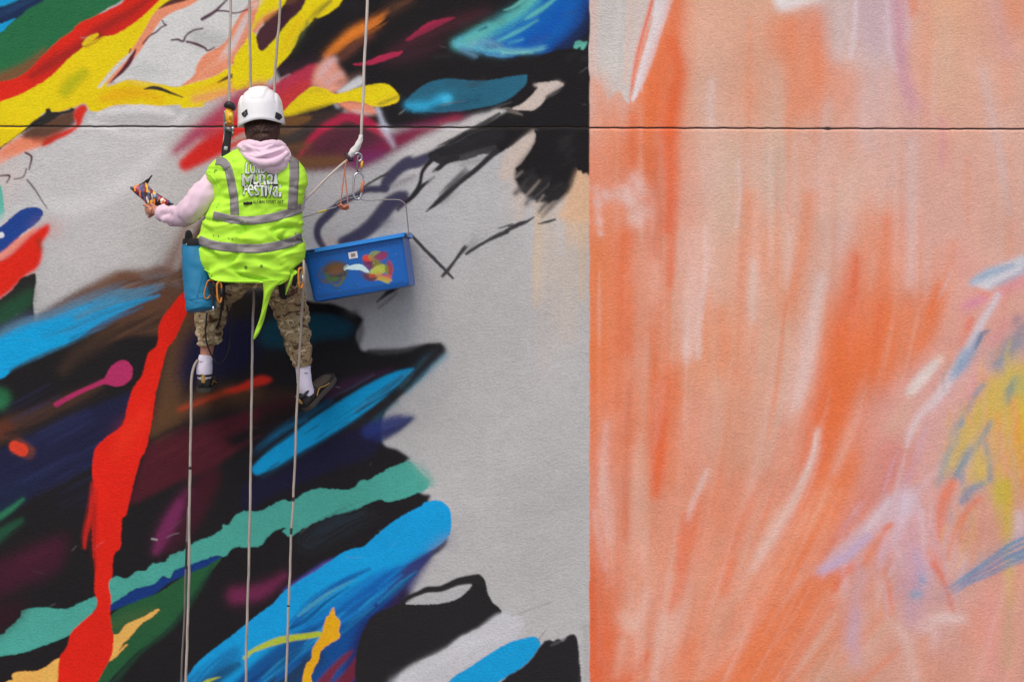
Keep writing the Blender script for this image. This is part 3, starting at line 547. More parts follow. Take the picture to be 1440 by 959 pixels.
    p(FW, [(855, 178), (930, 140), (1000, 80), (1050, 20), (1040, -10), (1120, -20), (1180, -30), (1240, -5), (1190, 40), (1120, 80), (1080, 140), (1020, 185), (950, 192), (890, 188)], (196, 182, 172), .9)
    b(FW, [(1240, -10), (1180, 50), (1110, 90)], [30, 40, 24], (96, 92, 90), 1.25, .8, dry=.35)
    b(FZ, [(910, 825), (940, 835), (960, 850)], [16, 24, 14], (196, 184, 176), 1.6, .9)
    b(FZ, [(1040, 850), (1120, 815), (1180, 820)], [40, 40, 16], (196, 184, 176), 2.4, .9, ends=(0, .3))
    p(FW, [(690, 205), (720, 186), (780, 186), (810, 196), (740, 235), (640, 290), (560, 330), (480, 360), (380, 420), (250, 490), (100, 540), (200, 440), (420, 320), (540, 250), (620, 225)], (190, 187, 185), 1.6)
    b(FW, [(300, 460), (450, 390), (620, 300), (760, 215)], [10, 30, 34, 20], (44, 42, 44), 1.0, .9)
    b(FW, [(700, 180), (760, 160), (850, 130)], [6, 14, 6], (90, 88, 88), 1.0, .6)
    # dry grey tail of the brush
    b(FW, [(270, 530), (450, 470), (600, 420), (760, 380)], [70, 120, 130, 90], (38, 37, 39), 2.5, 1, dry=.1, grain=3)
    b(FW, [(300, 570), (420, 560), (560, 520), (720, 470)], [30, 40, 40, 30], (70, 69, 71), 2.0, .85, dry=.3, grain=3)
    b(FW, [(480, 600), (600, 565), (700, 525)], [40, 44, 24], (150, 149, 150), 2.5, .8)
    b(FW, [(300, 480), (440, 430), (560, 360), (700, 330)], [6, 10, 10, 6], (70, 68, 70), 1.0, .6, dry=.3)
    K = (42, 41, 43)
    b(FW, [(290, 530), (230, 590), (185, 650), (170, 720), (165, 740)], [40, 34, 30, 26, 22], K, 1)
    b(FW, [(440, 545), (370, 570), (310, 620), (270, 652)], [50, 46, 36, 26], K, 1.2)
    b(FW, [(225, 725), (170, 770), (110, 840), (60, 880)], [18, 34, 34, 22], K, 1)
    b(FW, [(165, 730), (140, 790), (90, 850)], [24, 34, 26], K, 1)
    b(FW, [(265, 665), (280, 655)], 14, (190, 188, 186), 1.5)
    b(FW, [(270, 690), (220, 735)], [8, 16], (88, 86, 88), 2)
    b(FW, [(740, 500), (690, 540), (580, 640), (460, 730), (330, 850), (212, 950)], [46, 44, 40, 44, 48, 8], (46, 45, 47), 1.2)
    b(FW, [(580, 590), (500, 650), (400, 740), (310, 820)], [34, 50, 40, 8], (82, 81, 83), 1.3, .9, dry=.3, ends=(.3, 0))
    b(FW, [(500, 740), (400, 830), (330, 890)], [20, 40, 30], (132, 131, 133), 2.0, .6, dry=.4)
    # beige notch and ragged bristles
    p(FW, [(800, 540), (850, 470), (940, 395), (1020, 338), (1028, 380), (1020, 430), (980, 500), (930, 570), (878, 630), (860, 700), (760, 700)], (199, 184, 172), 2.5, op=.9)
    p(FW, [(1022, 336), (1032, 380), (1024, 430), (980, 508), (930, 580), (876, 632), (935, 640), (1100, 500), (1100, 380)], BLK, .9)
    b(FW, [(1000, 660), (940, 690), (890, 710)], [40, 30, 16], BLK, 1.2)
    b(FW, [(1010, 690), (940, 760), (880, 810)], [40, 60, 40], (72, 70, 72), 2.5, .85, dry=.3, grain=3)
    b(FW, [(1100, 740), (1010, 820), (960, 890)], [60, 60, 40], (92, 90, 92), 2.5, .85, dry=.35, grain=3)
    b(FW, [(1220, 780), (1140, 850), (1060, 950)], [80, 70, 30], (70, 66, 64), 2.5, .85, dry=.35, grain=3)
    b(FW, [(1330, 680), (1260, 800), (1160, 900), (1080, 990)], [30, 40, 40, 16], (96, 84, 76), 2.0, .8, dry=.25)
    for i, (xa, ya, xb, yb, w) in enumerate(((1010, 640, 890, 712, 40), (1040, 690, 900, 800, 36), (1100, 740, 930, 880, 44), (1150, 780, 980, 930, 40), (1210, 780, 1060, 930, 50), (1260, 760, 1120, 900, 60), (1120, 700, 1000, 800, 60))):
        b(FW, [(xa, ya), ((xa + xb) / 2 + 4, (ya + yb) / 2), (xb, yb)], [w, w * .9, w * .4], (38, 36, 38), 1.0, .95, dry=.12, ends=(0, .55), seed=i, grain=3)
    for (xa, ya, xb, yb, w) in ((1060, 720, 960, 830, 22), (1090, 830, 1020, 920, 26), (930, 650, 885, 690, 14)):
        b(FW, [(xa, ya), ((xa + xb) / 2, (ya + yb) / 2), (xb, yb)], [w * .3, w * .6, w * .8], (186, 174, 164), 1.8, .5)
    p(FW, [(1350, 642), (1400, 655), (1425, 680), (1470, 690), (1470, 1000), (1200, 1000), (1270, 860), (1320, 740)], (212, 172, 136), 4, op=.8)
    p(FW, [(1340, 560), (1450, 560), (1450, 690), (1425, 672), (1410, 655), (1385, 665), (1370, 640), (1350, 645)], BLK, 1)
    # thin twigs lower right of tub
    KK = (62, 61, 64)
    b(FX, [(720, 585), (745, 600), (850, 710), (950, 810), (1050, 915)], [20, 24, 26, 26, 18], KK, .8)
    b(FX, [(1200, 620), (1130, 700), (1070, 780), (1000, 870), (945, 930)], [30, 34, 24, 30, 10], KK, 1, ends=(.25, .12))
    b(FX, [(1280, 590), (1200, 640), (1160, 690)], [20, 50, 30], (110, 109, 112), 4, .7, dry=.4)
    b(FX, [(1120, 755), (1200, 700), (1300, 640), (1380, 600), (1460, 565)], [16, 26, 24, 34, 34], KK, 1, ends=(.1, 0))
    b(FX, [(1395, 540), (1440, 530), (1500, 505)], [6, 12, 6], KK, 1)
    b(B3, [(-30, 340), (40, 305), (90, 285), (125, 262)], [20, 26, 16, 6], (58, 57, 60), 1)
    b(B3, [(-20, 315), (60, 298)], [8, 14], (58, 57, 60), 1)
    b(B3, [(150, 302), (200, 290), (243, 278)], [6, 14, 12], (56, 55, 58), .9)
    b(B2, [(680, 740), (740, 690), (800, 652)], [8, 24, 26], (48, 46, 50), 1.2)
    b(B2, [(690, 775), (740, 735), (790, 690)], [6, 12, 8], (96, 95, 98), 1.6, .8)
    b(B2, [(540, 780), (620, 740), (700, 720)], [20, 30, 20], (150, 150, 152), 8, .5)  # soft shade below the tub, put into the wall colour
    # hairline cracks
    b(B3, [(180, 815), (205, 806), (240, 815)], 1.6, (150, 142, 138), .5, .8)
    b(B1, [(805, 365), (825, 330), (850, 290)], 2, (150, 150, 150), .6, .6)
    # red / crimson brush left of the helmet
    b(A1, [(990, 850), (1100, 760), (1200, 690), (1300, 590), (1390, 525), (1470, 500)], [40, 90, 110, 80, 60, 40], (164, 48, 82), 6, .95)
    b(A1, [(1045, 925), (1150, 855), (1260, 790), (1400, 690), (1480, 620)], [80, 120, 130, 160, 200], (204, 38, 32), 3, 1)
    b(A1, [(1180, 760), (1280, 680), (1380, 620)], [60, 70, 60], (186, 40, 52), 6, .8)
    b(A1, [(1320, 600), (1400, 540)], [30, 40], (162, 36, 76), 2.5, .9)
    b(A1, [(1300, 800), (1360, 770), (1438, 760)], [16, 30, 40], (176, 160, 152), 2.5, .9)
    b(A2, [(0, 800), (80, 770)], [60, 60], (120, 90, 70), 4, .8)
    # scuffs, pin-holes and hairline scratches of a worked wall
    gg = np.random.default_rng(77)
    for i in range(46):
        x, y = gg.uniform(20, 820), gg.uniform(20, 940); a_ = gg.uniform(-.9, .3); L_ = gg.uniform(3, 26)
        cc = ((140, 139, 139), (198, 197, 196), (120, 118, 118), (90, 88, 90))[i % 4]
        b(PX, [(x, y), (x + L_ * .5 * math.cos(a_), y + L_ * .5 * math.sin(a_) + gg.normal() * .8), (x + L_ * math.cos(a_), y + L_ * math.sin(a_))], [.3, gg.uniform(.5, 1.3), .3], cc, .6, gg.uniform(.15, .45))
    for i in range(30):
        x, y = gg.uniform(600, 825), gg.uniform(20, 240); L_ = gg.uniform(4, 22)
        b(PX, [(x, y), (x + L_, y - L_ * gg.uniform(.1, .8))], gg.uniform(2, 9), (58, 56, 58), 3, gg.uniform(.1, .35))
    # masking line against the right mural: thin overspray
    b(PX, [(824, 880), (825, 1000)], [6, 8], (140, 140, 142), 4, .4)
R1, R2, FQ, FS = FR(820, 0, 1.998), FR(820, 480, 2.0), FR(1290, 360, 4.793), FR(1240, 500, 2.09)

def paint_right(c):
    p = c.poly; wipe = [1.2, .95]
    def b(f, pts, w, cc, soft=1.0, op=1.0, **k):           # this painter wipes everything soft
        if soft >= 2.4: soft, op = soft * wipe[0], op * wipe[1]
        c.brush(f, pts, w, cc, soft, op, **k)
    # area right of the masking line
    xx = np.arange(c.w)[None] - c.m; yy = np.arange(c.h)[:, None] - c.m
    edge = 829 + 0.7 * (vnoise(c.h, 1, 14, 1, 31) - .5) * 2 + np.where(yy < 190, 1.2 * np.sin(yy / 17.0) * np.exp(-((yy - 70) / 60.0) ** 2), 0)
    m = np.clip((xx - edge) / 1.4 + .5, 0, 1).astype(np.float32)
    # ---- ground colours, blended softly
    xs = np.array([840, 920, 1000, 1080, 1160, 1240, 1320, 1400], float); ys = np.array([0, 120, 240, 360, 480, 600, 720, 840, 960], float)
    G = [[(206, 184, 172), (226, 140, 100), (220, 164, 136), (214, 160, 132), (204, 172, 166), (198, 168, 172), (218, 164, 130), (214, 154, 130)],
         [(206, 186, 174), (224, 132, 90), (214, 166, 142), (216, 150, 120), (216, 152, 128), (200, 168, 164), (212, 166, 140), (212, 162, 142)],
         [(226, 142, 112), (216, 118, 74), (214, 174, 158), (204, 170, 152), (212, 164, 144), (212, 170, 156), (212, 162, 148), (208, 166, 150)],
         [(226, 132, 92), (214, 126, 92), (214, 164, 142), (214, 154, 126), (210, 160, 140), (214, 156, 134), (212, 162, 150), (208, 160, 146)],
         [(226, 126, 80), (220, 134, 98), (220, 144, 106), (206, 156, 130), (220, 138, 100), (222, 122, 76), (212, 152, 134), (206, 150, 140)],
         [(222, 134, 102), (222, 126, 84), (214, 142, 116), (206, 154, 134), (216, 134, 104), (220, 118, 74), (210, 154, 144), (204, 158, 110)],
         [(218, 136, 108), (214, 136, 102), (216, 134, 104), (214, 138, 112), (222, 122, 80), (216, 136, 112), (204, 158, 156), (204, 150, 128)],
         [(216, 112, 72), (214, 140, 112), (216, 134, 102), (214, 130, 98), (218, 126, 88), (204, 150, 130), (200, 150, 144), (206, 146, 128)],
         [(212, 98, 56), (216, 128, 94), (218, 132, 98), (218, 128, 92), (204, 142, 114), (202, 150, 130), (202, 142, 122), (198, 142, 126)]]
    G = np.array(G, float)
    pale = np.array([216, 182, 164.]); wt = np.array([[.0, .0, .25, .2, .1, .1, .15, .2]]) * np.array([[1, 1, 1, 1, .8, .7, .5, .4, .3]]).T
    G = s2l(G + (pale - G) * wt[..., None])
    wx = xx[0] + 26 * (vnoise(1, c.w, 1, 40, 41)[0] - .5); wy = yy[:, 0].astype(float)
    ix = np.clip(np.searchsorted(xs, wx) - 1, 0, 6); fx = np.clip((wx - xs[ix]) / 80, 0, 1)
    iy = np.clip(np.searchsorted(ys, wy) - 1, 0, 7); fy = np.clip((wy - ys[iy]) / 120, 0, 1)
    fx = (fx * fx * (3 - 2 * fx))[None, :, None]; fy = (fy * fy * (3 - 2 * fy))[:, None, None]
    base = (G[iy][:, ix] * (1 - fx) + G[iy][:, ix + 1] * fx) * (1 - fy) + (G[iy + 1][:, ix] * (1 - fx) + G[iy + 1][:, ix + 1] * fx) * fy
    c.a += (base.astype(np.float32) - c.a) * m[..., None]
    c.clip = m
    OR, LO, PK, WT, GY = (222, 104, 50), (226, 128, 84), (216, 168, 152), (220, 204, 206), (204, 180, 164)
    # ---- many thin wiped streaks: vertical above, fanning to the lower left below
    g = np.random.default_rng(23)
    for i in range(330):
        x = g.uniform(832, 1470); y = g.uniform(-30, 900)
        L = g.uniform(60, 260); w = g.uniform(4, 20)
        lean = 0.0 if y < 300 else -min(1.0, (y - 300) / 500) * np.clip((x - 880) / 420, 0, 1.1) * 0.95
        if x > 1290 and y > 480: lean *= .3
        cc = [OR, LO, LO, PK, GY, GY, (222, 190, 178), (218, 158, 134)][g.integers(8)]
        if x > 1280 and cc is OR: cc = PK
        if cc is OR and y < 200 and x > 960: cc = LO
        b(PX, [(x, y), (x + lean * L * .45, y + L * .5), (x + lean * L, y + L)], [w * .4, w, w * .3], cc, w * .42, g.uniform(.15, .42))
    # ---- top left: grey drape with torn lower edge, white blade
    p(R1, [(0, -60), (210, -60), (190, 60), (160, 150), (140, 240), (136, 288), (118, 286), (104, 256), (84, 268), (72, 280), (60, 255), (48, 232), (30, 224), (18, 212), (0, 205)], (198, 192, 186), .9, rough=.8)
    for (xa, xb, w, cc, o) in ((30, 22, 26, (214, 176, 164), .6), (60, 45, 16, (184, 190, 186), .7), (88, 66, 18, (190, 192, 188), .7), (120, 96, 14, (182, 186, 182), .7), (150, 118, 20, (204, 180, 170), .6), (175, 138, 14, (206, 184, 176), .6), (105, 90, 8, (206, 200, 196), .6), (128, 120, 10, (214, 182, 170), .5)):
        b(R1, [(xa, -40), ((xa + xb) / 2 + 3, 90), (xb, 230)], [w, w, w * .6], cc, w * .2, o)
    b(R1, [(206, -40), (180, 60), (155, 150), (140, 230), (134, 290)], [9, 10, 9, 7, 3], (226, 92, 56), 1.6, .95)
    b(R1, [(135, 285), (133, 330)], [3, 2], (214, 120, 92), 1, .7)
    p(R1, [(212, -30), (256, -30), (248, 20), (226, 80), (205, 150), (185, 205), (160, 255), (142, 287), (136, 284), (146, 235), (166, 160), (192, 70)], (216, 210, 212), 1.2)
    b(R1, [(255, 10), (236, 80), (206, 170), (180, 230)], [4, 8, 8, 4], (228, 140, 104), 2.5, .7)
    b(R1, [(168, 245), (166, 262)], 2, (224, 218, 216), .7, .8)
    # orange columns upper left
    b(R1, [(268, -30), (258, 60), (232, 150), (210, 230), (200, 330)], [34, 46, 60, 60, 40], (222, 104, 52), 7, .85)
    b(R1, [(252, 120), (268, 200), (250, 300), (240, 420), (246, 520), (240, 640)], [24, 40, 50, 52, 48, 34], (222, 92, 34), 6, .95)
    b(R1, [(205, 430), (208, 560), (206, 720)], [24, 26, 22], (206, 96, 54), 6, .75)
    b(R1, [(142, 330), (138, 400), (142, 460)], [26, 34, 26], (218, 104, 58), 5, .75)
    b(R1, [(40, 240), (60, 330), (90, 440)], [40, 60, 60], (226, 134, 96), 10, .7)
    b(R1, [(255, 560), (250, 700), (245, 800)], [20, 22, 16], (222, 94, 44), 5, .7)
    b(R1, [(170, 650), (168, 760), (166, 900)], [20, 26, 30], (206, 148, 124), 7, .65)
    # white puffs
    for (x, y, w, o) in ((64, 548, 22, .8), (100, 545, 24, .75), (128, 560, 28, .9), (118, 532, 22, .7), (150, 505, 30, .55), (150, 615, 30, .7), (168, 590, 30, .55), (165, 535, 34, .5), (42, 570, 14, .7), (46, 620, 12, .6), (50, 655, 8, .6)):
        b(R1, [(x - 3, y), (x + 4, y + 6)], w, (224, 196, 190), w * .2, o)
    b(R1, [(36, 530), (44, 600), (50, 660)], [14, 14, 8], (220, 182, 172), 3, .7)
    b(R1, [(120, 670), (110, 780), (114, 900), (118, 980)], [50, 44, 44, 40], (220, 102, 50), 7, .8)
    b(R1, [(40, 700), (38, 830), (50, 970)], [40, 40, 40], (228, 124, 76), 8, .65)
    # top centre: white cap, lilac and grey curtains
    p(R1, [(520, -40), (540, 10), (545, 30), (570, 38), (600, 28), (640, 14), (680, 5), (690, -40)], (222, 218, 218), 4, op=.95)
    p(R1, [(520, 60), (600, 36), (680, 12), (688, 60), (684, 150), (700, 180), (660, 300), (580, 340), (570, 250), (530, 150)], (222, 138, 102), 10, op=.75)
    b(R1, [(660, 60), (655, 150), (660, 230)], [40, 40, 20], (226, 124, 80), 7, .6)
    b(R1, [(590, 70), (580, 180), (582, 280), (575, 360)], [30, 40, 30, 20], (224, 126, 82), 7, .6)
    p(R1, [(684, -40), (920, -40), (920, 60), (880, 160), (820, 200), (720, 170), (690, 90)], (200, 178, 174), 12, op=.75)
    p(R1, [(770, -40), (860, -40), (866, 80), (850, 150), (790, 140), (768, 70)], (190, 164, 172), 10, op=.8)
    b(R1, [(768, -30), (766, 50), (760, 110), (752, 160)], [8, 10, 12, 8], (216, 206, 210), 2.5, .8)
    b(R1, [(728, -30), (728, 60), (718, 160)], [30, 34, 24], (206, 188, 184), 6, .7)
    b(R1, [(856, -30), (860, 50), (862, 130), (880, 200)], [10, 14, 14, 8], (212, 198, 206), 3, .7)
    b(R1, [(884, -30), (888, 60), (895, 150), (905, 230), (930, 300)], [38, 36, 34, 34, 30], (192, 138, 158), 6, .85)
    b(R1, [(910, -30), (912, 40), (912, 110)], [10, 12, 8], (204, 176, 186), 3, .7)
    b(R1, [(922, 300), (935, 350)], [60, 60], (198, 150, 150), 14, .6)
    b(R1, [(920, -30), (930, 20), (925, 40)], [30, 26, 10], (224, 122, 74), 6, .7)
    b(R1, [(1010, 340), (1012, 400), (1008, 470)], [14, 14, 10], (206, 144, 158), 4, .6)
    b(R1, [(1150, -20), (1170, 60), (1195, 150)], [30, 34, 30], (206, 164, 164), 8, .7)
    b(R1, [(1125, 200), (1150, 330), (1180, 480), (1200, 600)], [16, 20, 20, 14], (200, 178, 176), 5, .65)
    b(R1, [(1215, -20), (1220, 60)], [50, 40], (218, 130, 88), 12, .6)
    b(R1, [(690, 300), (670, 420), (664, 520)], [20, 26, 24], (206, 180, 172), 6, .6)
    b(R1, [(365, 230), (358, 290), (362, 360)], [12, 16, 8], (214, 192, 188), 4, .65)
    b(R1, [(436, 450), (441, 530), (436, 600), (430, 640)], [4, 6, 6, 3], (214, 198, 194), 1.8, .8)
    b(R1, [(420, 420), (410, 520), (404, 650)], [50, 60, 50], (200, 174, 152), 12, .6)
    b(R1, [(545, 200), (545, 330), (540, 560)], [40, 50, 40], (202, 178, 160), 12, .55)
    b(R1, [(800, 260), (790, 340), (800, 410)], [30, 34, 20], (212, 182, 176), 7, .6)
    b(R1, [(865, 340), (868, 440), (862, 520)], [14, 18, 14], (206, 178, 170), 5, .55)
    b(R1, [(925, 400), (924, 560), (922, 700), (918, 830)], [16, 18, 18, 10], (204, 178, 176), 5, .65)
    b(R1, [(310, 660), (318, 780), (300, 900), (305, 990)], [24, 30, 44, 30], (220, 184, 172), 6, .75)
    b(R1, [(342, 640), (344, 760), (330, 870), (324, 980)], [8, 12, 14, 10], (222, 194, 188), 3, .75)
    b(R1, [(300, 530), (290, 620), (290, 720)], [40, 40, 30], (216, 164, 146), 9, .6)
    b(R1, [(470, 560), (485, 660), (495, 760)], [40, 44, 30], (224, 136, 94), 9, .7)
    b(R1, [(480, 740), (476, 830), (480, 900)], [12, 18, 14], (206, 178, 164), 4, .7)
    b(R1, [(590, 640), (586, 740), (578, 810)], [16, 24, 10], (214, 184, 172), 5, .65)
    b(R1, [(635, 560), (620, 680), (590, 800), (570, 880)], [34, 46, 40, 24], (224, 130, 84), 7, .7)
    b(R1, [(716, 560), (700, 700), (690, 780)], [70, 80, 50], (206, 178, 164), 14, .7)
    b(R1, [(735, 640), (728, 700)], [30, 30], (212, 182, 180), 8, .6)
    b(R1, [(672, 780), (655, 870), (640, 960), (625, 1050), (600, 1140)], [22, 36, 44, 42, 24], (216, 192, 188), 5, .85)
    b(R1, [(800, 620), (790, 700), (770, 800)], [60, 70, 50], (220, 150, 120), 12, .6)
    # ---- the big orange flame and its fan
    b(R1, [(760, 720), (752, 830), (740, 960), (700, 1130), (660, 1290)], [20, 60, 110, 110, 90], (222, 100, 48), 12, .9)
    b(R1, [(855, 620), (845, 760), (830, 900), (800, 1060), (760, 1200)], [26, 50, 90, 110, 100], (224, 110, 56), 11, .85)
    b(R1, [(920, 860), (890, 960), (850, 1090), (800, 1210)], [80, 90, 90, 70], (222, 116, 66), 11, .75)
    b(R1, [(1040, 690), (1020, 790), (980, 900), (930, 1000)], [16, 34, 60, 60], (222, 124, 80), 8, .75)
    b(R1, [(770, 730), (764, 790), (756, 860)], [10, 14, 12], (218, 92, 50), 4, .75)
    b(R1, [(836, 860), (826, 950), (812, 1060)], [14, 20, 16], (214, 92, 44), 5, .7)
    b(R1, [(1000, 800), (985, 850), (970, 890)], [10, 16, 10], (224, 104, 50), 4, .75)
    b(R1, [(1035, 765), (1020, 800), (1000, 840)], [4, 6, 3], (206, 180, 176), 1.6, .8)
    b(R2, [(760, 20), (730, 180), (690, 330), (640, 470)], [110, 120, 100, 60], (222, 108, 56), 12, .7)
    b(R2, [(860, 60), (800, 240), (720, 400), (600, 580), (500, 740)], [90, 100, 80, 60, 50], (222, 116, 68), 10, .75)
    b(R2, [(780, 320), (700, 460), (600, 620), (480, 800)], [60, 60, 50, 50], (222, 116, 66), 8, .75)
    b(R2, [(860, 380), (790, 460), (710, 560), (680, 620)], [40, 36, 24, 16], (210, 100, 74), 6, .75)
    b(R2, [(690, 430), (600, 560), (500, 700)], [36, 36, 30], (222, 146, 112), 7, .7)
    p(R2, [(768, 630), (740, 660), (700, 720), (660, 800), (610, 880), (560, 960), (540, 1040), (300, 1040), (420, 880), (560, 740), (660, 650)], (222, 120, 74), 3.5, op=.92)
    b(R2, [(765, 630), (735, 655), (705, 700)], [12, 22, 14], (222, 98, 52), 3, .85)
    b(R2, [(700, 740), (640, 830), (560, 950)], [14, 20, 20], (220, 110, 62), 5, .7)
    for (pts, w, cc, o) in (([(230, 120), (218, 220), (212, 300), (210, 380), (205, 430)], [34, 46, 46, 40, 24], (224, 94, 40), .95),
                            ([(245, 80), (240, 160)], [40, 50], (224, 116, 68), .6),
                            ([(130, 120), (125, 300), (120, 480), (120, 560)], [16, 20, 20, 14], (206, 110, 76), .6),
                            ([(66, 230), (60, 330), (64, 450), (70, 540)], [20, 24, 30, 24], (216, 156, 142), .7),
                            ([(30, 480), (50, 580), (60, 640)], [14, 18, 14], (216, 160, 150), .6),
                            ([(350, 360), (320, 430), (295, 490)], [8, 14, 10], (218, 180, 172), .75),
                            ([(330, 440), (300, 560), (265, 700), (245, 750)], [20, 40, 44, 24], (220, 104, 56), .8),
                            ([(290, 490), (275, 560), (262, 640)], [20, 24, 18], (222, 100, 54), .6),
                            ([(240, 440), (225, 560), (190, 690), (170, 760)], [24, 34, 36, 24], (216, 152, 126), .6),
                            ([(520, 370), (480, 470), (430, 590), (400, 700)], [10, 30, 40, 30], (218, 106, 60), .75),
                            ([(440, 360), (400, 480), (370, 620)], [30, 40, 36], (206, 124, 92), .6),
                            ([(560, 300), (500, 440), (430, 600)], [30, 30, 20], (218, 150, 124), .6),
                            ([(660, 250), (650, 320), (600, 430), (540, 530), (480, 640)], [12, 20, 22, 24, 20], (218, 184, 172), .75),
                            ([(655, 260), (640, 340), (610, 400)], [5, 8, 5], (222, 196, 194), .75),
                            ([(550, 480), (480, 620), (440, 720)], [20, 26, 18], (216, 168, 148), .65),
                            ([(390, 560), (330, 700), (290, 820)], [24, 30, 20], (212, 150, 122), .6),
                            ([(430, 720), (400, 800), (370, 880)], [24, 26, 20], (204, 144, 118), .6),
                            ([(180, 700), (165, 760), (140, 800)], [16, 26, 20], (220, 172, 154), .7),
                            ([(118, 780), (134, 800)], [40, 44], (222, 176, 158), .75),
                            ([(110, 850), (100, 900), (92, 940)], [30, 26, 20], (218, 164, 142), .65),
                            ([(30, 650), (34, 780), (40, 900), (60, 1000)], [24, 40, 56, 70], (212, 90, 46), .75),
                            ([(180, 880), (150, 930), (110, 980)], [16, 24, 30], (212, 98, 54), .75),
                            ([(300, 860), (240, 940)], [40, 50], (218, 124, 84), .6),
                            ([(540, 740), (460, 850), (380, 960)], [30, 30, 30], (220, 116, 70), .65),
                            ([(470, 900), (430, 960)], [20, 20], (222, 112, 66), .6),
                            ([(440, 150), (430, 260), (440, 330)], [90, 110, 80], (206, 156, 130), .6),
                            ([(310, 180), (300, 300), (330, 340)], [50, 50, 30], (220, 150, 126), .6),
                            ([(290, 0), (290, 30), (292, 60)], [20, 22, 12], (218, 188, 180), .7),
                            ([(325, 0), (326, 30), (324, 50)], [14, 16, 8], (218, 186, 176), .7)):
        b(R2, pts, w, cc, max(w) * .13, o)
    b(R1, [(30, 960), (34, 1100), (36, 1200)], [30, 34, 30], (224, 118, 66), 7, .6)
    b(R1, [(100, 960), (96, 1060), (94, 1140)], [30, 30, 20], (222, 110, 58), 6, .6)
    b(R1, [(385, 880), (392, 980), (380, 1040)], [36, 40, 26], (222, 124, 76), 7, .6)
    # ---- dry wiping over the flames
    for i in range(210):
        x = g.uniform(832, 1300); y = g.uniform(150, 930)
        L = g.uniform(40, 230); w = g.uniform(1.5, 11) if i % 3 else g.uniform(8, 18)
        lean = 0.0 if y < 300 else -min(1.0, (y - 300) / 500) * np.clip((x - 880) / 420, 0, 1.1) * 0.95
        if x > 1200 and y > 700 and x > 1200 - (y - 700) * .6: continue
        cc = [PK, (228, 196, 184), GY, (224, 182, 164), (222, 112, 62), (206, 104, 62), (230, 206, 198)][g.integers(7)]
        c.brush(PX, [(x, y), (x + lean * L * .45, y + L * .5), (x + lean * L, y + L)], [w * .3, w, w * .3], cc, w * .36 + .5, g.uniform(.06, .26), dry=.2, seed=i)
    wipe[:] = [1.15, 1.0]
    for (pts, w, o_) in (([(968, 330), (972, 420), (962, 500)], [6, 16, 8], .6), ([(992, 320), (990, 400), (978, 470)], [3, 8, 5], .75), ([(1040, 225), (1041, 280), (1036, 320)], [2, 4, 2], .8),
                         ([(1060, 370), (1058, 420), (1060, 450)], [4, 9, 4], .6), ([(1112, 330), (1110, 370), (1106, 400)], [4, 9, 4], .6), ([(1154, 400), (1142, 470), (1128, 540), (1112, 585)], [10, 22, 24, 12], .7),
                         ([(1150, 610), (1140, 660), (1110, 720), (1070, 780)], [6, 12, 14, 8], .7), ([(1000, 120), (998, 160), (1002, 180)], [4, 9, 5], .6), ([(1280, 200), (1281, 300), (1278, 400)], [5, 9, 5], .55),
                         ([(852, 600), (850, 680), (856, 760)], [6, 12, 8], .5), ([(995, 665), (980, 700), (968, 730)], [4, 8, 5], .7), ([(1190, 170), (1170, 220), (1155, 290)], [8, 16, 8], .4)):
        b(PX, pts, w, (222, 198, 190), max(w) * .34 + 1.4, o_ * .55)
    # ---- right: pinks, white feather, blue edged leaf
    p(FS, [(-60, 200), (60, 60), (150, 0), (300, -60), (300, 60), (200, 220), (160, 380), (100, 520), (0, 560)], (208, 158, 150), 14, op=.75)
    p(R2, [(830, 280), (930, 300), (900, 420), (840, 460), (740, 520), (800, 400)], (204, 124, 112), 12, op=.75)
    b(FS, [(130, 200), (190, 140), (250, 60)], [50, 50, 40], (212, 164, 160), 9, .7)
    b(R1, [(1060, 730), (1110, 820), (1060, 930), (990, 1000)], [60, 90, 80, 50], (214, 152, 138), 12, .7)
    b(FQ, [(330, 340), (400, 310), (455, 285)], [40, 50, 40], (210, 130, 164), 5, .8)
    b(FQ, [(360, 440), (350, 490)], [40, 30], (224, 108, 88), 4, .8)
    b(FQ, [(420, 230), (480, 260)], [20, 20], (226, 134, 100), 4, .7)
    b(FQ, [(330, 500), (300, 600)], [30, 30], (224, 120, 90), 5, .6)
    b(FQ, [(160, 300), (90, 480), (20, 600)], [40, 60, 60], (222, 116, 66), 7, .7)
    b(FQ, [(560, 260), (640, 200), (760, 150)], [60, 90, 60], (214, 138, 146), 7, .8)
    b(FQ, [(500, 580), (540, 560), (600, 450)], [50, 60, 40], (212, 136, 146), 7, .6)
    p(FQ, [(350, 190), (400, 140), (470, 95), (560, 60), (660, 20), (800, -40), (800, 70), (700, 120), (600, 160), (530, 200), (490, 230), (430, 210)], (196, 198, 206), 3)
    b(FQ, [(370, 180), (440, 140), (520, 105), (640, 70)], [20, 40, 40, 16], (122, 158, 186), 4, .85)
    b(FQ, [(540, 190), (620, 160), (700, 110), (780, 70)], [16, 24, 24, 20], (150, 158, 182), 4, .8)
    b(FQ, [(440, 210), (540, 160), (700, 90)], [16, 20, 20], (212, 208, 212), 3, .7)
    b(FQ, [(545, 265), (500, 350), (430, 460), (370, 580), (280, 740), (200, 860), (130, 960)], [30, 40, 44, 50, 60, 50, 30], (206, 202, 210), 3, .92)
    b(FQ, [(420, 540), (380, 630), (320, 730), (270, 810)], [30, 54, 60, 20], (122, 152, 182), 4, .85)
    b(FQ, [(480, 505), (440, 530), (415, 580), (395, 620)], [12, 26, 20, 8], (70, 110, 144), 2, .9)
    b(FQ, [(680, 420), (660, 450)], [30, 16], (122, 116, 142), 4, .7)
    b(FQ, [(720, 480), (660, 580), (600, 660), (540, 740)], [60, 90, 90, 40], (128, 132, 152), 6, .8)
    b(FQ, [(430, 820), (380, 930), (330, 1020)], [40, 44, 30], (212, 130, 156), 5, .75)
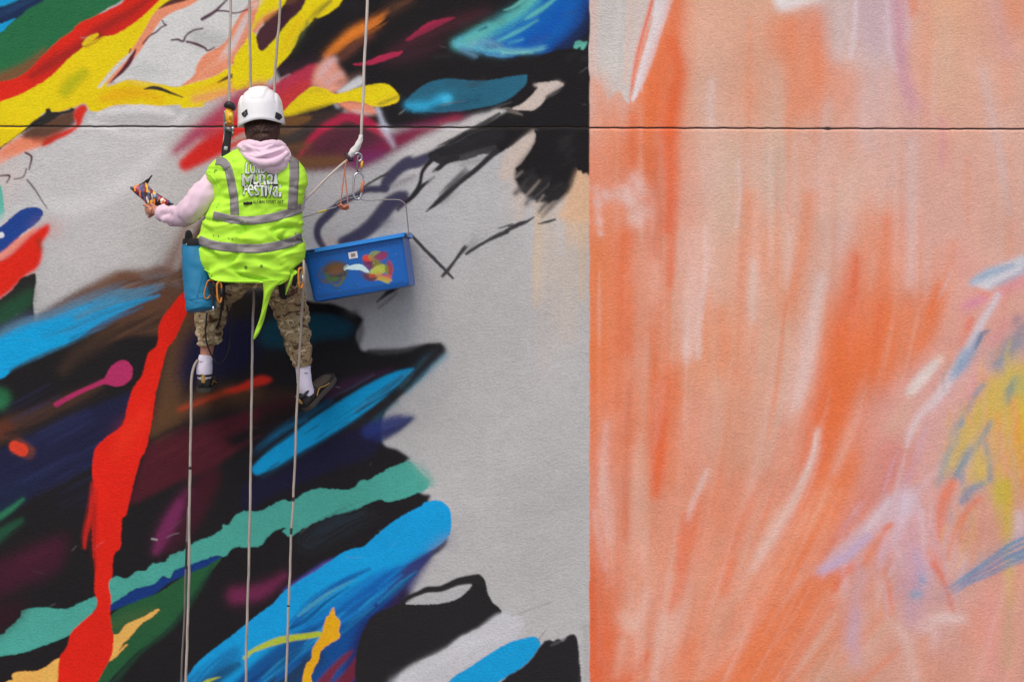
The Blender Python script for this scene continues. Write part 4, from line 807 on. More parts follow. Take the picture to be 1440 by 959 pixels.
    p(C4, [(770, 300), (790, 250), (840, 190), (900, 130), (960, 80), (985, 90), (970, 130), (900, 220), (840, 290), (800, 312)], (216, 200, 194), 3)
    b(C4, [(940, 90), (975, 95), (970, 130)], [16, 20, 16], (224, 178, 152), 3, .8)
    b(C4, [(990, 260), (900, 360), (840, 440), (800, 520), (780, 590)], [20, 36, 40, 36, 16], (214, 196, 196), 3.5, .85)
    b(C4, [(1040, 200), (990, 290), (920, 380)], [20, 24, 20], (208, 198, 206), 3, .8)
    b(C4, [(700, 480), (760, 400), (800, 330)], [60, 60, 40], (206, 168, 148), 9, .7)
    b(C4, [(1110, 60), (1060, 160), (1030, 210)], [24, 40, 10], (120, 154, 184), 4, .8)
    YE = (196, 172, 72)
    p(C4, [(1230, 220), (1300, 160), (1460, 100), (1600, 60), (1600, 820), (1440, 800), (1320, 640), (1270, 470), (1180, 560), (1080, 720), (1000, 760), (1020, 600), (1100, 430), (1200, 260)], YE, 8, op=.85)
    p(C4, [(1400, 380), (1500, 330), (1600, 330), (1600, 620), (1440, 600)], (212, 182, 40), 12, op=.6)
    b(C4, [(1290, 100), (1380, 60), (1460, 0)], [120, 120, 90], (170, 156, 150), 9, .6)
    b(C4, [(1300, 130), (1350, 60), (1420, 0)], [60, 60, 50], (124, 136, 156), 7, .7)
    BLU = (76, 136, 172)
    b(C4, [(1205, 250), (1140, 350), (1090, 450), (1060, 520)], [26, 24, 26, 20], BLU, 3, .85, ends=(0, .2))
    b(C4, [(1060, 480), (1020, 620), (980, 740), (955, 810)], [20, 40, 44, 20], (126, 150, 160), 5, .8)
    b(C4, [(1250, 460), (1190, 560), (1120, 650), (1050, 760)], [20, 44, 54, 40], (84, 136, 160), 3.6, .86, dry=.15)
    b(C4, [(1220, 580), (1240, 660), (1250, 760)], [20, 26, 34], (94, 140, 160), 3.6, .86, dry=.15)
    b(C4, [(1260, 780), (1200, 800), (1130, 840), (1090, 900)], [20, 40, 46, 30], (84, 136, 170), 3.6, .86, dry=.15)
    b(C4, [(1090, 760), (1110, 840), (1120, 890)], [40, 40, 30], (104, 136, 162), 4, .8)
    p(C4, [(1185, 600), (1215, 620), (1228, 760), (1190, 790), (1130, 800), (1140, 700)], (190, 176, 80), 6, op=.7)
    b(C4, [(1390, 210), (1360, 280), (1350, 340)], [30, 44, 20], (96, 136, 140), 4, .85)
    b(C4, [(1410, 220), (1420, 270)], [40, 40], (150, 168, 110), 7, .6)
    for (pts, w, cc) in (([(1290, 420), (1310, 560), (1330, 720), (1350, 880), (1340, 960)], [20, 36, 40, 40, 26], (222, 144, 66)), ([(1380, 340), (1400, 480), (1420, 640), (1430, 780)], [16, 30, 34, 30], (222, 140, 60)),
                         ([(1270, 560), (1290, 740), (1300, 900)], [16, 24, 24], (202, 166, 90)), ([(1360, 560), (1390, 720), (1400, 860)], [16, 24, 20], (202, 160, 130)), ([(1460, 680), (1450, 860)], [40, 40], (214, 150, 80))):
        b(C4, pts, w, cc, 5, .75)
    p(FS, [(325, 380), (380, 360), (386, 470), (384, 600), (378, 740), (372, 700), (360, 560), (330, 480)], (194, 176, 60), 5, op=.85)
    b(FS, [(372, 720), (372, 800), (370, 900)], [16, 20, 20], (176, 152, 110), 7, .6)
    b(FS, [(406, 470), (404, 520), (395, 550)], [20, 24, 10], (200, 186, 196), 5, .8)
    for i in range(70):                                   # loose overlapping scribble round the leaf
        x, y = g.uniform(1330, 1440), g.uniform(470, 760); L = g.uniform(20, 70); w = g.uniform(2, 9)
        cc = [(202, 178, 84), (214, 182, 60), (222, 148, 82), (206, 164, 132), (150, 152, 150), (212, 170, 160)][g.integers(6)]
        b(PX, [(x, y), (x - L * g.uniform(-.1, .3), y + L * .5), (x - L * g.uniform(-.1, .5), y + L)], [w * .4, w, w * .4], cc, w * .3 + .6, g.uniform(.25, .55), dry=.2, seed=i)
    for i in range(80):                                   # whitish splash
        x, y = g.normal(1275, 34), g.normal(735, 60); a_ = g.uniform(1.2, 2.5); L = g.uniform(18, 80); w = g.uniform(2, 12)
        cc = [(216, 196, 206), (204, 176, 192), (214, 170, 164), (220, 206, 212), (196, 168, 198), (216, 150, 132)][g.integers(6)]
        b(PX, [(x, y), (x + math.cos(a_) * L * .5, y + math.sin(a_) * L * .5), (x + math.cos(a_) * L, y + math.sin(a_) * L)], [w * .3, w, w * .3], cc, w * .35 + .6, g.uniform(.2, .5), dry=.15, seed=i)
    # orange petals
    b(C4, [(1040, 800), (1000, 860), (970, 960), (960, 1100)], [50, 60, 44, 20], (224, 118, 84), 4, .8)
    b(C4, [(1190, 890), (1140, 930), (1100, 1000), (1080, 1120)], [30, 30, 24, 12], (222, 112, 74), 3.5, .8)
    b(D4, [(1100, 20), (1060, 90), (1030, 180), (1010, 260)], [14, 16, 14, 10], (220, 120, 88), 3, .75)
    p(C4, [(1170, 920), (1280, 920), (1300, 1100), (1100, 1200), (1080, 1100)], (212, 146, 128), 9, op=.7)
    # lilac spray, lower right centre
    p(D4, [(280, 340), (330, 270), (400, 180), (500, 90), (600, -10), (680, -100), (820, -140), (860, -20), (780, 40), (740, 140), (700, 130), (690, 70), (600, 130), (500, 230), (400, 290), (330, 330)], (204, 176, 184), 5, op=.85)
    b(D4, [(300, 335), (380, 290), (460, 240), (560, 140)], [30, 50, 50, 30], (182, 164, 200), 5, .85)
    b(D4, [(560, 90), (620, 20), (680, -60)], [16, 20, 14], (218, 204, 210), 3.5, .75)
    b(D4, [(740, 130), (760, 40), (780, -60)], [30, 50, 60], (212, 196, 208), 5, .75)
    b(D4, [(870, 0), (868, 120), (880, 300)], [14, 16, 12], (216, 198, 204), 4, .8)
    p(D4, [(700, 150), (800, 20), (870, 60), (880, 300), (900, 600), (820, 640), (740, 400)], (198, 154, 162), 12, op=.75)
    b(D4, [(840, 240), (860, 320), (850, 420)], [40, 60, 40], (180, 158, 190), 8, .7)
    b(D4, [(870, 385), (868, 370)], [30, 20], (120, 156, 186), 4, .8)
    b(D4, [(820, 465), (845, 462)], [40, 44], (116, 158, 184), 4, .85)
    b(D4, [(800, 500), (790, 560), (800, 610)], [60, 60, 40], (184, 158, 176), 9, .6)
    b(D4, [(540, 320), (500, 470), (480, 650), (490, 840)], [90, 80, 70, 60], (196, 160, 170), 9, .75)
    b(D4, [(500, 560), (480, 660), (470, 740)], [30, 44, 40], (186, 160, 186), 7, .6)
    b(D4, [(690, 75), (640, 130), (580, 220), (550, 290)], [20, 40, 50, 40], (222, 128, 90), 5, .8)
    b(D4, [(690, 72), (660, 95)], [12, 16], (220, 100, 70), 2.5, .8)
    b(D4, [(650, 320), (680, 430), (700, 580)], [10, 18, 8], (222, 124, 88), 3, .75)
    b(D4, [(600, 300), (590, 420), (600, 520)], [50, 60, 40], (218, 146, 118), 9, .6)
    b(D4, [(930, 290), (970, 350), (1010, 450), (1040, 560)], [30, 34, 24, 12], (216, 106, 80), 3, .85)
    b(D4, [(920, 240), (950, 280)], [50, 50], (220, 128, 100), 7, .6)
    b(D4, [(960, 480), (1010, 460)], [70, 60], (176, 136, 140), 9, .7)
    b(D4, [(920, 610), (1000, 595), (1090, 600)], [30, 60, 40], (220, 196, 192), 6, .8)
    b(D4, [(860, 650), (940, 680), (930, 760)], [40, 40, 20], (216, 186, 186), 6, .7)
    b(D4, [(730, 640), (780, 720), (820, 860), (830, 980)], [30, 50, 50, 40], (212, 182, 174), 7, .75)
    b(D4, [(1150, 560), (1180, 640), (1180, 720)], [40, 46, 30], (214, 138, 114), 8, .6)
    b(D4, [(1100, 650), (1110, 720)], [16, 14], (214, 128, 100), 5, .6)
    b(D4, [(1260, 500), (1250, 700), (1260, 900)], [60, 60, 50], (212, 140, 138), 11, .55)
    b(D4, [(870, 720), (860, 820), (880, 900)], [50, 50, 40], (214, 146, 118), 9, .6)
    b(D4, [(730, 770), (650, 850), (530, 955)], [12, 26, 26], (218, 128, 96), 4, .7)
    # blue sheaf
    b(D4, [(1000, 440), (1100, 370), (1230, 290), (1340, 220), (1460, 160), (1560, 120)], [20, 70, 90, 110, 110, 100], (176, 150, 160), 6, .6)
    for (y, w, cc) in ((0, 14, (72, 132, 172)), (34, 16, (70, 122, 170)), (70, 18, (92, 134, 172)), (-28, 20, (74, 140, 176)), (90, 10, (110, 134, 168))):
        b(D4, [(1030 + y * .3, 430 + y * .3), (1130, 360 + y * .5), (1250, 285 + y * .8), (1350, 220 + y), (1480, 160 + y * 1.1), (1560, 120 + y)], [4, w * .7, w * .8, w, w * 1.1, w], cc, 1.7, .85, dry=.2)
    b(D4, [(1330, 262), (1400, 250), (1460, 225)], [14, 34, 40], (70, 140, 176), 3, .7, dry=.2)
    # a last thin peach veil evens the tones
    k_ = (.0 + .10 * vnoise(c.h, c.w, 70, 26, 91)) * m
    c.a += (s2l((219, 176, 156)) - c.a) * k_[..., None].astype(np.float32)
    # scattered pin-prick chips in the render
    for i in range(26):
        x, y = g.uniform(835, 1438), g.uniform(0, 330)
        b(PX, [(x, y), (x + .4, y + g.uniform(0, 2.4))], g.uniform(.5, 1.2), (230, 216, 206), .4, g.uniform(.3, .8))
    c.clip = None

def paint_mural():
    c = Canvas(CW, CH, MG, (177, 176, 175))
    paint_left(c); paint_right(c)
    # uneven coats of paint: slow mottling plus fine tooth
    n = 0.05 * (vnoise(CH, CW, 46, 60, 61) - .5) + 0.05 * (vnoise(CH, CW, 9, 12, 62) - .5) + 0.05 * (vnoise(CH, CW, 2.2, 2.6, 63) - .5)
    c.a *= (1 + n)[..., None]
    return c
# ---------------------------------------------------------------- helpers
def albedo(c): return tuple(float(x) for x in np.clip(s2l(c) / KLIGHT, 0.004, 0.95))

def new_mat(name):
    m = bpy.data.materials.new(name); m.use_nodes = True
    nt = m.node_tree; b = nt.nodes['Principled BSDF']
    return m, nt, b

def mat(name, c, rough=0.6, metal=0.0, var=0.12, vscale=60.0, bump=0.0, bscale=400.0, spec=0.4, stretch=None, raw=False):
    m, nt, b = new_mat(name)
    A = c if raw else albedo(c)
    b.inputs['Roughness'].default_value = rough; b.inputs['Metallic'].default_value = metal
    b.inputs['Specular IOR Level'].default_value = spec
    tc = nt.nodes.new('ShaderNodeTexCoord'); mp = nt.nodes.new('ShaderNodeMapping')
    if stretch: mp.inputs['Scale'].default_value = stretch
    nt.links.new(tc.outputs['Object'], mp.inputs['Vector'])
    n = nt.nodes.new('ShaderNodeTexNoise'); n.inputs['Scale'].default_value = vscale; n.inputs['Detail'].default_value = 5
    nt.links.new(mp.outputs['Vector'], n.inputs['Vector'])
    mx = nt.nodes.new('ShaderNodeMix'); mx.data_type = 'RGBA'
    mx.inputs[6].default_value = tuple(x * (1 - var) for x in A) + (1,)
    mx.inputs[7].default_value = tuple(min(1, x * (1 + var)) for x in A) + (1,)
    nt.links.new(n.outputs['Fac'], mx.inputs[0]); nt.links.new(mx.outputs[2], b.inputs['Base Color'])
    if bump > 0:
        n2 = nt.nodes.new('ShaderNodeTexNoise'); n2.inputs['Scale'].default_value = bscale; n2.inputs['Detail'].default_value = 3
        nt.links.new(mp.outputs['Vector'], n2.inputs['Vector'])
        bp = nt.nodes.new('ShaderNodeBump'); bp.inputs['Strength'].default_value = bump; bp.inputs['Distance'].default_value = 0.002
        nt.links.new(n2.outputs['Fac'], bp.inputs['Height']); nt.links.new(bp.outputs['Normal'], b.inputs['Normal'])
    return m

def attr_mat(name, rough=0.5, bump=0.0, bscale=300.0, spec=0.4):
    m, nt, b = new_mat(name)
    a = nt.nodes.new('ShaderNodeAttribute'); a.attribute_name = 'pigment'
    nt.links.new(a.outputs['Color'], b.inputs['Base Color'])
    b.inputs['Roughness'].default_value = rough; b.inputs['Specular IOR Level'].default_value = spec
    if bump > 0:
        tc = nt.nodes.new('ShaderNodeTexCoord')
        n2 = nt.nodes.new('ShaderNodeTexNoise'); n2.inputs['Scale'].default_value = bscale; n2.inputs['Detail'].default_value = 4
        nt.links.new(tc.outputs['Object'], n2.inputs['Vector'])
        bp = nt.nodes.new('ShaderNodeBump'); bp.inputs['Strength'].default_value = bump; bp.inputs['Distance'].default_value = 0.003
        nt.links.new(n2.outputs['Fac'], bp.inputs['Height']); nt.links.new(bp.outputs['Normal'], b.inputs['Normal'])
    return m

class MB:
    """collects shapes in world space, then links them as one mesh object"""
    def __init__(s): s.v, s.f = [], []
    def add(s, v, f):
        k = len(s.v); s.v += [Vector(p) for p in v]; s.f += [tuple(i + k for i in q) for q in f]; return s
    def tube(s, pts, rad, n=12, sub=6, disp=None, caps=True, closed=False, ref=None, shape=2.0):
        """swept tube; rad = number, or per point number / (side, depth) pair"""
        P = np.array([tuple(p) for p in pts], float); m = len(P)
        if not hasattr(rad, '__len__'): rad = [rad] * m
        Rr = np.array([(r if hasattr(r, '__len__') else (r, r)) for r in rad], float)
        A = np.column_stack([P, Rr])
        if sub > 1 and m > 2: A = smooth_pts(A, closed, sub)
        elif sub > 1 and m == 2: A = np.array([A[0] + (A[1] - A[0]) * t for t in np.linspace(0, 1, sub + 1)])
        C = [Vector(a[:3]) for a in A]; N = len(C)
        k = len(s.v); up = None
        for i in range(N):
            if closed: t = C[(i + 1) % N] - C[i - 1]
            else: t = C[min(i + 1, N - 1)] - C[max(i - 1, 0)]
            t.normalize()
            if up is None:
                up = Vector(ref) if ref else (Vector((0, -1, 0)) if abs(t.y) < 0.8 else Vector((0, 0, 1)))
            up = (up - t * up.dot(t)).normalized(); sd = t.cross(up).normalized()
            for j in range(n):
                a = 2 * math.pi * j / n; c_, s_ = math.cos(a), math.sin(a)
                if shape != 2.0:
                    c_ = math.copysign(abs(c_) ** (2 / shape), c_); s_ = math.copysign(abs(s_) ** (2 / shape), s_)
                off = sd * c_ * max(A[i][3], 1e-4) + up * s_ * max(A[i][4], 1e-4)
                p = C[i] + off
                if disp: p = p + off.normalized() * disp(p, i / max(N - 1, 1), a)
                s.v.append(p)
        for i in range(N if closed else N - 1):
            for j in range(n):
                a0, a1 = k + i * n + j, k + i * n + (j + 1) % n
                b0, b1 = k + ((i + 1) % N) * n + j, k + ((i + 1) % N) * n + (j + 1) % n
                s.f.append((a0, a1, b1, b0))
        if caps and not closed:
            s.f.append(tuple(k + j for j in reversed(range(n)))); s.f.append(tuple(k + (N - 1) * n + j for j in range(n)))
        return s
    def box(s, c, size, M=None, bevel=0.0):
        bm = bmesh.new(); bmesh.ops.create_cube(bm, size=1.0)
        for v in bm.verts: v.co = Vector((v.co.x * size[0], v.co.y * size[1], v.co.z * size[2]))
        if bevel > 0: bmesh.ops.bevel(bm, geom=list(bm.edges), offset=bevel, segments=2, affect='EDGES')
        for v in bm.verts: v.co = ((M @ v.co) if M else v.co) + Vector(c)
        bm.verts.index_update(); s.add([v.co.copy() for v in bm.verts], [tuple(v.index for v in f.verts) for f in bm.faces]); bm.free(); return s
    def puff(s, outline, centre, front, back, disp=None, rings=10, n=72, power=0.55, d_edge=None):
        """a closed cushion shape: outline in (u, v, d); bulges towards the viewer by front and to the wall by back metres"""
        O = smooth_pts(np.array([tuple(P3(*p)) for p in outline]), True, max(2, n // len(outline)))
        C = P3(*centre); N = len(O); k = len(s.v)
        for side, depth in ((-1, front), (1, back)):
            for r in range(rings):
                q = 1 - r / rings
                h = (1 - q ** 2.2) ** power * depth
                for j in range(N):
                    p = C + (Vector(O[j]) - C) * q
                    p.y += side * h
                    if disp and side < 0 and r > 0: p.y -= disp(p, q, j / N)
                    s.v.append(p)
            c0 = Vector(C); c0.y += side * depth
            if disp and side < 0: c0.y -= disp(c0, 0, 0)
            s.v.append(c0)
        st = rings * N + 1
        for a in range(2):
            b0 = k + a * st
            for r in range(rings - 1):
                for j in range(N):
                    q = (b0 + r * N + j, b0 + r * N + (j + 1) % N, b0 + (r + 1) * N + (j + 1) % N, b0 + (r + 1) * N + j)
                    s.f.append(q if a == 0 else q[::-1])
            for j in range(N):
                q = (b0 + (rings - 1) * N + j, b0 + (rings - 1) * N + (j + 1) % N, b0 + rings * N)
                s.f.append(q if a == 0 else q[::-1])
        for j in range(N):                                   # weld line between the two halves
            s.f.append((k + j, k + st + j, k + st + (j + 1) % N, k + (j + 1) % N))
        return s
    def build(s, name, material, parent=None, smooth=True, label=None, category=None, group=None, kind=None):
        V = np.array([tuple(p) for p in s.v])
        if parent is None:
            org = Vector(((V[:, 0].min() + V[:, 0].max()) / 2, (V[:, 1].min() + V[:, 1].max()) / 2, V[:, 2].min()))
        else: org = root_of(parent)
        me = bpy.data.meshes.new(name); me.from_pydata([tuple(p - org) for p in s.v], [], s.f)
        me.validate(); me.update()
        bm = bmesh.new(); bm.from_mesh(me); bmesh.ops.recalc_face_normals(bm, faces=bm.faces); bm.to_mesh(me); bm.free()
        if smooth: me.polygons.foreach_set('use_smooth', [True] * len(me.polygons))
        o = bpy.data.objects.new(name, me); col.objects.link(o); me.materials.append(material)
        if parent is None: o.location = org
        else: o.parent = parent
        return tag(o, label, category, group, kind)

def root_of(o):
    while o.parent: o = o.parent
    return Vector(o.location)

def tag(o, label=None, category=None, group=None, kind=None):
    for k, x in (('label', label), ('category', category), ('group', group), ('kind', kind)):
        if x: o[k] = x
    return o

def empty(name, loc, label, category, group=None):
    o = bpy.data.objects.new(name, None); col.objects.link(o); o.location = loc; o.empty_display_size = 0.1
    return tag(o, label, category, group)

def ridged(p, sx, sy, sz, seed=0.0):
    return 1 - abs(mnoise.noise(Vector((p.x * sx + seed, p.y * sy + seed, p.z * sz - seed)))) * 2

def bvh_of(o):
    off = root_of(o)
    return BVHTree.FromPolygons([v.co + off for v in o.data.vertices], [tuple(p.vertices) for p in o.data.polygons])

def drape(bvh, p, lift=0.003):
    """lay a point on a surface, seen along the depth axis"""
    hit, nrm, _, _ = bvh.ray_cast(Vector((p.x, -3.0, p.z)), Vector((0, 1, 0)))
    if hit is None:
        hit, nrm, _, _ = bvh.find_nearest(Vector(p))
    n = nrm.normalized()
    if n.y > 0.2: n = -n
    return hit + n * lift

def band_on(bvh, centre, width, d, lift=0.003, nx=40, ny=4, wrap=None):
    """strip of webbing along a line (u, v), laid on a surface, as a thin closed sheet"""
    C = smooth_pts(np.array(centre, float), False, max(2, nx // max(1, len(centre) - 1)))
    mb = MB(); top, bot = [], []
    for i in range(len(C)):
        t = C[min(i + 1, len(C) - 1)] - C[max(i - 1, 0)]; t = t / (np.hypot(*t) + 1e-9)
        nrm = np.array([-t[1], t[0]])
        for j in range(ny + 1):
            q = C[i] + nrm * width * (j / ny - .5)
            p = P3(q[0], q[1], d)
            top.append(drape(bvh, p, lift)); bot.append(drape(bvh, p, -0.004))
    m = len(C); n = ny + 1; k = len(top); f = []
    for i in range(m - 1):
        for j in range(ny):
            a = (i * n + j, i * n + j + 1, (i + 1) * n + j + 1, (i + 1) * n + j)
            f.append(a); f.append(tuple(x + k for x in a[::-1]))
    for i in range(m - 1):
        for j in (0, ny):
            f.append((i * n + j, (i + 1) * n + j, (i + 1) * n + j + k, i * n + j + k))
    for i in (0, m - 1):
        for j in range(ny):
            f.append((i * n + j, i * n + j + 1, i * n + j + 1 + k, i * n + j + k))
    return mb.add(top + bot, f)
# ---------------------------------------------------------------- ground
m_ground = mat('pavement_grey', (0.22, 0.21, 0.20), 0.9, var=0.25, vscale=3.0, bump=0.4, bscale=60, raw=True)
g = MB(); g.add([(-60, -90, 0), (60, -90, 0), (60, 40, 0), (-60, 40, 0)], [(0, 1, 2, 3)])
g.build('ground', m_ground, smooth=False, kind='structure')

# ---------------------------------------------------------------- painted wall
mural = paint_mural()
def pigment(u, v):
    """mural colour at (u, v); past the traced part the mural goes on, folded back on itself"""
    def fold(x, lo, hi):
        L = hi - lo; y = np.mod(x - lo, 2 * L); return lo + np.where(y > L, 2 * L - y, y)
    x = fold(u, -MG + 1, 1439 + MG - 1) + MG; y = fold(v, -MG + 1, 959 + MG - 1) + MG
    x0 = np.clip(x.astype(int), 0, CW - 2); y0 = np.clip(y.astype(int), 0, CH - 2)
    fx = (x - x0)[..., None]; fy = (y - y0)[..., None]; a = mural.a
    return (a[y0, x0] * (1 - fx) + a[y0, x0 + 1] * fx) * (1 - fy) + (a[y0 + 1, x0] * (1 - fx) + a[y0 + 1, x0 + 1] * fx) * fy

def wall_material():
    m, nt, b = new_mat('painted_render')
    a = nt.nodes.new('ShaderNodeAttribute'); a.attribute_name = 'pigment'
    tc = nt.nodes.new('ShaderNodeTexCoord')
    def nz(scale, detail, rough=.55, st=None):
        n = nt.nodes.new('ShaderNodeTexNoise'); n.inputs['Scale'].default_value = scale; n.inputs['Detail'].default_value = detail; n.inputs['Roughness'].default_value = rough
        mp = nt.nodes.new('ShaderNodeMapping'); mp.inputs['Scale'].default_value = st or (1, 1, 1)
        nt.links.new(tc.outputs['Object'], mp.inputs['Vector']); nt.links.new(mp.outputs['Vector'], n.inputs['Vector']); return n
    big = nz(96, 3.0, .55, (0.92, 1, 1.12)); fine = nz(260, 2.0); low = nz(2.2, 3)
    add = nt.nodes.new('ShaderNodeMath'); add.operation = 'MULTIPLY_ADD'; add.inputs[1].default_value = 0.45
    nt.links.new(fine.outputs['Fac'], add.inputs[0]); nt.links.new(big.outputs['Fac'], add.inputs[2])
    bp = nt.nodes.new('ShaderNodeBump'); bp.inputs['Strength'].default_value = 0.75; bp.inputs['Distance'].default_value = 0.0050
    nt.links.new(add.outputs[0], bp.inputs['Height']); nt.links.new(bp.outputs['Normal'], b.inputs['Normal'])
    # relief shade put into the colour of the pits and a slow unevenness of the coat
    rg = nt.nodes.new('ShaderNodeMapRange'); rg.inputs['From Min'].default_value = .3; rg.inputs['From Max'].default_value = .7; rg.inputs['To Min'].default_value = .93; rg.inputs['To Max'].default_value = 1.05
    nt.links.new(low.outputs['Fac'], rg.inputs['Value'])
    pit = nt.nodes.new('ShaderNodeMapRange'); pit.inputs['From Min'].default_value = .32; pit.inputs['From Max'].default_value = .62; pit.inputs['To Min'].default_value = .91; pit.inputs['To Max'].default_value = 1.03
    nt.links.new(big.outputs['Fac'], pit.inputs['Value'])
    rg2 = nt.nodes.new('ShaderNodeMath'); rg2.operation = 'MULTIPLY'
    nt.links.new(rg.outputs['Result'], rg2.inputs[0]); nt.links.new(pit.outputs['Result'], rg2.inputs[1])
    mx = nt.nodes.new('ShaderNodeVectorMath'); mx.operation = 'SCALE'
    nt.links.new(a.outputs['Color'], mx.inputs[0]); nt.links.new(rg2.outputs[0], mx.inputs['Scale'])
    nt.links.new(mx.outputs['Vector'], b.inputs['Base Color'])
    b.inputs['Roughness'].default_value = 0.72; b.inputs['Specular IOR Level'].default_value = 0.14
    return m
m_wall = wall_material()
JOINT = 179.2; TILT = 4.0 / 1440.0           # height of the movement joint between the two cladding slabs
US = np.concatenate([np.arange(-620, -24, 9.0), np.arange(-24, 836, 1.15), np.arange(836, 1465, 2.3), np.arange(1465, 2060, 9.0)])
def wall_slab(name, vs, ys, parent):
    vs = np.asarray(vs, float); ys = np.asarray(ys, float)
    U, V = np.meshgrid(US, vs); Yd = np.repeat(ys[:, None], len(US), 1)
    V = V + (U - 720) * TILT * np.exp(-((V - JOINT) / 120.0) ** 2)         # the joint runs a hair out of level
    wob = (lut_noise(US / 9.0, US * 0 + 3.3, 81) - .5) * .9 + (lut_noise(US / 60.0, US * 0 + 1.3, 82) - .5) * .8
    wob += 1.6 * np.exp(-((US - 1164) / 4.0) ** 2) * (1 if name == 'lower_slab' else -.6)      # a chipped spot
    V = V + wob[None] * np.exp(-((V - JOINT - (US - 720)[None] * TILT) / 4.0) ** 2)
    Xw = (U - 720) * UNIT; Zw = ZC - (V - 479.5) * UNIT
    co = np.stack([Xw, Yd, Zw], -1).reshape(-1, 3).astype(np.float32)
    nr, nc = U.shape; org = np.array(root_of(parent)); co -= org.astype(np.float32)
    me = bpy.data.meshes.new(name)
    me.vertices.add(nr * nc); me.vertices.foreach_set('co', co.ravel())
    i = (np.arange(nr - 1)[:, None] * nc + np.arange(nc - 1)[None]).ravel()
    q = np.stack([i, i + nc, i + nc + 1, i + 1], 1).astype(np.int32)
    me.loops.add(q.size); me.loops.foreach_set('vertex_index', q.ravel())
    me.polygons.add(len(q)); me.polygons.foreach_set('loop_start', np.arange(0, q.size, 4, dtype=np.int32))
    me.polygons.foreach_set('use_smooth', np.ones(len(q), bool))
    me.update(calc_edges=True)
    c = pigment(U, V) / KLIGHT
    c = np.clip(c, 0.004, 0.92)
    rgba = np.concatenate([c, np.ones(c.shape[:2] + (1,))], -1).astype(np.float32)
    at = me.color_attributes.new('pigment', 'FLOAT_COLOR', 'POINT'); at.data.foreach_set('color', rgba.ravel())
    o = bpy.data.objects.new(name, me); col.objects.link(o); o.parent = parent; me.materials.append(m_wall)
    return o
wall = empty('painted_wall', (0, 0.1, 0), 'tall rendered wall painted with a black and many-coloured mural beside an orange one', 'wall')
J0, J1 = JOINT - .5, JOINT + .45
up_v = np.concatenate([np.arange(-960, -24, 9.0), np.arange(-24, J0 - 1.5, 1.15), [J0 - 1.3, J0 - .5, J0 - .1, J0, J0, J0]])
up_y = np.concatenate([np.zeros(len(up_v) - 5), [0.0005, 0.002, 0.006, 0.02, 0.06]])
lo_v = np.concatenate([[J1, J1, J1 + .2, J1 + 1., J1 + 2., J1 + 3.2, J1 + 4.4], np.arange(J1 + 5.7, 975, 1.15), np.arange(975, 1606, 9.0)])
lo_y = np.concatenate([[0.06, 0.02, 0.012, 0.0070, 0.0030, 0.0008], np.zeros(len(lo_v) - 6)])
wall_slab('upper_slab', up_v, up_y, wall); wall_slab('lower_slab', lo_v, lo_y, wall)
m_joint = mat('joint_sealant', (66, 56, 52), 0.8)
x0, x1 = (US[0] - 720) * UNIT, (US[-1] - 720) * UNIT
jz = ZC - (JOINT - 479.5) * UNIT
MB().box((0.0, 0.0165, jz), (x1 - x0 - .1, 0.02, 0.05)).build('joint_sealant', m_joint, wall, smooth=False)
m_core = mat('wall_core', (0.3, 0.29, 0.28), 0.9, raw=True)
MB().box(((x0 + x1) / 2, 0.22, 4.75), (x1 - x0, 0.3, 9.5)).build('wall_core', m_core, wall, smooth=False)
# ---------------------------------------------------------------- the painter on the ropes
m_skin = mat('skin', (172, 118, 96), 0.5, var=0.1, vscale=40)
m_hi = mat('fluorescent_cloth', (172, 248, 58), 0.62, var=0.06, vscale=14, bump=0.25, bscale=900, spec=0.25)
m_band = mat('retroreflective_tape', (122, 116, 116), 0.42, var=0.08, vscale=90, spec=0.5)
m_pink = mat('pink_fleece', (214, 188, 202), 0.85, var=0.05, vscale=30, bump=0.3, bscale=700, spec=0.2)
m_helmet = mat('helmet_shell', (232, 234, 242), 0.32, var=0.02, vscale=20, spec=0.5)
m_dark = mat('black_plastic', (34, 32, 36), 0.45, var=0.2)
m_black = mat('black_webbing', (28, 27, 29), 0.8, var=0.25, vscale=200, bump=0.4, bscale=900)
m_hair = mat('dark_brown_hair', (58, 35, 27), 0.45, var=0.5, vscale=60, stretch=(6, 6, 1), bump=0.6, bscale=200)
m_sock = mat('white_sock', (214, 206, 220), 0.9, var=0.05, vscale=80, bump=0.4, bscale=900)
m_shoe = mat('shoe_dark_mesh', (36, 34, 34), 0.75, var=0.3, vscale=120, bump=0.4, bscale=600)
m_suede = mat('shoe_taupe_suede', (66, 58, 50), 0.85, var=0.2, vscale=90, bump=0.3, bscale=700)
m_sole = mat('shoe_sole', (58, 53, 48), 0.7, var=0.15, vscale=120)
m_lace = mat('ochre_lace', (178, 140, 74), 0.8, var=0.15)
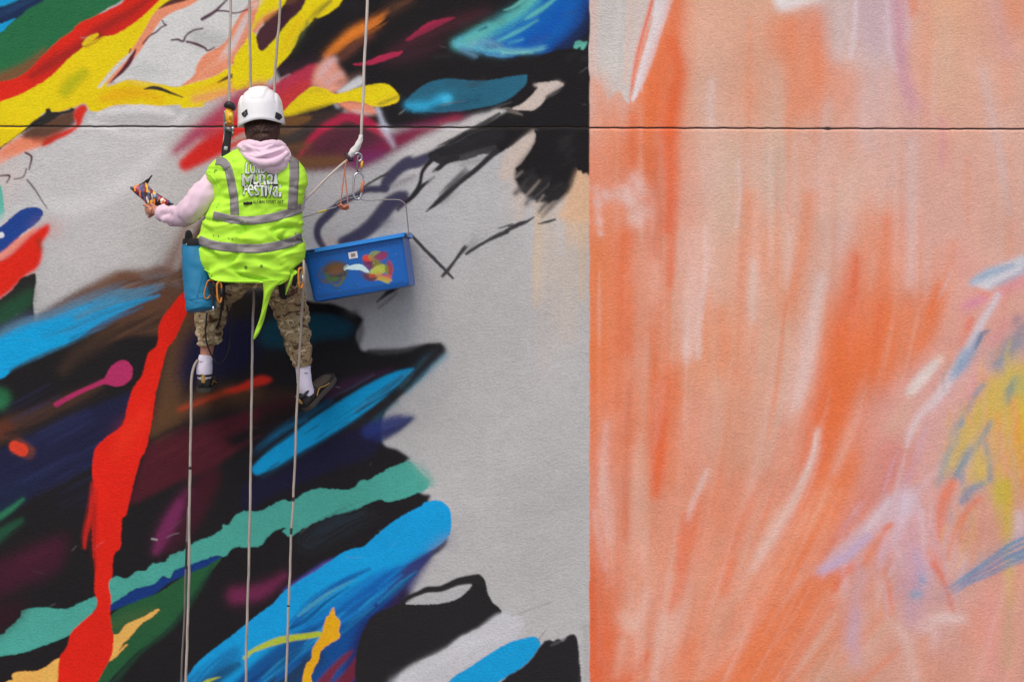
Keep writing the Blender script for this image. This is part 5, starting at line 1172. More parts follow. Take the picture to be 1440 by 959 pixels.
def camo():
    m, nt, b = new_mat('camouflage_cloth')
    tc = nt.nodes.new('ShaderNodeTexCoord'); mp = nt.nodes.new('ShaderNodeMapping'); mp.inputs['Scale'].default_value = (1, 1, 1.7)
    nt.links.new(tc.outputs['Object'], mp.inputs['Vector'])
    n = nt.nodes.new('ShaderNodeTexNoise'); n.inputs['Scale'].default_value = 14; n.inputs['Detail'].default_value = 4; n.inputs['Distortion'].default_value = .7
    nt.links.new(mp.outputs['Vector'], n.inputs['Vector'])
    r = nt.nodes.new('ShaderNodeValToRGB'); r.color_ramp.interpolation = 'EASE'
    st = [(0.0, (66, 50, 38)), (.40, (82, 62, 46)), (.44, (140, 120, 90)), (.51, (156, 136, 104)), (.55, (104, 92, 62)), (.60, (188, 168, 136)), (1, (192, 174, 144))]
    e = r.color_ramp.elements
    while len(e) < len(st): e.new(.5)
    for x, (p_, c_) in zip(e, st): x.position = p_; x.color = albedo(c_) + (1,)
    nt.links.new(n.outputs['Fac'], r.inputs['Fac']); nt.links.new(r.outputs['Color'], b.inputs['Base Color'])
    b.inputs['Roughness'].default_value = 0.85; b.inputs['Specular IOR Level'].default_value = 0.2
    return m
m_camo = camo()

# ---- body: one continuous skin grown over a jointed skeleton
def skin_body():
    J = {}; vs, es, rad = [], [], []
    def j(name, p, r, link=None):
        J[name] = len(vs); vs.append(p); rad.append(r if hasattr(r, '__len__') else (r, r))
        if link is not None: es.append((J[link], J[name]))
    j('pelvis', P3(358, 376, .57), (.13, .09))
    j('waist', P3(356, 338, .57), (.12, .085), 'pelvis'); j('chest', P3(358, 280, .56), (.135, .09), 'waist')
    j('collar', P3(364, 228, .54), (.08, .06), 'chest'); j('neck', P3(367, 204, .53), .05, 'collar')
    j('skull', P3(367, 176, .52), (.068, .08), 'neck'); j('crown', P3(366, 146, .51), (.066, .08), 'skull')
    # left arm and hand holding the pouch
    j('shoulder_l', P3(314, 246, .55), .052, 'collar'); j('elbow_l', P3(262, 302, .50), .04, 'shoulder_l')
    j('wrist_l', P3(229, 299, .32), .026, 'elbow_l'); j('palm_l', P3(220, 298.5, .285), (.033, .022), 'wrist_l'); j('knuckle_l', P3(214, 296.5, .265), (.034, .02), 'palm_l')
    fingers = (((209.5, 291, .275), (205, 289.5, .262), (201.8, 288.6, .245)),
               ((208, 295.5, .268), (204.5, 295, .25), (205.5, 292.5, .232)),
               ((208.5, 300, .262), (206, 300.3, .244), (208, 296.5, .228)),
               ((211, 304.5, .258), (209, 305, .243), (211, 301, .23)))
    for i, ch in enumerate(fingers):
        prev = 'knuckle_l'
        for q, p in enumerate(ch):
            nm = f'f{i}{q}'; j(nm, P3(*p), (.0088, .0082, .007)[q], prev); prev = nm
    j('t0', P3(217, 291, .262), .012, 'palm_l'); j('t1', P3(213, 287.5, .25), .0095, 't0'); j('t2', P3(208.5, 287, .238), .008, 't1')
    # right arm reaches for the wall, out of sight behind the chest
    j('shoulder_r', P3(416, 246, .54), .052, 'collar'); j('elbow_r', P3(410, 286, .34), .04, 'shoulder_r')
    j('wrist_r', P3(396, 262, .15), .026, 'elbow_r'); j('palm_r', P3(394, 255, .10), (.033, .02), 'wrist_r')
    for i, (x, y, l) in enumerate(((387, 248, 9), (391, 246, 11), (395, 246, 11), (399, 248, 9))):
        j(f'r{i}a', P3(x, y, .06), .0088, 'palm_r'); j(f'r{i}b', P3(x - .5, y - l * .5, .035), .008, f'r{i}a'); j(f'r{i}c', P3(x - 1, y - l, .022), .007, f'r{i}b')
    j('rt0', P3(387, 257, .08), .011, 'palm_r'); j('rt1', P3(383, 253, .05), .009, 'rt0')
    # legs braced on the wall
    for sd, hip, kn, cf, an, ft in (('l', (330, 384, .56), (307, 410, .22), (294, 455, .25), (289.5, 508, .285), (287, 538, .20)),
                                    ('r', (388, 386, .56), (408, 422, .25), (416, 470, .27), (427, 534, .275), (436, 556, .21))):
        j('hip_' + sd, P3(*hip), .085, 'pelvis'); j('knee_' + sd, P3(*kn), .056, 'hip_' + sd)
        j('calf_' + sd, P3(*cf), .05, 'knee_' + sd); j('ankle_' + sd, P3(*an), .03, 'calf_' + sd); j('foot_' + sd, P3(*ft), .028, 'ankle_' + sd)
    base = P3(358, 578, .55)
    me = bpy.data.meshes.new('person'); me.from_pydata([tuple(p - base) for p in vs], es, []); me.update()
    o = bpy.data.objects.new('person', me); col.objects.link(o); o.location = base
    md = o.modifiers.new('skin', 'SKIN'); md.use_smooth_shade = True; md.branch_smoothing = 0.3
    sk = me.skin_vertices[0].data if me.skin_vertices else None
    if sk is None:
        bm = bmesh.new(); bm.from_mesh(me); bm.verts.layers.skin.verify(); bm.to_mesh(me); bm.free(); sk = me.skin_vertices[0].data
    for i, r in enumerate(rad): sk[i].radius = r; sk[i].use_root = (i == 0)
    sb = o.modifiers.new('round', 'SUBSURF'); sb.levels = 2; sb.render_levels = 2
    me.materials.append(m_skin)
    return o
person = skin_body()
tag(person, 'person in a white helmet and fluorescent vest hanging on ropes, holding a patterned pouch', 'person')

# ---- trousers: two wrinkled legs and a seat in one mesh
def leg_fold(p, t, a):
    return 0.011 * ridged(p, 9, 9, 30, 3.1) + 0.006 * ridged(p, 26, 26, 44, 8.0) - 0.004
tr = MB()
tr.tube([P3(333, 380, .54), P3(322, 396, .45), P3(310, 408, .30), P3(303, 422, .245), P3(297, 440, .255), P3(295, 458, .27), P3(294.5, 474, .28), P3(294.5, 482, .285), P3(295, 486, .285)],
        [(.10, .098), (.092, .088), (.082, .078), (.077, .076), (.074, .08), (.070, .074), (.060, .062), (.055, .056), (.044, .046)], n=40, sub=8, disp=leg_fold)
tr.tube([P3(388, 378, .54), P3(395, 394, .48), P3(401, 410, .36), P3(407, 428, .30), P3(412, 446, .295), P3(416, 466, .30), P3(420, 486, .30), P3(424, 504, .295), P3(425.5, 514, .29)],
        [(.104, .10), (.098, .092), (.092, .085), (.086, .08), (.079, .076), (.07, .07), (.06, .06), (.047, .05), (.04, .042)], n=40, sub=8, disp=leg_fold)
tr.tube([P3(358, 346, .56), P3(358, 366, .56), P3(360, 382, .55), P3(361, 398, .53)], [(.15, .09), (.16, .095), (.155, .095), (.10, .08)], n=40, sub=6, disp=leg_fold)
tr.build('trousers', m_camo, person, label='tan and brown camouflage trousers')

# ---- socks and shoes
def sock(pts, rad):
    return MB().tube(pts, rad, n=24, sub=6, disp=lambda p, t, a: 0.0016 * math.sin(p.z * 900) * (t < .3) + 0.002 * ridged(p, 40, 40, 60, 1.0)).build('sock', m_sock, person)
sock([P3(289.6, 500, .285), P3(288.5, 510, .287), P3(287.6, 520, .287), P3(287, 530, .275)], [(.034, .036), (.036, .04), (.040, .046), (.036, .05)])
sock([P3(426.5, 515, .288), P3(427, 526, .286), P3(428.5, 540, .28), P3(432, 553, .262)], [(.038, .04), (.037, .04), (.038, .045), (.038, .05)])

def shoe(heel, fwd, up, length=0.275):
    """a walking shoe: heel point on the sole, direction of the toe, direction of the ankle"""
    f = Vector(fwd).normalized(); u = Vector(up); u = (u - f * u.dot(f)).normalized(); s = f.cross(u)
    T = lambda x, y, z: heel + f * x * length + s * y + u * z
    #            along  half-width  top height
    SEC = [(0.00, .026, .060), (.04, .033, .084), (.14, .038, .094), (.28, .037, .092), (.40, .036, .083), (.52, .040, .070), (.66, .047, .058), (.80, .050, .058), (.92, .044, .050), (.985, .026, .036)]
    S = smooth_pts(np.array(SEC), False, 3); n = 20
    def ring(x, w, h, z0=0.018):
        r = []
        for j in range(n):
            a = 2 * math.pi * j / n
            cy, cz = math.cos(a), math.sin(a)
            y = math.copysign(abs(cy) ** .75, cy) * w; z = z0 + (h - z0) * (0.5 + .5 * math.copysign(abs(cz) ** .8, cz))
            y *= 1 - .28 * max(0, (z - z0) / max(h - z0, 1e-4) - .5) * 2 * (1 if x < .6 else .6)
            r.append(T(x, y, z))
        return r
    up_ = MB(); vs = []; fs = []
    for i, (x, w, h) in enumerate(S): vs += ring(x, w, h)
    for i in range(len(S) - 1):
        for j in range(n): fs.append((i * n + j, i * n + (j + 1) % n, (i + 1) * n + (j + 1) % n, (i + 1) * n + j))
    fs.append(tuple(range(n))[::-1]); fs.append(tuple((len(S) - 1) * n + j for j in range(n)))
    up_.add(vs, fs); o = up_.build('shoe', m_shoe, person, label='dark walking shoe with ochre laces')
    so = MB(); vs = []; fs = []; n2 = 28
    out = []
    for j in range(n2):
        a = 2 * math.pi * j / n2; x = .5 - .5 * math.cos(a) * 1.03
        w = float(np.interp(np.clip(x, 0, 1), [q[0] for q in SEC], [q[1] for q in SEC])) * 1.12
        y = w * (1 if math.sin(a) >= 0 else -1) * min(1, abs(math.sin(a)) * 2.2)
        out.append((x, y))
    for z, k in ((0.0, .94), (.004, 1.0), (.018, 1.0), (.024, .95)):
        for (x, y) in out: vs.append(T(x, y * k, z + (.012 * max(0, x - .75) / .25 if x > .75 else 0)))
    for i in range(3):
        for j in range(n2): fs.append((i * n2 + j, i * n2 + (j + 1) % n2, (i + 1) * n2 + (j + 1) % n2, (i + 1) * n2 + j))
    fs.append(tuple(range(n2))[::-1]); fs.append(tuple(3 * n2 + j for j in range(n2)))
    so.add(vs, fs).build('sole', m_sole, o, smooth=False)
    # collar, heel tab, toe patch, laces
    MB().tube([T(.30, .030, .088), T(.16, .036, .088), T(.03, .026, .086), T(.00, 0, .088), T(.03, -.026, .086), T(.16, -.036, .088), T(.30, -.030, .088), T(.36, 0, .094)], .0075, n=8, sub=4, closed=True).build('collar', m_dark, o)
    MB().tube([T(-.005, 0, .05), T(-.015, 0, .075), T(-.012, 0, .10)], [(.010, .003), (.011, .004), (.009, .003)], n=8, sub=3, ref=f).build('heel_tab', m_lace, o)
    q = MB(); q.tube([T(.40, 0, .062), T(.56, 0, .052), T(.72, 0, .046), T(.86, 0, .040)], [(.039, .027), (.044, .023), (.047, .022), (.042, .019)], n=18, sub=4, ref=u).build('toe_patch', m_suede, o)
    MB().tube([T(.84, 0, .036), T(.92, 0, .035), T(1.0, 0, .030), T(1.02, 0, .028)], [(.043, .018), (.044, .020), (.032, .014), (.012, .006)], n=18, sub=4, ref=u).build('toe_cap', m_dark, o)
    MB().tube([T(.30, .036, .030), T(.45, .040, .050), T(.58, .043, .036), T(.70, .048, .030)], .0024, n=6, sub=4).build('side_stripe', m_lace, o)
    MB().tube([T(.30, -.036, .030), T(.45, -.040, .050), T(.58, -.043, .036), T(.70, -.048, .030)], .0024, n=6, sub=4).build('side_stripe', m_lace, o)
    L = MB()
    for i in range(5):
        x = .36 + i * .065; h = float(np.interp(x, [q[0] for q in SEC], [q[2] for q in SEC])) + .004
        sg = 1 if i % 2 else -1
        L.tube([T(x - .02, -.022 * sg, h - .006), T(x, 0, h + .002), T(x + .03, .022 * sg, h - .008)], .0028, n=6, sub=3)
    L.tube([T(.35, 0, .098), T(.33, .022, .112), T(.30, .030, .104), T(.34, .012, .100)], .0026, n=6, sub=4)
    L.tube([T(.35, 0, .098), T(.36, -.024, .110), T(.40, -.030, .096), T(.37, -.01, .097)], .0026, n=6, sub=4)
    L.build('lace', m_lace, o)
    return o
shoe(P3(286, 552, .315), (0.0, 1.0, 0.10), (0, 0.05, 1))
shoe(P3(431, 578, .285), (0.46, 0.66, 0.58), (-0.50, -0.45, 0.70))
for (u, v, d) in ((283, 508.5, .325), (430.5, 524.5, .328)):
    MB().tube([P3(u - 2.2, v - .6, d), P3(u - .5, v + .6, d + .002), P3(u + 2.6, v - .2, d)], .0016, n=6, sub=3).build('sock_mark', m_dark, person)

# ---- hoodie sleeves and body
def sleeve_fold(p, t, a):
    k = 0.4 + 1.4 * max(0, t - .45)
    return k * (0.013 * ridged(p, 14, 10, 16, 5.0) - .006) + .005 * ridged(p, 40, 30, 40, 2.0) - (.004 + .007 * t) * max(0, 1 - abs(mnoise.noise(Vector((p.x * 9 + p.z * 5, p.y * 6, p.z * 12 - p.x * 8)))) * 6)
hd = MB()
hd.tube([P3(328, 240, .50), P3(308, 255, .52), P3(289, 273, .55), P3(272, 291, .545), P3(260, 302, .50), P3(248, 304.5, .43), P3(238, 302, .37), P3(231, 300, .335), P3(226.5, 299, .315)],
        [(.070, .066), (.068, .066), (.070, .068), (.066, .066), (.062, .062), (.052, .054), (.043, .045), (.039, .040), (.032, .034)], n=36, sub=8, disp=sleeve_fold)
hd.tube([P3(398, 240, .52), P3(408, 256, .48), P3(412, 276, .42), P3(411, 290, .36), P3(404, 276, .24), P3(397, 264, .16)],
        [(.070, .066), (.07, .068), (.062, .062), (.058, .058), (.045, .045), (.036, .036)], n=30, sub=8, disp=sleeve_fold)
hd.tube([P3(358, 355, .565), P3(356, 320, .565), P3(357, 280, .56), P3(360, 245, .55), P3(364, 222, .545)], [(.165, .11), (.16, .11), (.17, .115), (.17, .10), (.09, .07)], n=36, sub=6)
hd.build('hoodie', m_pink, person, label='pale pink hooded sweatshirt')
def cuff_fold(p, t, a): return .0012 * math.sin(a * 14)
MB().tube([P3(232, 300, .345), P3(228.5, 299.3, .325), P3(225.5, 298.8, .312)], [(.040, .041), (.041, .042), (.036, .037)], n=40, sub=4, disp=cuff_fold).build('cuff', m_pink, person)

# hood heaped on the shoulders
def hood_fold(p, q, w):
    x = (p.x - P3(372, 220, .6).x) / UNIT; z = (P3(372, 214, .6).z - p.z) / UNIT
    r = math.hypot(x * .8, z + 30)
    return .010 * math.sin(r * .55 + 1.6 * math.sin(x * .09)) * (1 - q ** 4) + .012 * ridged(p, 14, 8, 24, 4.0)
hood = MB()
hood.puff([(333, 205, .60), (343, 197.5, .60), (352, 201, .62), (367, 204, .63), (383, 201, .62), (393, 197, .60), (402, 204, .59), (409, 216, .60), (408, 229, .62), (401, 241, .64), (387, 248, .655), (372, 245.5, .65), (358, 239, .64), (346, 227, .63), (339, 214, .61)], (375, 221, .645), .075, .10, disp=hood_fold, n=90, rings=16)
hood.tube([P3(338, 207, .60), P3(350, 203, .645), P3(367, 205.5, .665), P3(384, 203, .65), P3(399, 206, .60)], [(.016, .018), (.020, .022), (.021, .022), (.020, .022), (.016, .018)], n=14, sub=8, disp=lambda p, t, a: .004 * ridged(p, 30, 20, 30, 7))
hood.tube([P3(340, 213, .62), P3(354, 224, .69), P3(372, 229, .72), P3(390, 226, .71), P3(404, 215, .63)], [(.010, .012), (.016, .016), (.018, .016), (.017, .016), (.010, .012)], n=12, sub=8, disp=lambda p, t, a: .004 * ridged(p, 24, 20, 30, 1))
hood.build('hood', m_pink, person)

# ---- hi-vis vest: a wrinkled shell with a curved hem
ROWS = [(207, 338, 394, .085), (213, 324, 404, .10), (219, 311, 413, .11), (226, 300, 422, .118), (235, 291.5, 429.5, .122), (245, 289, 432.5, .124), (256, 292, 433, .126), (268, 298, 430.5, .128), (281, 300, 427, .128), (294, 295, 424.5, .128),
        (307, 287, 425, .13), (321, 281.5, 427, .132), (336, 278.5, 428.5, .134), (350, 278, 429, .136), (364, 279, 428.5, .136), (378, 281, 428, .134), (398, 284, 427, .13)]
RV = np.array([r[0] for r in ROWS], float)
def vest_shell():
    mb = MB(); NT, NV = 120, 96
    for i in range(NV + 1):
        for j in range(NT):
            a = 2 * math.pi * j / NT; sx, cy = math.sin(a), math.cos(a)         # cy = 1 on the wearer's back
            sx2 = math.copysign(abs(sx) ** .85, sx); cy2 = math.copysign(abs(cy) ** .85, cy)
            k = sx2
            hem = 397.5 - 33 * abs(k) ** 6.5 if cy > 0 else 364 - 4 * cy
            hem += (5 * max(0, 1 - abs(k - .46) / .22) if cy > 0 else 0)
            v = 207 + (hem - 207) * (i / NV)
            L = np.interp(v, RV, [r[1] for r in ROWS]); Rr = np.interp(v, RV, [r[2] for r in ROWS]); dp = np.interp(v, RV, [r[3] for r in ROWS])
            uc, hw = (L + Rr) / 2, (Rr - L) / 2
            d = .565 + cy2 * dp + (.012 * math.sin((v - 240) / 45.0) if cy > 0 else 0)
            p = P3(uc + hw * k, v, d)
            if i < 18 and cy > 0: pass
            # folds: soft diagonals from the arms, heavier creases towards the hem
            low = .25 + .95 * min(1, max(0, (v - 225) / 110))
            n1 = ridged(Vector((p.x * .9 + p.z * .55, 0, p.z)), 7, 1, 13, 2.2); n2 = ridged(Vector((p.x - p.z * .7, 0, p.z)), 13, 1, 22, 6.6)
            n3 = mnoise.noise(Vector((p.x * 5, 3, p.z * 6)))
            h = (.003 + .024 * low) * n1 * .6 + (.003 + .008 * low) * n2 * .6 + .010 * n3 - .007 - (.005 + .017 * low) * max(0, 1 - abs(mnoise.noise(Vector((p.x * 4 + p.z * 6, 9.3, p.z * 7 - p.x * 3)))) * 7) - .007 * max(0, 1 - abs(mnoise.noise(Vector((p.x * 9 - p.z * 8, 1.3, p.z * 15)))) * 6)
            if v > 300: h += .006 * math.sin((p.x * 22 + p.z * 9)) * min(1, (v - 300) / 60)
            nd = Vector((sx * .8, -cy, 0)); nd.normalize()
            mb.v.append(p + nd * h * (1 - .5 * abs(k) ** 6))
    for i in range(NV):
        for j in range(NT):
            mb.f.append((i * NT + j, (i + 1) * NT + j, (i + 1) * NT + (j + 1) % NT, i * NT + (j + 1) % NT))
    o = mb.build('vest', m_hi, person, label='fluorescent yellow vest with grey reflective bands')
    so = o.modifiers.new('thickness', 'SOLIDIFY'); so.thickness = .003; so.offset = -1
    return o
vest = vest_shell()
vb = bvh_of(vest)
for c, w in (([(301, 225), (309, 226), (316, 231), (321.5, 243), (325.4, 261), (329, 281), (330, 302)], 12.0),
             ([(408, 213), (411, 226), (412.5, 244), (411.8, 266), (410, 294)], 12.5),
             ([(299, 303), (312, 305.5), (328, 308.8), (351, 310.5), (379, 307), (401, 300.7), (416, 295), (424, 291)], 12.0),
             ([(277, 337), (288, 341), (300, 344.8), (322, 348), (343, 349.5), (371, 349.3), (401, 342.6), (418, 335.5), (429, 331)], 12.6)):
    band_on(vb, c, w, .70, .0032 if w != 12.0 else .0026, nx=60, ny=6).build('reflective_band', m_band, vest)
# binding along the hem and arm openings
def edge_line(pts, r=.0028, m=m_hi, name='binding', sub=6):
    C = smooth_pts(np.array(pts, float), False, sub)
    MB().tube([drape(vb, P3(q[0], q[1], .7), .001) for q in C], r, n=6, sub=1).build(name, m, vest)
edge_line([(288, 243), (296, 247), (303, 256), (307.5, 268), (308, 280), (304, 292)])
edge_line([(281, 372), (288, 384), (298, 392.5), (313, 395.5), (345, 396), (370, 396)])
# loose tail of cloth that hangs from the hem
tail = MB()
T0 = [(371, 394, .70), (372.5, 410, .685), (371.5, 430, .66), (367.5, 452, .62), (361, 468, .60), (356.5, 477, .59)]
WD = [30, 13, 7.5, 7, 7, 3]
OFF = [13, 4.5, 1.5, 0, .5, 1]
tv = []; C = smooth_pts(np.array([t + (w, o_) for t, w, o_ in zip(T0, WD, OFF)]), False, 6); ny = 6
for i, q in enumerate(C):
    for j in range(ny + 1):
        s_ = j / ny - .5
        p = P3(q[0] + q[4] + q[3] * s_, q[1] - abs(s_) * 2, q[2]); p.y -= .010 * math.cos(s_ * 3.1) + .004 * math.sin(i * .7 + j)
        tv.append(p)
n_ = ny + 1
tail.add(tv, [(i * n_ + j, i * n_ + j + 1, (i + 1) * n_ + j + 1, (i + 1) * n_ + j) for i in range(len(C) - 1) for j in range(ny)])
to = tail.build('loose_strap', m_hi, vest); so = to.modifiers.new('thickness', 'SOLIDIFY'); so.thickness = .003
sv = MB()
sv.tube([P3(411, 386, .66), P3(408, 396, .655), P3(404.5, 405, .64), P3(401.5, 415, .62)], [(.008, .0015), (.006, .0015), (.006, .0015), (.001, .001)], n=8, sub=4)
sv.build('loose_strap', m_hi, vest)
# printed lettering on the back
m_prt_w = mat('white_print', (196, 202, 194), 0.6, var=0.04); m_prt_k = mat('black_print', (26, 28, 26), 0.6, var=0.1)
def lettering(text, x0, x1, vb_, vt, m, bold=0.0, rise=0.0, bow=0.0, lift=.0075, shear=0.0, name='print'):
    cu = bpy.data.curves.new('t', 'FONT'); cu.body = text; cu.offset = bold; cu.size = 1.0; cu.shear = shear
    ob = bpy.data.objects.new('t', cu); me = ob.to_mesh()
    V = np.array([v.co[:] for v in me.vertices]); F = [tuple(p.vertices) for p in me.polygons]
    mn, mx = V.min(0), V.max(0)
    vs = []
    for q in V:
        s_ = (q[0] - mn[0]) / (mx[0] - mn[0]); t = (q[1] - mn[1]) / (mx[1] - mn[1])
        u = x0 + (x1 - x0) * s_; v = vb_ + (vt - vb_) * t + rise * (s_ - .5) + bow * (4 * (s_ - .5) ** 2 - 1)
        vs.append(drape(vb, P3(u, v, .7), lift))
    ob.to_mesh_clear(); bpy.data.objects.remove(ob); bpy.data.curves.remove(cu)
    return MB().add(vs, F).build(name, m, vest, smooth=False)
for tx, wd, x0, x1, b_, t_, rise, bow in (('LONDON', (.8, 1, 1, 1, 1, 1), 345, 389, 244.5, 229.0, -1.0, 0), ('MURal', (1.5, 1, 1, 1, .5), 340.5, 389.5, 260.8, 245.8, -.6, .6),
                                          ('FeSTIVal', (.9, 1, .95, .95, .5, 1, 1, .5), 342.5, 395.5, 276, 261.6, 2.0, -.6)):
    tot = sum(wd); cx = x0
    for ch, w_ in zip(tx, wd):
        cw = (x1 - x0) * w_ / tot; rr_ = rise * ((cx + cw / 2 - x0) / (x1 - x0) - .5)
        bd = 0.0 if ch in 'MeaR' else .02
        lettering(ch, cx - .7, cx + cw + .7, b_ + 1.0 + rr_, t_ - 1.0 + rr_, m_prt_k, bd, 0, 0, .0075, name='letter_outline')
        for q_, (ox, oy) in enumerate(((0, 0), (-.3, .1), (.3, -.1))):
            lettering(ch, cx + .45 + ox, cx + cw - .45 + ox, b_ + rr_ + oy, t_ + rr_ + oy, m_prt_w, bd, 0, 0, .0088 + .0003 * q_, name='letter')
        cx += cw
lettering('Produced by', 362, 380.5, 279.6, 276.4, m_prt_k, .01, .4)
lettering('GLOBAL STREET ART', 356.5, 398, 286.6, 281.8, m_prt_k, .02, -.4)
band_on(vb, [(342.5, 286.2), (349, 286), (355, 285.6)], 3.6, .7, .0075, nx=8, ny=2).build('print_block', m_prt_k, vest)
# smudges of paint on the cloth
m_smut = mat('dark_paint_smudge', (92, 136, 40), 0.7, var=0.3)
for (u, v, a, b_) in ((301.5, 239, 2.6, 1.0), (300, 242, 1.3, 1.5), (346, 376.5, 2.4, 3.0), (368, 374, 2.4, 2.0), (307, 332, .9, 1.6), (300, 331, .8, 1.2), (322, 336, 1.2, 1.0), (327, 336, 1.0, 1.4), (414, 302, .8, .8), (395, 372, .7, .9)):
    q = []
    rr = [random.uniform(.6, 1.25) for _ in range(12)]
    for j in range(12): q.append(drape(vb, P3(u + a * rr[j] * math.cos(j * math.pi / 6), v + b_ * rr[j] * math.sin(j * math.pi / 6), .7), .0022))
    MB().add(q + [drape(vb, P3(u, v, .7), .0024)], [(j, (j + 1) % 12, 12) for j in range(12)]).build('paint_smudge', m_smut, vest)

# ---- hair
def hair_fold(p, q, w): return .005 * math.sin((p.x * 260 + 18 * math.sin(p.z * 60))) * (1 - q ** 3) + .004 * ridged(p, 30, 10, 18, 3)
hr = MB().puff([(343.5, 170, .53), (344, 182, .55), (346, 194, .56), (352, 203, .58), (362, 208, .60), (374, 208, .60), (385, 203, .58), (392, 194, .56), (394, 182, .55), (394.5, 170, .53), (368, 162, .55)], (369, 186, .585), .055, .10, disp=hair_fold, n=88, rings=12)
hr.puff([(356, 192, .62), (362, 187.5, .63), (372, 187, .63), (380, 190, .63), (381, 197, .63), (374, 203, .63), (363, 203, .63), (357, 199, .62)], (369, 195, .64), .028, .03, disp=lambda p, q, w: .0035 * math.sin(p.x * 420 + p.z * 260 + 2 * math.sin(p.z * 90)), n=48, rings=8)
hr.build('hair', m_hair, person, label='dark brown hair twisted into a low knot')
ear = MB().puff([(384.5, 181, .53), (388, 179.5, .54), (390, 184, .545), (388, 191, .545), (385, 193, .54), (383.5, 187, .53)], (387, 186, .54), .03, .01, n=24, rings=5)
ear.build('ear', m_skin, person)

# ---- helmet
def helmet_shell():
    mb = MB(); NT, NP = 96, 40
    tilt = R(-4.0)                                       # the head leans a little
    C = P3(366.5, 160, .515)
    for i in range(NP + 1):
        for j in range(NT):
            a = 2 * math.pi * j / NT; sx, cy = math.sin(a), math.cos(a)            # cy = 1 towards the viewer
            t = i / NP; ph = t * math.pi / 2
            r = math.sin(ph) ** .92; z = math.cos(ph) ** .82 * .133
            hw, hd = .1125, .132
            x, y = sx * r * hw, -cy * r * hd
            if t > .8:                                   # skirt below the equator, flared lip
                e = (t - .8) / .2
                z -= e * (.052 + .010 * abs(sx) ** 2 - .012 * max(0, cy) ** 4)
                k = 1 + .02 * e + .05 * max(0, e - .75) * 4 * .5
                x *= k; y *= k
            # raised centre panel with a stepped lower edge and two side ribs
            bump = 0
            if cy > 0:
                px = sx * r
                wid = .44 - .20 * max(0, min(1, (t - .30) / .45))
                inside = 1 / (1 + math.exp((abs(px) - wid) * 60)) * (1 / (1 + math.exp((t - .70) * 60)))
                bump += .0055 * inside
                bump -= .005 * math.exp(-((abs(px) - (.66 + .12 * t)) / .03) ** 2) * (1 if .25 < t < .85 else 0)
                bump += .004 / (1 + math.exp((.66 + .12 * t - abs(px)) * 50)) * (1 if t > .2 else 0)
            nrm = Vector((x / hw, y / hd, z / .13)).normalized()
            p = Vector((x, y, z)) + nrm * bump
            p = Matrix.Rotation(tilt, 3, 'Y') @ p
            mb.v.append(C + p)
    for i in range(NP):
        for j in range(NT):
            mb.f.append((i * NT + j, (i + 1) * NT + j, (i + 1) * NT + (j + 1) % NT, i * NT + (j + 1) % NT))
    o = mb.build('helmet', m_helmet, person, label='white climbing helmet with dark side clips')
    so = o.modifiers.new('thickness', 'SOLIDIFY'); so.thickness = .004; so.offset = -1
    return o
helmet = helmet_shell(); hb = bvh_of(helmet)
def plate_on(bvh, pts, d, m, name, par, lift=.004):
    C = np.mean(np.array(pts, float), 0); n = len(pts)
    top = [drape(bvh, P3(u, v, d), lift) for u, v in pts]; inn = [drape(bvh, P3(C[0] + (u - C[0]) * .8, C[1] + (v - C[1]) * .8, d), lift + .002) for u, v in pts]
    bot = [drape(bvh, P3(u, v, d), -.003) for u, v in pts]; c = [drape(bvh, P3(C[0], C[1], d), lift + .002)]
    f = [(i, (i + 1) % n, n + (i + 1) % n, n + i) for i in range(n)] + [(n + i, n + (i + 1) % n, 3 * n) for i in range(n)] + [(2 * n + i, 2 * n + (i + 1) % n, (i + 1) % n, i) for i in range(n)]
    return MB().add(top + inn + bot + c, f).build(name, m, par, smooth=False)
c1 = plate_on(hb, [(338.6, 158.5), (346.5, 153.2), (348, 160), (343.6, 164.5), (340.5, 162.5)], .66, m_dark, 'clip', helmet)
plate_on(hb, [(386.5, 156.5), (392.5, 159.5), (394, 164), (390.5, 168), (385.2, 165)], .66, m_dark, 'clip', helmet)
m_logo = mat('grey_emblem', (150, 146, 152), 0.4)
q = MB().tube([drape(hb, P3(u, v, .66), .0068) for u, v in ((343, 157.2), (345, 157.6), (345.4, 159.2), (344, 160.6), (344.6, 162))], .0012, n=6, sub=3); q.build('emblem', m_logo, c1)
MB().tube([P3(345.5, 172, .60), P3(345, 182, .585), P3(346.5, 192, .56), P3(349, 199, .52)], [(.004, .0015)] * 4, n=6, sub=4).build('chin_strap', m_black, helmet)
MB().tube([P3(391, 174, .58), P3(390, 184, .575), P3(386.5, 194, .55)], [(.004, .0015)] * 3, n=6, sub=4).build('chin_strap', m_black, helmet)
# ---------------------------------------------------------------- harness and things clipped to it
m_orange = mat('orange_alloy', (190, 118, 34), 0.35, metal=.0, var=.12, spec=.6)
m_yel = mat('yellow_alloy', (222, 168, 36), 0.35, var=.1, spec=.6)
m_steel = mat('bright_steel', (190, 190, 194), 0.25, metal=.9, var=.1)
m_grey = mat('grey_steel', (120, 118, 120), 0.35, metal=.7, var=.1)
m_copper = mat('copper_cord', (186, 112, 84), 0.7, var=.2)
hs = MB()
for c in ([(283, 366), (300, 388)], ): pass
hs.tube([P3(290, 372, .60), P3(322, 390, .64), P3(362, 391, .65), P3(402, 386, .64), P3(424, 368, .60), P3(426, 362, .50)], [(.020, .003)] * 6, n=8, sub=8, ref=(0, -1, 0))
hs.tube([P3(331, 394, .66), P3(318, 402, .56), P3(306, 404, .44)], [(.022, .003)] * 3, n=8, sub=6)
hs.tube([P3(395, 392, .67), P3(397, 410, .585), P3(400, 424, .47)], [(.018, .003), (.017, .003), (.016, .003)], n=8, sub=6)
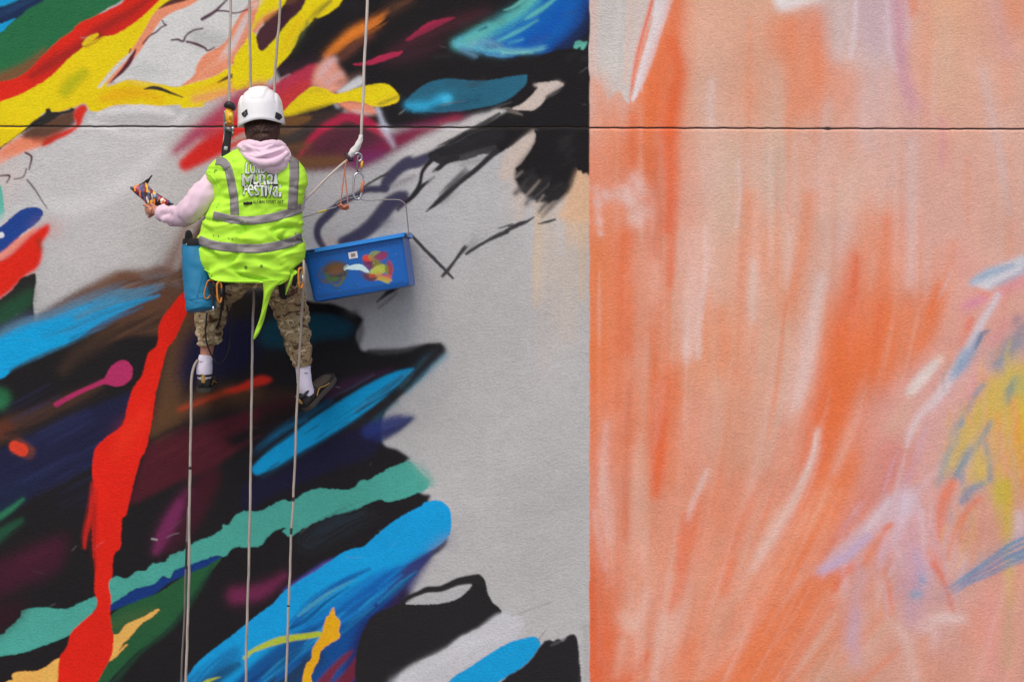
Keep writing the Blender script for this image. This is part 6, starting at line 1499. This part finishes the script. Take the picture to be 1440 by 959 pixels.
hs.tube([P3(333, 394, .64), P3(317, 396, .65), P3(300, 395, .66)], [(.008, .003)] * 3, n=8, sub=4)
hs.tube([P3(305, 394, .66), P3(303.5, 404, .675), P3(305, 414, .675)], [(.010, .003)] * 3, n=8, sub=4)
hs.tube([P3(313, 394, .66), P3(314.5, 406, .66), P3(313, 420, .62), P3(312, 436, .50)], [(.009, .003)] * 4, n=8, sub=4)
hs.tube([P3(297, 392, .655), P3(294, 400, .665), P3(296, 410, .67), P3(301, 418, .672)], [(.006, .002)] * 4, n=8, sub=4)
hs.tube([P3(421, 378, .63), P3(416, 392, .635), P3(413, 402, .62)], [(.012, .003)] * 3, n=8, sub=4)
harness = hs.build('harness', m_black, person, label='black webbing climbing harness showing under the vest hem')

def carabiner(name, u, v, d, h, w, ang, m, gate, label, yaw=0.0, par=None, r=.0052):
    M = Matrix.Rotation(R(ang), 3, 'Y') @ Matrix.Rotation(R(yaw), 3, 'Z'); C = P3(u, v, d)
    pts = [(-.5, .25), (-.42, .5), (0, .6), (.42, .5), (.5, .25), (.42, -.3), (.25, -.55), (0, -.6), (-.25, -.55), (-.46, -.3)]
    o = MB().tube([C + M @ Vector((x * w, 0, z * h / 1.2)) for x, z in pts], r, n=8, sub=4, closed=True).build(name, m, par, label=label, category='carabiner' if par is None else None)
    MB().tube([C + M @ Vector((.50 * w, -.001, .24 * h / 1.2)), C + M @ Vector((.42 * w, -.001, -.28 * h / 1.2))], r * 1.5, n=8, sub=2).build('gate_sleeve', gate, o)
    return o
carabiner('carabiner', 293.5, 407, .66, .095, .036, 16, m_orange, m_dark, 'ochre carabiner hanging over the blue bag below the vest', yaw=20, r=.0036)
carabiner('carabiner', 308.5, 411, .69, .10, .026, -2, m_orange, m_dark, 'orange carabiner hanging on the dark strap beside the blue bag', yaw=35, r=.005)
carabiner('carabiner', 423, 391, .66, .10, .032, 0, m_orange, m_steel, 'slim orange carabiner at the right edge of the vest hem', yaw=50)
q = MB().tube([P3(299, 398, .69), P3(299.5, 416, .69), P3(299.8, 431, .69)], [(.005, .002), (.006, .003), (.005, .003)], n=8, sub=4).build('tool_lanyard', m_black, label='short black lanyard with a steel tip hanging over the blue bag', category='lanyard')
MB().tube([P3(299.8, 431, .69), P3(300, 438.5, .69)], [.0055, .004], n=8, sub=2).build('metal_tip', m_steel, q)
o = MB().tube([P3(312, 416, .68), P3(312, 430, .64), P3(309, 450, .50), P3(304, 462, .42)], [(.005, .002)] * 4, n=8, sub=5); o.build('strap_end', m_black, harness)
MB().tube([P3(291, 440, .37), P3(289, 470, .38), P3(294, 492, .38), P3(304, 509, .37), P3(314, 508, .33), P3(322, 490, .29), P3(324, 460, .28), P3(319, 430, .34), P3(314, 412, .50)], .0042, n=8, sub=8).build(
    'cord_loop', mat('black_cord', (30, 28, 32), .6), label='thin black cord looped round the shin of the left leg', category='cord')

# ---- blue bucket bag
m_bag = mat('blue_bag_cloth', (26, 112, 150), .6, var=.08, vscale=20, bump=.25, bscale=500)
def bag_fold(p, t, a): return .012 * ridged(p, 8, 8, 5, 3) * (1 - .5 * t) + .005 * ridged(p, 20, 20, 24, 9) - .003
bg = MB().tube([P3(276, 343, .56), P3(276.5, 352, .56), P3(278, 380, .57), P3(280.5, 410, .58), P3(282.5, 428, .585), P3(283.5, 435.5, .588)], [(.066, .062), (.067, .064), (.068, .068), (.071, .071), (.073, .073), (.071, .071)], n=40, sub=7, disp=bag_fold, shape=2.2)
bag = bg.build('tool_bag', m_bag, label='bright blue cloth bucket bag with a black rim hanging at the hip', category='bag')
MB().tube([P3(276, 336, .56), P3(276, 341, .56), P3(276.3, 346, .56)], [(.067, .063), (.070, .066), (.069, .065)], n=40, sub=4).build('rim', m_black, bag)
MB().tube([P3(263, 343, .61), P3(262.5, 334, .615), P3(264.5, 326, .62), P3(268, 331, .615), P3(267.5, 342, .61)], [(.010, .002)] * 5, n=8, sub=5, ref=(0, -1, 0)).build('strap', m_black, bag)
MB().tube([P3(262, 344, .625), P3(262.3, 343.6, .632)], [.004, .003], n=10, sub=2).build('rivet', m_steel, bag)
bb = bvh_of(bag)
MB().tube([drape(bb, P3(u, 423 + .35 * math.sin((u - 262) / 42 * math.pi) * 20 * -.6, .7), .0005) for u in np.linspace(265, 303, 14)], .0022, n=6, sub=1).build('seam', mat('blue_seam', (24, 104, 146), .7), bag)
MB().tube([drape(bb, P3(286 - 10 * t, 372 + 46 * t, .7), .0004) for t in np.linspace(0, 1, 8)], .002, n=6, sub=1).build('seam', bpy.data.materials['blue_seam'], bag)

# ---- patterned pouch in the hand
def pouch_mat():
    m, nt, b = new_mat('patterned_foil')
    tc = nt.nodes.new('ShaderNodeTexCoord'); mp = nt.nodes.new('ShaderNodeMapping'); mp.inputs['Rotation'].default_value = (0, R(-38), 0); mp.inputs['Scale'].default_value = (1.0, 1, .38)
    nt.links.new(tc.outputs['Object'], mp.inputs['Vector'])
    v = nt.nodes.new('ShaderNodeTexVoronoi'); v.inputs['Scale'].default_value = 85; nt.links.new(mp.outputs['Vector'], v.inputs['Vector'])
    r = nt.nodes.new('ShaderNodeValToRGB'); r.color_ramp.interpolation = 'CONSTANT'
    st = [(0, (40, 30, 34)), (.16, (150, 32, 48)), (.28, (60, 60, 110)), (.4, (226, 176, 40)), (.5, (70, 48, 44)), (.6, (70, 140, 170)), (.7, (222, 120, 50)), (.8, (90, 80, 120)), (.88, (214, 200, 180)), (.94, (40, 80, 70))]
    e = r.color_ramp.elements
    while len(e) < len(st): e.new(.5)
    for x, (p_, c_) in zip(e, st): x.position = p_; x.color = albedo(c_) + (1,)
    sx = nt.nodes.new('ShaderNodeSeparateColor'); nt.links.new(v.outputs['Color'], sx.inputs['Color'])
    nt.links.new(sx.outputs[0], r.inputs['Fac']); nt.links.new(r.outputs['Color'], b.inputs['Base Color'])
    b.inputs['Roughness'].default_value = .3
    return m
po = MB().puff([(183, 265, .235), (190, 261.5, .235), (198, 258, .235), (204.5, 255, .235), (209, 261, .235), (214, 266.5, .235), (228, 276.5, .24), (244, 286, .25), (238, 290, .25), (222, 291, .245), (209, 290, .24), (201, 282, .235), (190, 272.5, .235)], (213, 277, .238), .016, .016,
               disp=lambda p, q, w: .005 * ridged(p, 40, 10, 40, 2), n=78, rings=9)
pouch = po.build('pouch', pouch_mat(), label='crumpled multicoloured patterned pouch held in the hand', category='pouch')
MB().puff([(202, 256.5, .235), (206, 252.5, .235), (210, 250.5, .235), (213, 246.5, .235), (214.4, 247.6, .235), (211.5, 252, .235), (208, 258, .235), (204, 259, .235)], (207.5, 254.5, .236), .012, .010, n=40, rings=6).build('flap', m_black, pouch)
MB().puff([(182.6, 263.4, .235), (186.5, 262.6, .235), (188, 265.5, .235), (185, 267.6, .235)], (185.2, 264.8, .236), .009, .008, n=20, rings=4).build('corner', mat('blue_grey_foil', (78, 84, 110), .4), pouch)

# ---------------------------------------------------------------- ropes
def rope_mat(name, c):
    m, nt, b = new_mat(name)
    tc = nt.nodes.new('ShaderNodeTexCoord')
    w = nt.nodes.new('ShaderNodeTexWave'); w.inputs['Scale'].default_value = 55; w.bands_direction = 'DIAGONAL'; w.inputs['Distortion'].default_value = 1.2
    nt.links.new(tc.outputs['Object'], w.inputs['Vector'])
    n = nt.nodes.new('ShaderNodeTexNoise'); n.inputs['Scale'].default_value = 12; n.inputs['Detail'].default_value = 6; nt.links.new(tc.outputs['Object'], n.inputs['Vector'])
    mx = nt.nodes.new('ShaderNodeMix'); mx.data_type = 'RGBA'
    A = albedo(c); mx.inputs[6].default_value = tuple(x * .5 for x in A) + (1,); mx.inputs[7].default_value = tuple(min(.9, x * 1.18) for x in A) + (1,)
    av = nt.nodes.new('ShaderNodeMath'); av.operation = 'MULTIPLY_ADD'; av.inputs[1].default_value = .35
    nt.links.new(w.outputs['Fac'], av.inputs[0]); nt.links.new(n.outputs['Fac'], av.inputs[2])
    nt.links.new(av.outputs[0], mx.inputs[0]); nt.links.new(mx.outputs[2], b.inputs['Base Color'])
    bp = nt.nodes.new('ShaderNodeBump'); bp.inputs['Strength'].default_value = .6; bp.inputs['Distance'].default_value = .002
    nt.links.new(w.outputs['Fac'], bp.inputs['Height']); nt.links.new(bp.outputs['Normal'], b.inputs['Normal'])
    b.inputs['Roughness'].default_value = .85; b.inputs['Specular IOR Level'].default_value = .2
    return m
m_rope = rope_mat('worn_rope', (166, 154, 144)); m_rope2 = rope_mat('clean_rope', (190, 180, 172)); m_rope3 = rope_mat('shaded_rope', (108, 102, 98))  # the darkest sheath tone has shade painted into it
m_stain = mat('paint_stained_sheath', (52, 46, 44), .85, var=.4, vscale=90)
def rope(pts, label, m=m_rope, r=.0072, name='rope', marks=()):
    C = smooth_pts(np.array(pts, float), False, 12)                # a slight live sway along the line
    sd = len(bpy.data.objects) * 1.7
    for q in C:
        e = min(1, min(np.hypot(*(q[:2] - C[0][:2])), np.hypot(*(q[:2] - C[-1][:2]))) / 40)
        q[0] += e * (1.0 * mnoise.noise(Vector((q[1] / 60, sd, 0))) + .45 * mnoise.noise(Vector((q[1] / 17, sd, 4))))
    r *= .92
    o = MB().tube([P3(*q) for q in C], r, n=10, sub=3).build(name, m, label=label, category='rope', group='ropes of the painter')
    F = smooth_pts(C, False, 4)
    for v0, v1 in marks:
        seg = [P3(*q) for q in F if v0 <= q[1] <= v1]
        if len(seg) > 1: MB().tube(seg, r * 1.06, n=10, sub=1).build('dark_mark', m_stain, o)
    return o
rope([(326, -700, .30), (325, -300, .36), (324, -20, .44), (323, 60, .50), (322, 147, .545)], 'rope running up from the yellow descender beside the helmet')
rope([(349, -700, .22), (350, -300, .26), (350.5, 0, .30), (352, 130, .32), (353, 200, .34), (355, 300, .36), (357, 396, .36), (355.5, 480, .36), (353, 640, .36), (350.5, 760, .36), (347, 900, .36), (345, 990, .36), (342, 1200, .36), (338, 1600, .40)], 'long rope passing behind the helmet and hanging straight down between the legs')
rope([(402, -700, .22), (397, -300, .26), (394, -10, .29), (390, 60, .31), (386, 120, .32), (388, 180, .34), (400, 260, .38), (404, 300, .395)], 'rope running up from behind the right side of the helmet')
rope([(427, 366, .63), (427.5, 384, .655), (426.5, 410, .62), (424, 450, .50), (421, 500, .44), (418, 560, .42), (414, 660, .42), (409.5, 760, .42), (405, 880, .42), (401, 990, .42), (395, 1200, .42), (388, 1600, .46)], 'rope hanging down in front of the right trouser leg', r=.0068, marks=((698, 706), (742, 752), (848, 855)))
rope([(281.5, 506, .30), (277, 508, .315), (272.5, 517, .34), (269.5, 532, .36), (268.5, 560, .37), (268, 620, .375), (266.5, 720, .38), (264.5, 840, .38), (261, 990, .38), (256, 1200, .38), (250, 1600, .42)], 'rope looping off the left ankle and hanging down beside the red stripe', r=.0076, marks=((655, 662),))
rope([(268, 610, .345), (266, 680, .345), (263.5, 740, .345), (260, 840, .345), (255, 960, .345), (253, 1010, .345), (246, 1200, .35), (238, 1600, .38)], 'darker rope hanging close behind the ankle rope', m=m_rope3, r=.0060, marks=((690, 712), (760, 800)))
r4 = rope([(530, -700, .22), (522, -300, .24), (517, -10, .26), (514, 60, .27), (511.5, 120, .275), (509, 168, .28), (507.5, 192, .28), (504, 203, .28), (497, 214, .28)], 'pale rope coming down to the white thimble above the blue tub', m=m_rope2, r=.0082)
MB().tube([P3(508, 190, .28), P3(506.5, 197, .28), (P3(502.5, 206, .28)), P3(496.5, 214, .28), P3(491.5, 220, .28)], [.0095, .0135, .017, .019, .014], n=16, sub=6, disp=lambda p, t, a: .0012 * math.sin(a * 3 + t * 20)).build('splice_sleeve', mat('white_sleeve', (202, 200, 198), .5, var=.08), r4)
MB().tube([P3(486.5, 216, .285), P3(489, 221, .30), P3(492.5, 226, .30), P3(496, 224.5, .29)], .0075, n=10, sub=4).build('tape_wrap', m_dark, r4)
rope([(492, 223, .285), (480, 232, .30), (462, 248, .34), (444, 266, .39), (430, 280, .44), (414, 294, .50)], 'slanting rope from the white thimble to the side of the vest', m=m_rope2, r=.0066)
# descender on the left rope
ds = MB().box(P3(322.5, 165, .56), (.038, .030, .085), Matrix.Rotation(R(-3), 3, 'Y'), .006).build('descender', m_yel, label='yellow and black rope descender beside the helmet', category='descender')
MB().tube([P3(317, 150, .56), P3(321, 147.5, .57), P3(326.5, 150, .57), P3(328.5, 154.5, .56)], [.012, .018, .018, .011], n=14, sub=5).build('cam_cover', m_dark, ds)
MB().box(P3(324.6, 163, .577), (.018, .012, .030), Matrix.Rotation(R(-3), 3, 'Y'), .003).build('handle', mat('bright_yellow_alloy', (238, 190, 60), .3, spec=.6), ds)
MB().box(P3(323, 172.5, .577), (.022, .012, .016), Matrix.Rotation(R(8), 3, 'Y'), .003).build('handle_stop', m_orange, ds)
MB().tube([P3(316, 156, .565), P3(315.4, 172, .565), P3(316, 186, .56)], [(.006, .004)] * 3, n=8, sub=4).build('side_plate', m_grey, ds)
carabiner('carabiner', 321.5, 183, .565, .075, .042, 0, m_grey, m_steel, 'grey steel carabiner under the yellow descender', yaw=10, r=.0062)
MB().box(P3(321.8, 182, .578), (.038, .016, .022), Matrix.Rotation(R(6), 3, 'Y'), .004).build('swivel', m_grey, label='small grey steel swivel block under the yellow descender', category='swivel')
sl = MB().tube([P3(321.5, 184, .57), P3(320, 196, .575), P3(318, 208, .585), P3(317.5, 220, .60)], [(.016, .007), (.018, .008), (.022, .009), (.022, .009)], n=12, sub=5).build('sling', m_black, label='black webbing sling between the descender and the left shoulder', category='sling')
MB().box(P3(317.5, 209, .60), (.018, .006, .020), Matrix.Rotation(R(10), 3, 'Y'), .002).build('stitched_tag', mat('pale_tag', (170, 170, 174), .7), sl)
rope([(316, 172, .555), (315.5, 190, .56), (314, 206, .575), (313.5, 216, .59)], 'short tail of rope beside the black sling', r=.0052)

# ---------------------------------------------------------------- rigging over the tub
carabiner('carabiner', 505.5, 231, .285, .085, .030, 4, m_grey, m_yel, 'upper carabiner with a brassy sleeve under the white thimble', yaw=40, r=.0046)
carabiner('carabiner', 503.5, 262, .285, .135, .048, 4, m_steel, m_copper, 'large steel carabiner that carries the tub handle', yaw=15, r=.0056)
MB().tube([P3(499, 217, .29), P3(504, 215.5, .285), P3(508, 218.5, .28), P3(508, 225, .28), P3(504, 227, .285)], .0055, n=8, sub=5).build('ring', m_steel, label='steel ring joining the white thimble to the carabiners', category='ring')
MB().tube([P3(487, 226, .30), P3(484, 245, .30), P3(481, 270, .30), P3(479.5, 288, .30), P3(486, 289, .302), P3(489, 285, .30), P3(487, 262, .30), P3(485, 240, .30), P3(487.5, 226, .302)], .0032, n=8, sub=6).build('prusik_cord', m_copper, label='thin copper coloured cord loop hanging by the rope thimble', category='cord')
MB().tube([P3(476, 290, .30), P3(480, 288.5, .31), P3(484, 292, .31), P3(488, 289, .31), P3(489.5, 293, .30), P3(482, 294, .30), P3(479, 292, .305)], .0062, n=8, sub=5).build('cord_knot', m_copper, label='copper coloured knot at the end of the cord loop', category='knot')

# ---------------------------------------------------------------- blue tub
TB = Matrix.Rotation(R(9.9), 3, 'Y').inverted() @ Matrix.Rotation(R(-4.0), 3, 'Z')
TC = P3(495.5, 341.5, .36)                                   # middle of the front upper edge
LT, HT, DT = .53, .262, .34
def TQ(x, y, z): return TC + TB @ Vector((x, y, z))      # x along, y to the wall, z up
m_tub = mat('blue_plastic', (4, 90, 170), .38, var=.05, vscale=12, spec=.45)
def tub_body():
    mb = MB(); sec = []
    def ring(z, inset):
        hx = LT / 2 - inset; y0, y1 = inset * .75, DT - inset * .75; rr = .022; pts = []
        for cx, cy, a0 in ((hx - rr, y0 + rr, -90), (hx - rr, y1 - rr, 0), (-hx + rr, y1 - rr, 90), (-hx + rr, y0 + rr, 180)):
            for k in range(6):
                a = R(a0 + 90 * k / 5); pts.append((cx + rr * math.cos(a), cy + rr * math.sin(a), z))
        return pts
    levels = [(-.004, .006), (-.03, .007), (-HT + .012, .014), (-HT, .019), (-HT, .04)]
    inner = [(-HT + .006, .03), (-.03, .012), (.0, .010)]
    L = [ring(z, i) for z, i in inner[::1]][::-1] + [ring(z, i) for z, i in levels]
    n = 24
    for r_ in L: mb.v += [TQ(*p) for p in r_]
    for i in range(len(L) - 1):
        for j in range(n): mb.f.append((i * n + j, i * n + (j + 1) % n, (i + 1) * n + (j + 1) % n, (i + 1) * n + j))
    mb.f.append(tuple((len(L) - 1) * n + j for j in range(n))); mb.f.append(tuple(j for j in range(n))[::-1] if False else tuple(2 * n + j for j in range(n)))
    return mb
tub = tub_body().build('storage_tub', m_tub, smooth=False, label='blue plastic storage tub splashed with paint, hanging from a bent wire handle', category='tub')
# rim: a folded lip all round
def lip(z0, z1, out):
    hx = LT / 2; pts = []
    rr = .026
    for cx, cy, a0 in ((hx + out - rr, -out + rr, -90), (hx + out - rr, DT + out - rr, 0), (-hx - out + rr, DT + out - rr, 90), (-hx - out + rr, -out + rr, 180)):
        for k in range(6):
            a = R(a0 + 90 * k / 5); pts.append((cx + rr * math.cos(a), cy + rr * math.sin(a)))
    n = len(pts); v = []; f = []
    prof = [(-.010, z1), (.0, z1 + .001), (.012, z1), (.014, z0), (.010, z0 - .002), (.009, z1 - .006), (-.008, z1 - .006)]
    for (o_, z) in prof:
        for (x, y) in pts:
            L_ = math.hypot(x, y - DT / 2); v.append(TQ(x * (1 + o_ / (LT / 2)), DT / 2 + (y - DT / 2) * (1 + o_ / (DT / 2)), z))
    for i in range(len(prof)):
        for j in range(n): f.append((i * n + j, i * n + (j + 1) % n, ((i + 1) % len(prof)) * n + (j + 1) % n, ((i + 1) % len(prof)) * n + j))
    return MB().add(v, f)
lip(-.015, .004, 0.0).build('rim', mat('blue_plastic_rim', (16, 122, 204), .35, var=.05, vscale=12, spec=.5), tub, smooth=False)
for x in (-.18, -.06, .06, .18):
    MB().box(TQ(x, .012, -.035), (.005, .02, .03), TB, .001).build('rib', m_tub, tub, smooth=False)
# spattered front panel (paint on plastic)
def tub_panel():
    W_, H_ = 300, 156
    c = Canvas(W_, H_, 0, (4, 88, 168)); F = (0, 0, 1.0); S = 2.0
    t = lambda pts: [(x * S, y * S) for x, y in pts]
    p = c.poly
    def b(f, pts, w, cc, soft=1.0, op=1.0):               # smeared with a rag: ragged sub-strokes
        W = list(w) if hasattr(w, '__len__') else [w] * len(pts)
        for i in range(5 if max(W) > 5 else 1):
            jx, jy = (random.gauss(0, max(W) * .28), random.gauss(0, max(W) * .28)) if max(W) > 5 else (0, 0)
            k_ = random.uniform(.8, 1.1); c2 = tuple(max(0, min(255, x * k_)) for x in cc)
            c.brush(f, [(x + jx, y + jy) for x, y in pts], [x * (1.0 if max(W) > 5 else 1.4) for x in W], c2, soft * .6, op * .8, dry=.3 if max(W) > 5 else 0, seed=i, grain=3)
    b(F, t([(25, 34), (32, 24), (44, 24), (52, 26), (50, 38), (38, 46), (28, 44)]), [18, 24, 24, 16, 20, 24, 18], (86, 74, 34), 4, .85)
    b(F, t([(30, 30), (40, 30), (48, 30)]), [14, 20, 14], (112, 72, 34), 4, .8)
    b(F, t([(24, 36), (28, 46), (40, 46)]), [8, 10, 8], (70, 108, 60), 3, .8)
    b(F, t([(30, 58), (38, 62), (46, 56), (50, 48)]), 7, (86, 92, 50), 2, .8); b(F, t([(32, 56), (30, 64), (40, 68)]), 5, (60, 84, 74), 2, .7)
    b(F, t([(38, 44), (52, 44), (54, 38)]), [3, 4, 2], (40, 40, 40), 1, .8)
    p(F, t([(56, 33), (64, 29), (76, 28), (86, 33), (92, 41), (93, 48), (86, 46), (78, 40), (66, 37)]), (188, 218, 226), 1)
    b(F, t([(56, 33), (60, 31)]), [8, 10], (196, 222, 228), 1.5, .9)
    b(F, t([(90, 22), (96, 30), (104, 36)]), [20, 30, 26], (126, 42, 84), 5, .9)
    b(F, t([(94, 20), (99, 22)]), [20, 18], (206, 62, 44), 3, .9)
    b(F, t([(106, 22), (112, 18), (120, 20)]), [14, 20, 20], (128, 136, 56), 3, .9)
    b(F, t([(112, 24), (120, 22)]), [20, 26], (128, 44, 92), 3, .9)
    b(F, t([(108, 30), (114, 40), (124, 46), (128, 52)]), [14, 18, 18, 12], (122, 124, 46), 3, .9)
    b(F, t([(128, 34), (130, 46), (128, 56)]), [10, 12, 10], (152, 60, 66), 3, .85)
    b(F, t([(100, 50), (108, 46), (116, 44)]), [20, 26, 22], (176, 186, 72), 3, .9)
    b(F, t([(92, 50), (100, 58), (106, 62)]), [6, 10, 12], (214, 140, 50), 2, .9)
    b(F, t([(106, 54), (114, 60), (124, 64)]), [8, 12, 14], (214, 92, 48), 2.5, .9)
    b(F, t([(104, 58), (116, 66), (122, 70)]), [8, 10, 10], (170, 160, 70), 2, .85)
    b(F, t([(84, 50), (90, 56), (98, 58)]), [14, 20, 12], (92, 50, 70), 5, .8); b(F, t([(94, 54), (100, 54)]), [8, 8], (196, 70, 50), 2, .9)
    b(F, t([(66, 62), (70, 70)]), 2.2, (20, 50, 90), .8, .9); b(F, t([(64, 66), (66, 70)]), 1.6, (20, 50, 90), .8, .8)
    for i in range(40):
        x, y, L_ = random.uniform(6, 290), random.uniform(4, 150), random.uniform(4, 30)
        c.brush(F, [(x, y), (x + L_, y + random.uniform(-5, 5))], random.uniform(.6, 1.8), random.choice([(40, 128, 200), (4, 66, 128), (70, 140, 196)]), .6, .35)
    for x0_, y0_, x1_, y1_ in ((0, 150, 300, 156), (0, 0, 300, 5)):
        c.brush(F, [(x0_, y0_), (x1_, y1_)], 10, (8, 56, 104), 5, .5)  # darker blue along the bottom and top edges of the panel
    for i in range(26):
        x, y = random.uniform(8, 290), random.uniform(8, 145); b(F, [(x, y), (x + 1, y + .5)], random.uniform(.8, 2), random.choice([(60, 150, 214), (20, 60, 110), (160, 190, 200)]), .6, .6)
    nx, ny = 200, 104; mb = MB(); cs = []
    for j in range(ny + 1):
        for i in range(nx + 1):
            s_, t_ = i / nx, j / ny
            z = -.034 - t_ * (HT - .034 - .016)
            ins = .0075 + (.0135 - .0075) * ((-z - .03) / (HT - .042)); hx = LT / 2 - ins - .022
            mb.v.append(TQ(-hx + 2 * hx * s_, ins * .75 - .0012, z))
            cs.append(c.a[min(H_ - 1, int(t_ * (H_ - 1))), min(W_ - 1, int(s_ * (W_ - 1)))])
    n = nx + 1; k = len(mb.v)
    for j in range(ny):
        for i in range(nx): mb.f.append((j * n + i, j * n + i + 1, (j + 1) * n + i + 1, (j + 1) * n + i))
    o = mb.build('spattered_panel', attr_mat('paint_spattered_plastic', .42, .15, 60), tub)
    rgba = np.concatenate([np.clip(np.array(cs) / KLIGHT, 0.004, .9), np.ones((len(cs), 1))], 1).astype(np.float32)
    at = o.data.color_attributes.new('pigment', 'FLOAT_COLOR', 'POINT'); at.data.foreach_set('color', rgba.ravel())
    return o
tub_panel()
MB().box(TQ(-.008, .004, -.063), (.046, .002, .034), TB, .0005).build('barcode_sticker', mat('white_sticker', (206, 204, 204), .6, var=.03), tub, smooth=False)
bc = MB(); x = -.018
while x < .006:
    w_ = random.choice((.0008, .0014, .002)); bc.box(TQ(x, .0025, -.063), (w_, .0008, .018), TB); x += w_ + random.choice((.0008, .0014))
bc.build('barcode', mat('barcode_ink', (90, 60, 60), .7), tub, smooth=False)
MB().box(TQ(-.218, -.016, -.006), (.046, .014, .010), TB, .002).build('latch', m_dark, tub, smooth=False)
MB().box(TQ(.272, .02, -.012), (.018, .05, .018), TB, .003).build('latch', m_dark, tub, smooth=False)
MB().tube([P3(575, 332, .33), P3(573.5, 316, .32), P3(571.6, 296, .31), P3(570, 288, .305), P3(564, 282.5, .30), P3(556, 281, .295), P3(534, 281.3, .29), P3(511, 281.3, .287), P3(505, 277, .285), P3(498, 277.5, .286), P3(484, 281.5, .29), P3(474, 287, .295), P3(473.5, 291, .295), P3(464, 294, .30), P3(448, 299, .31), P3(428, 305.5, .325), P3(417, 310, .335), P3(415, 330, .34), P3(428, 350, .345)], .0030, n=8, sub=8).build('wire_handle', m_grey, tub)
MB().tube([P3(447, 299.5, .311), P3(453, 297.4, .309), P3(459, 295.6, .307)], [.0045, .006, .0045], n=8, sub=3).build('tape_mark', mat('yellow_tape', (196, 178, 60), .6), tub)
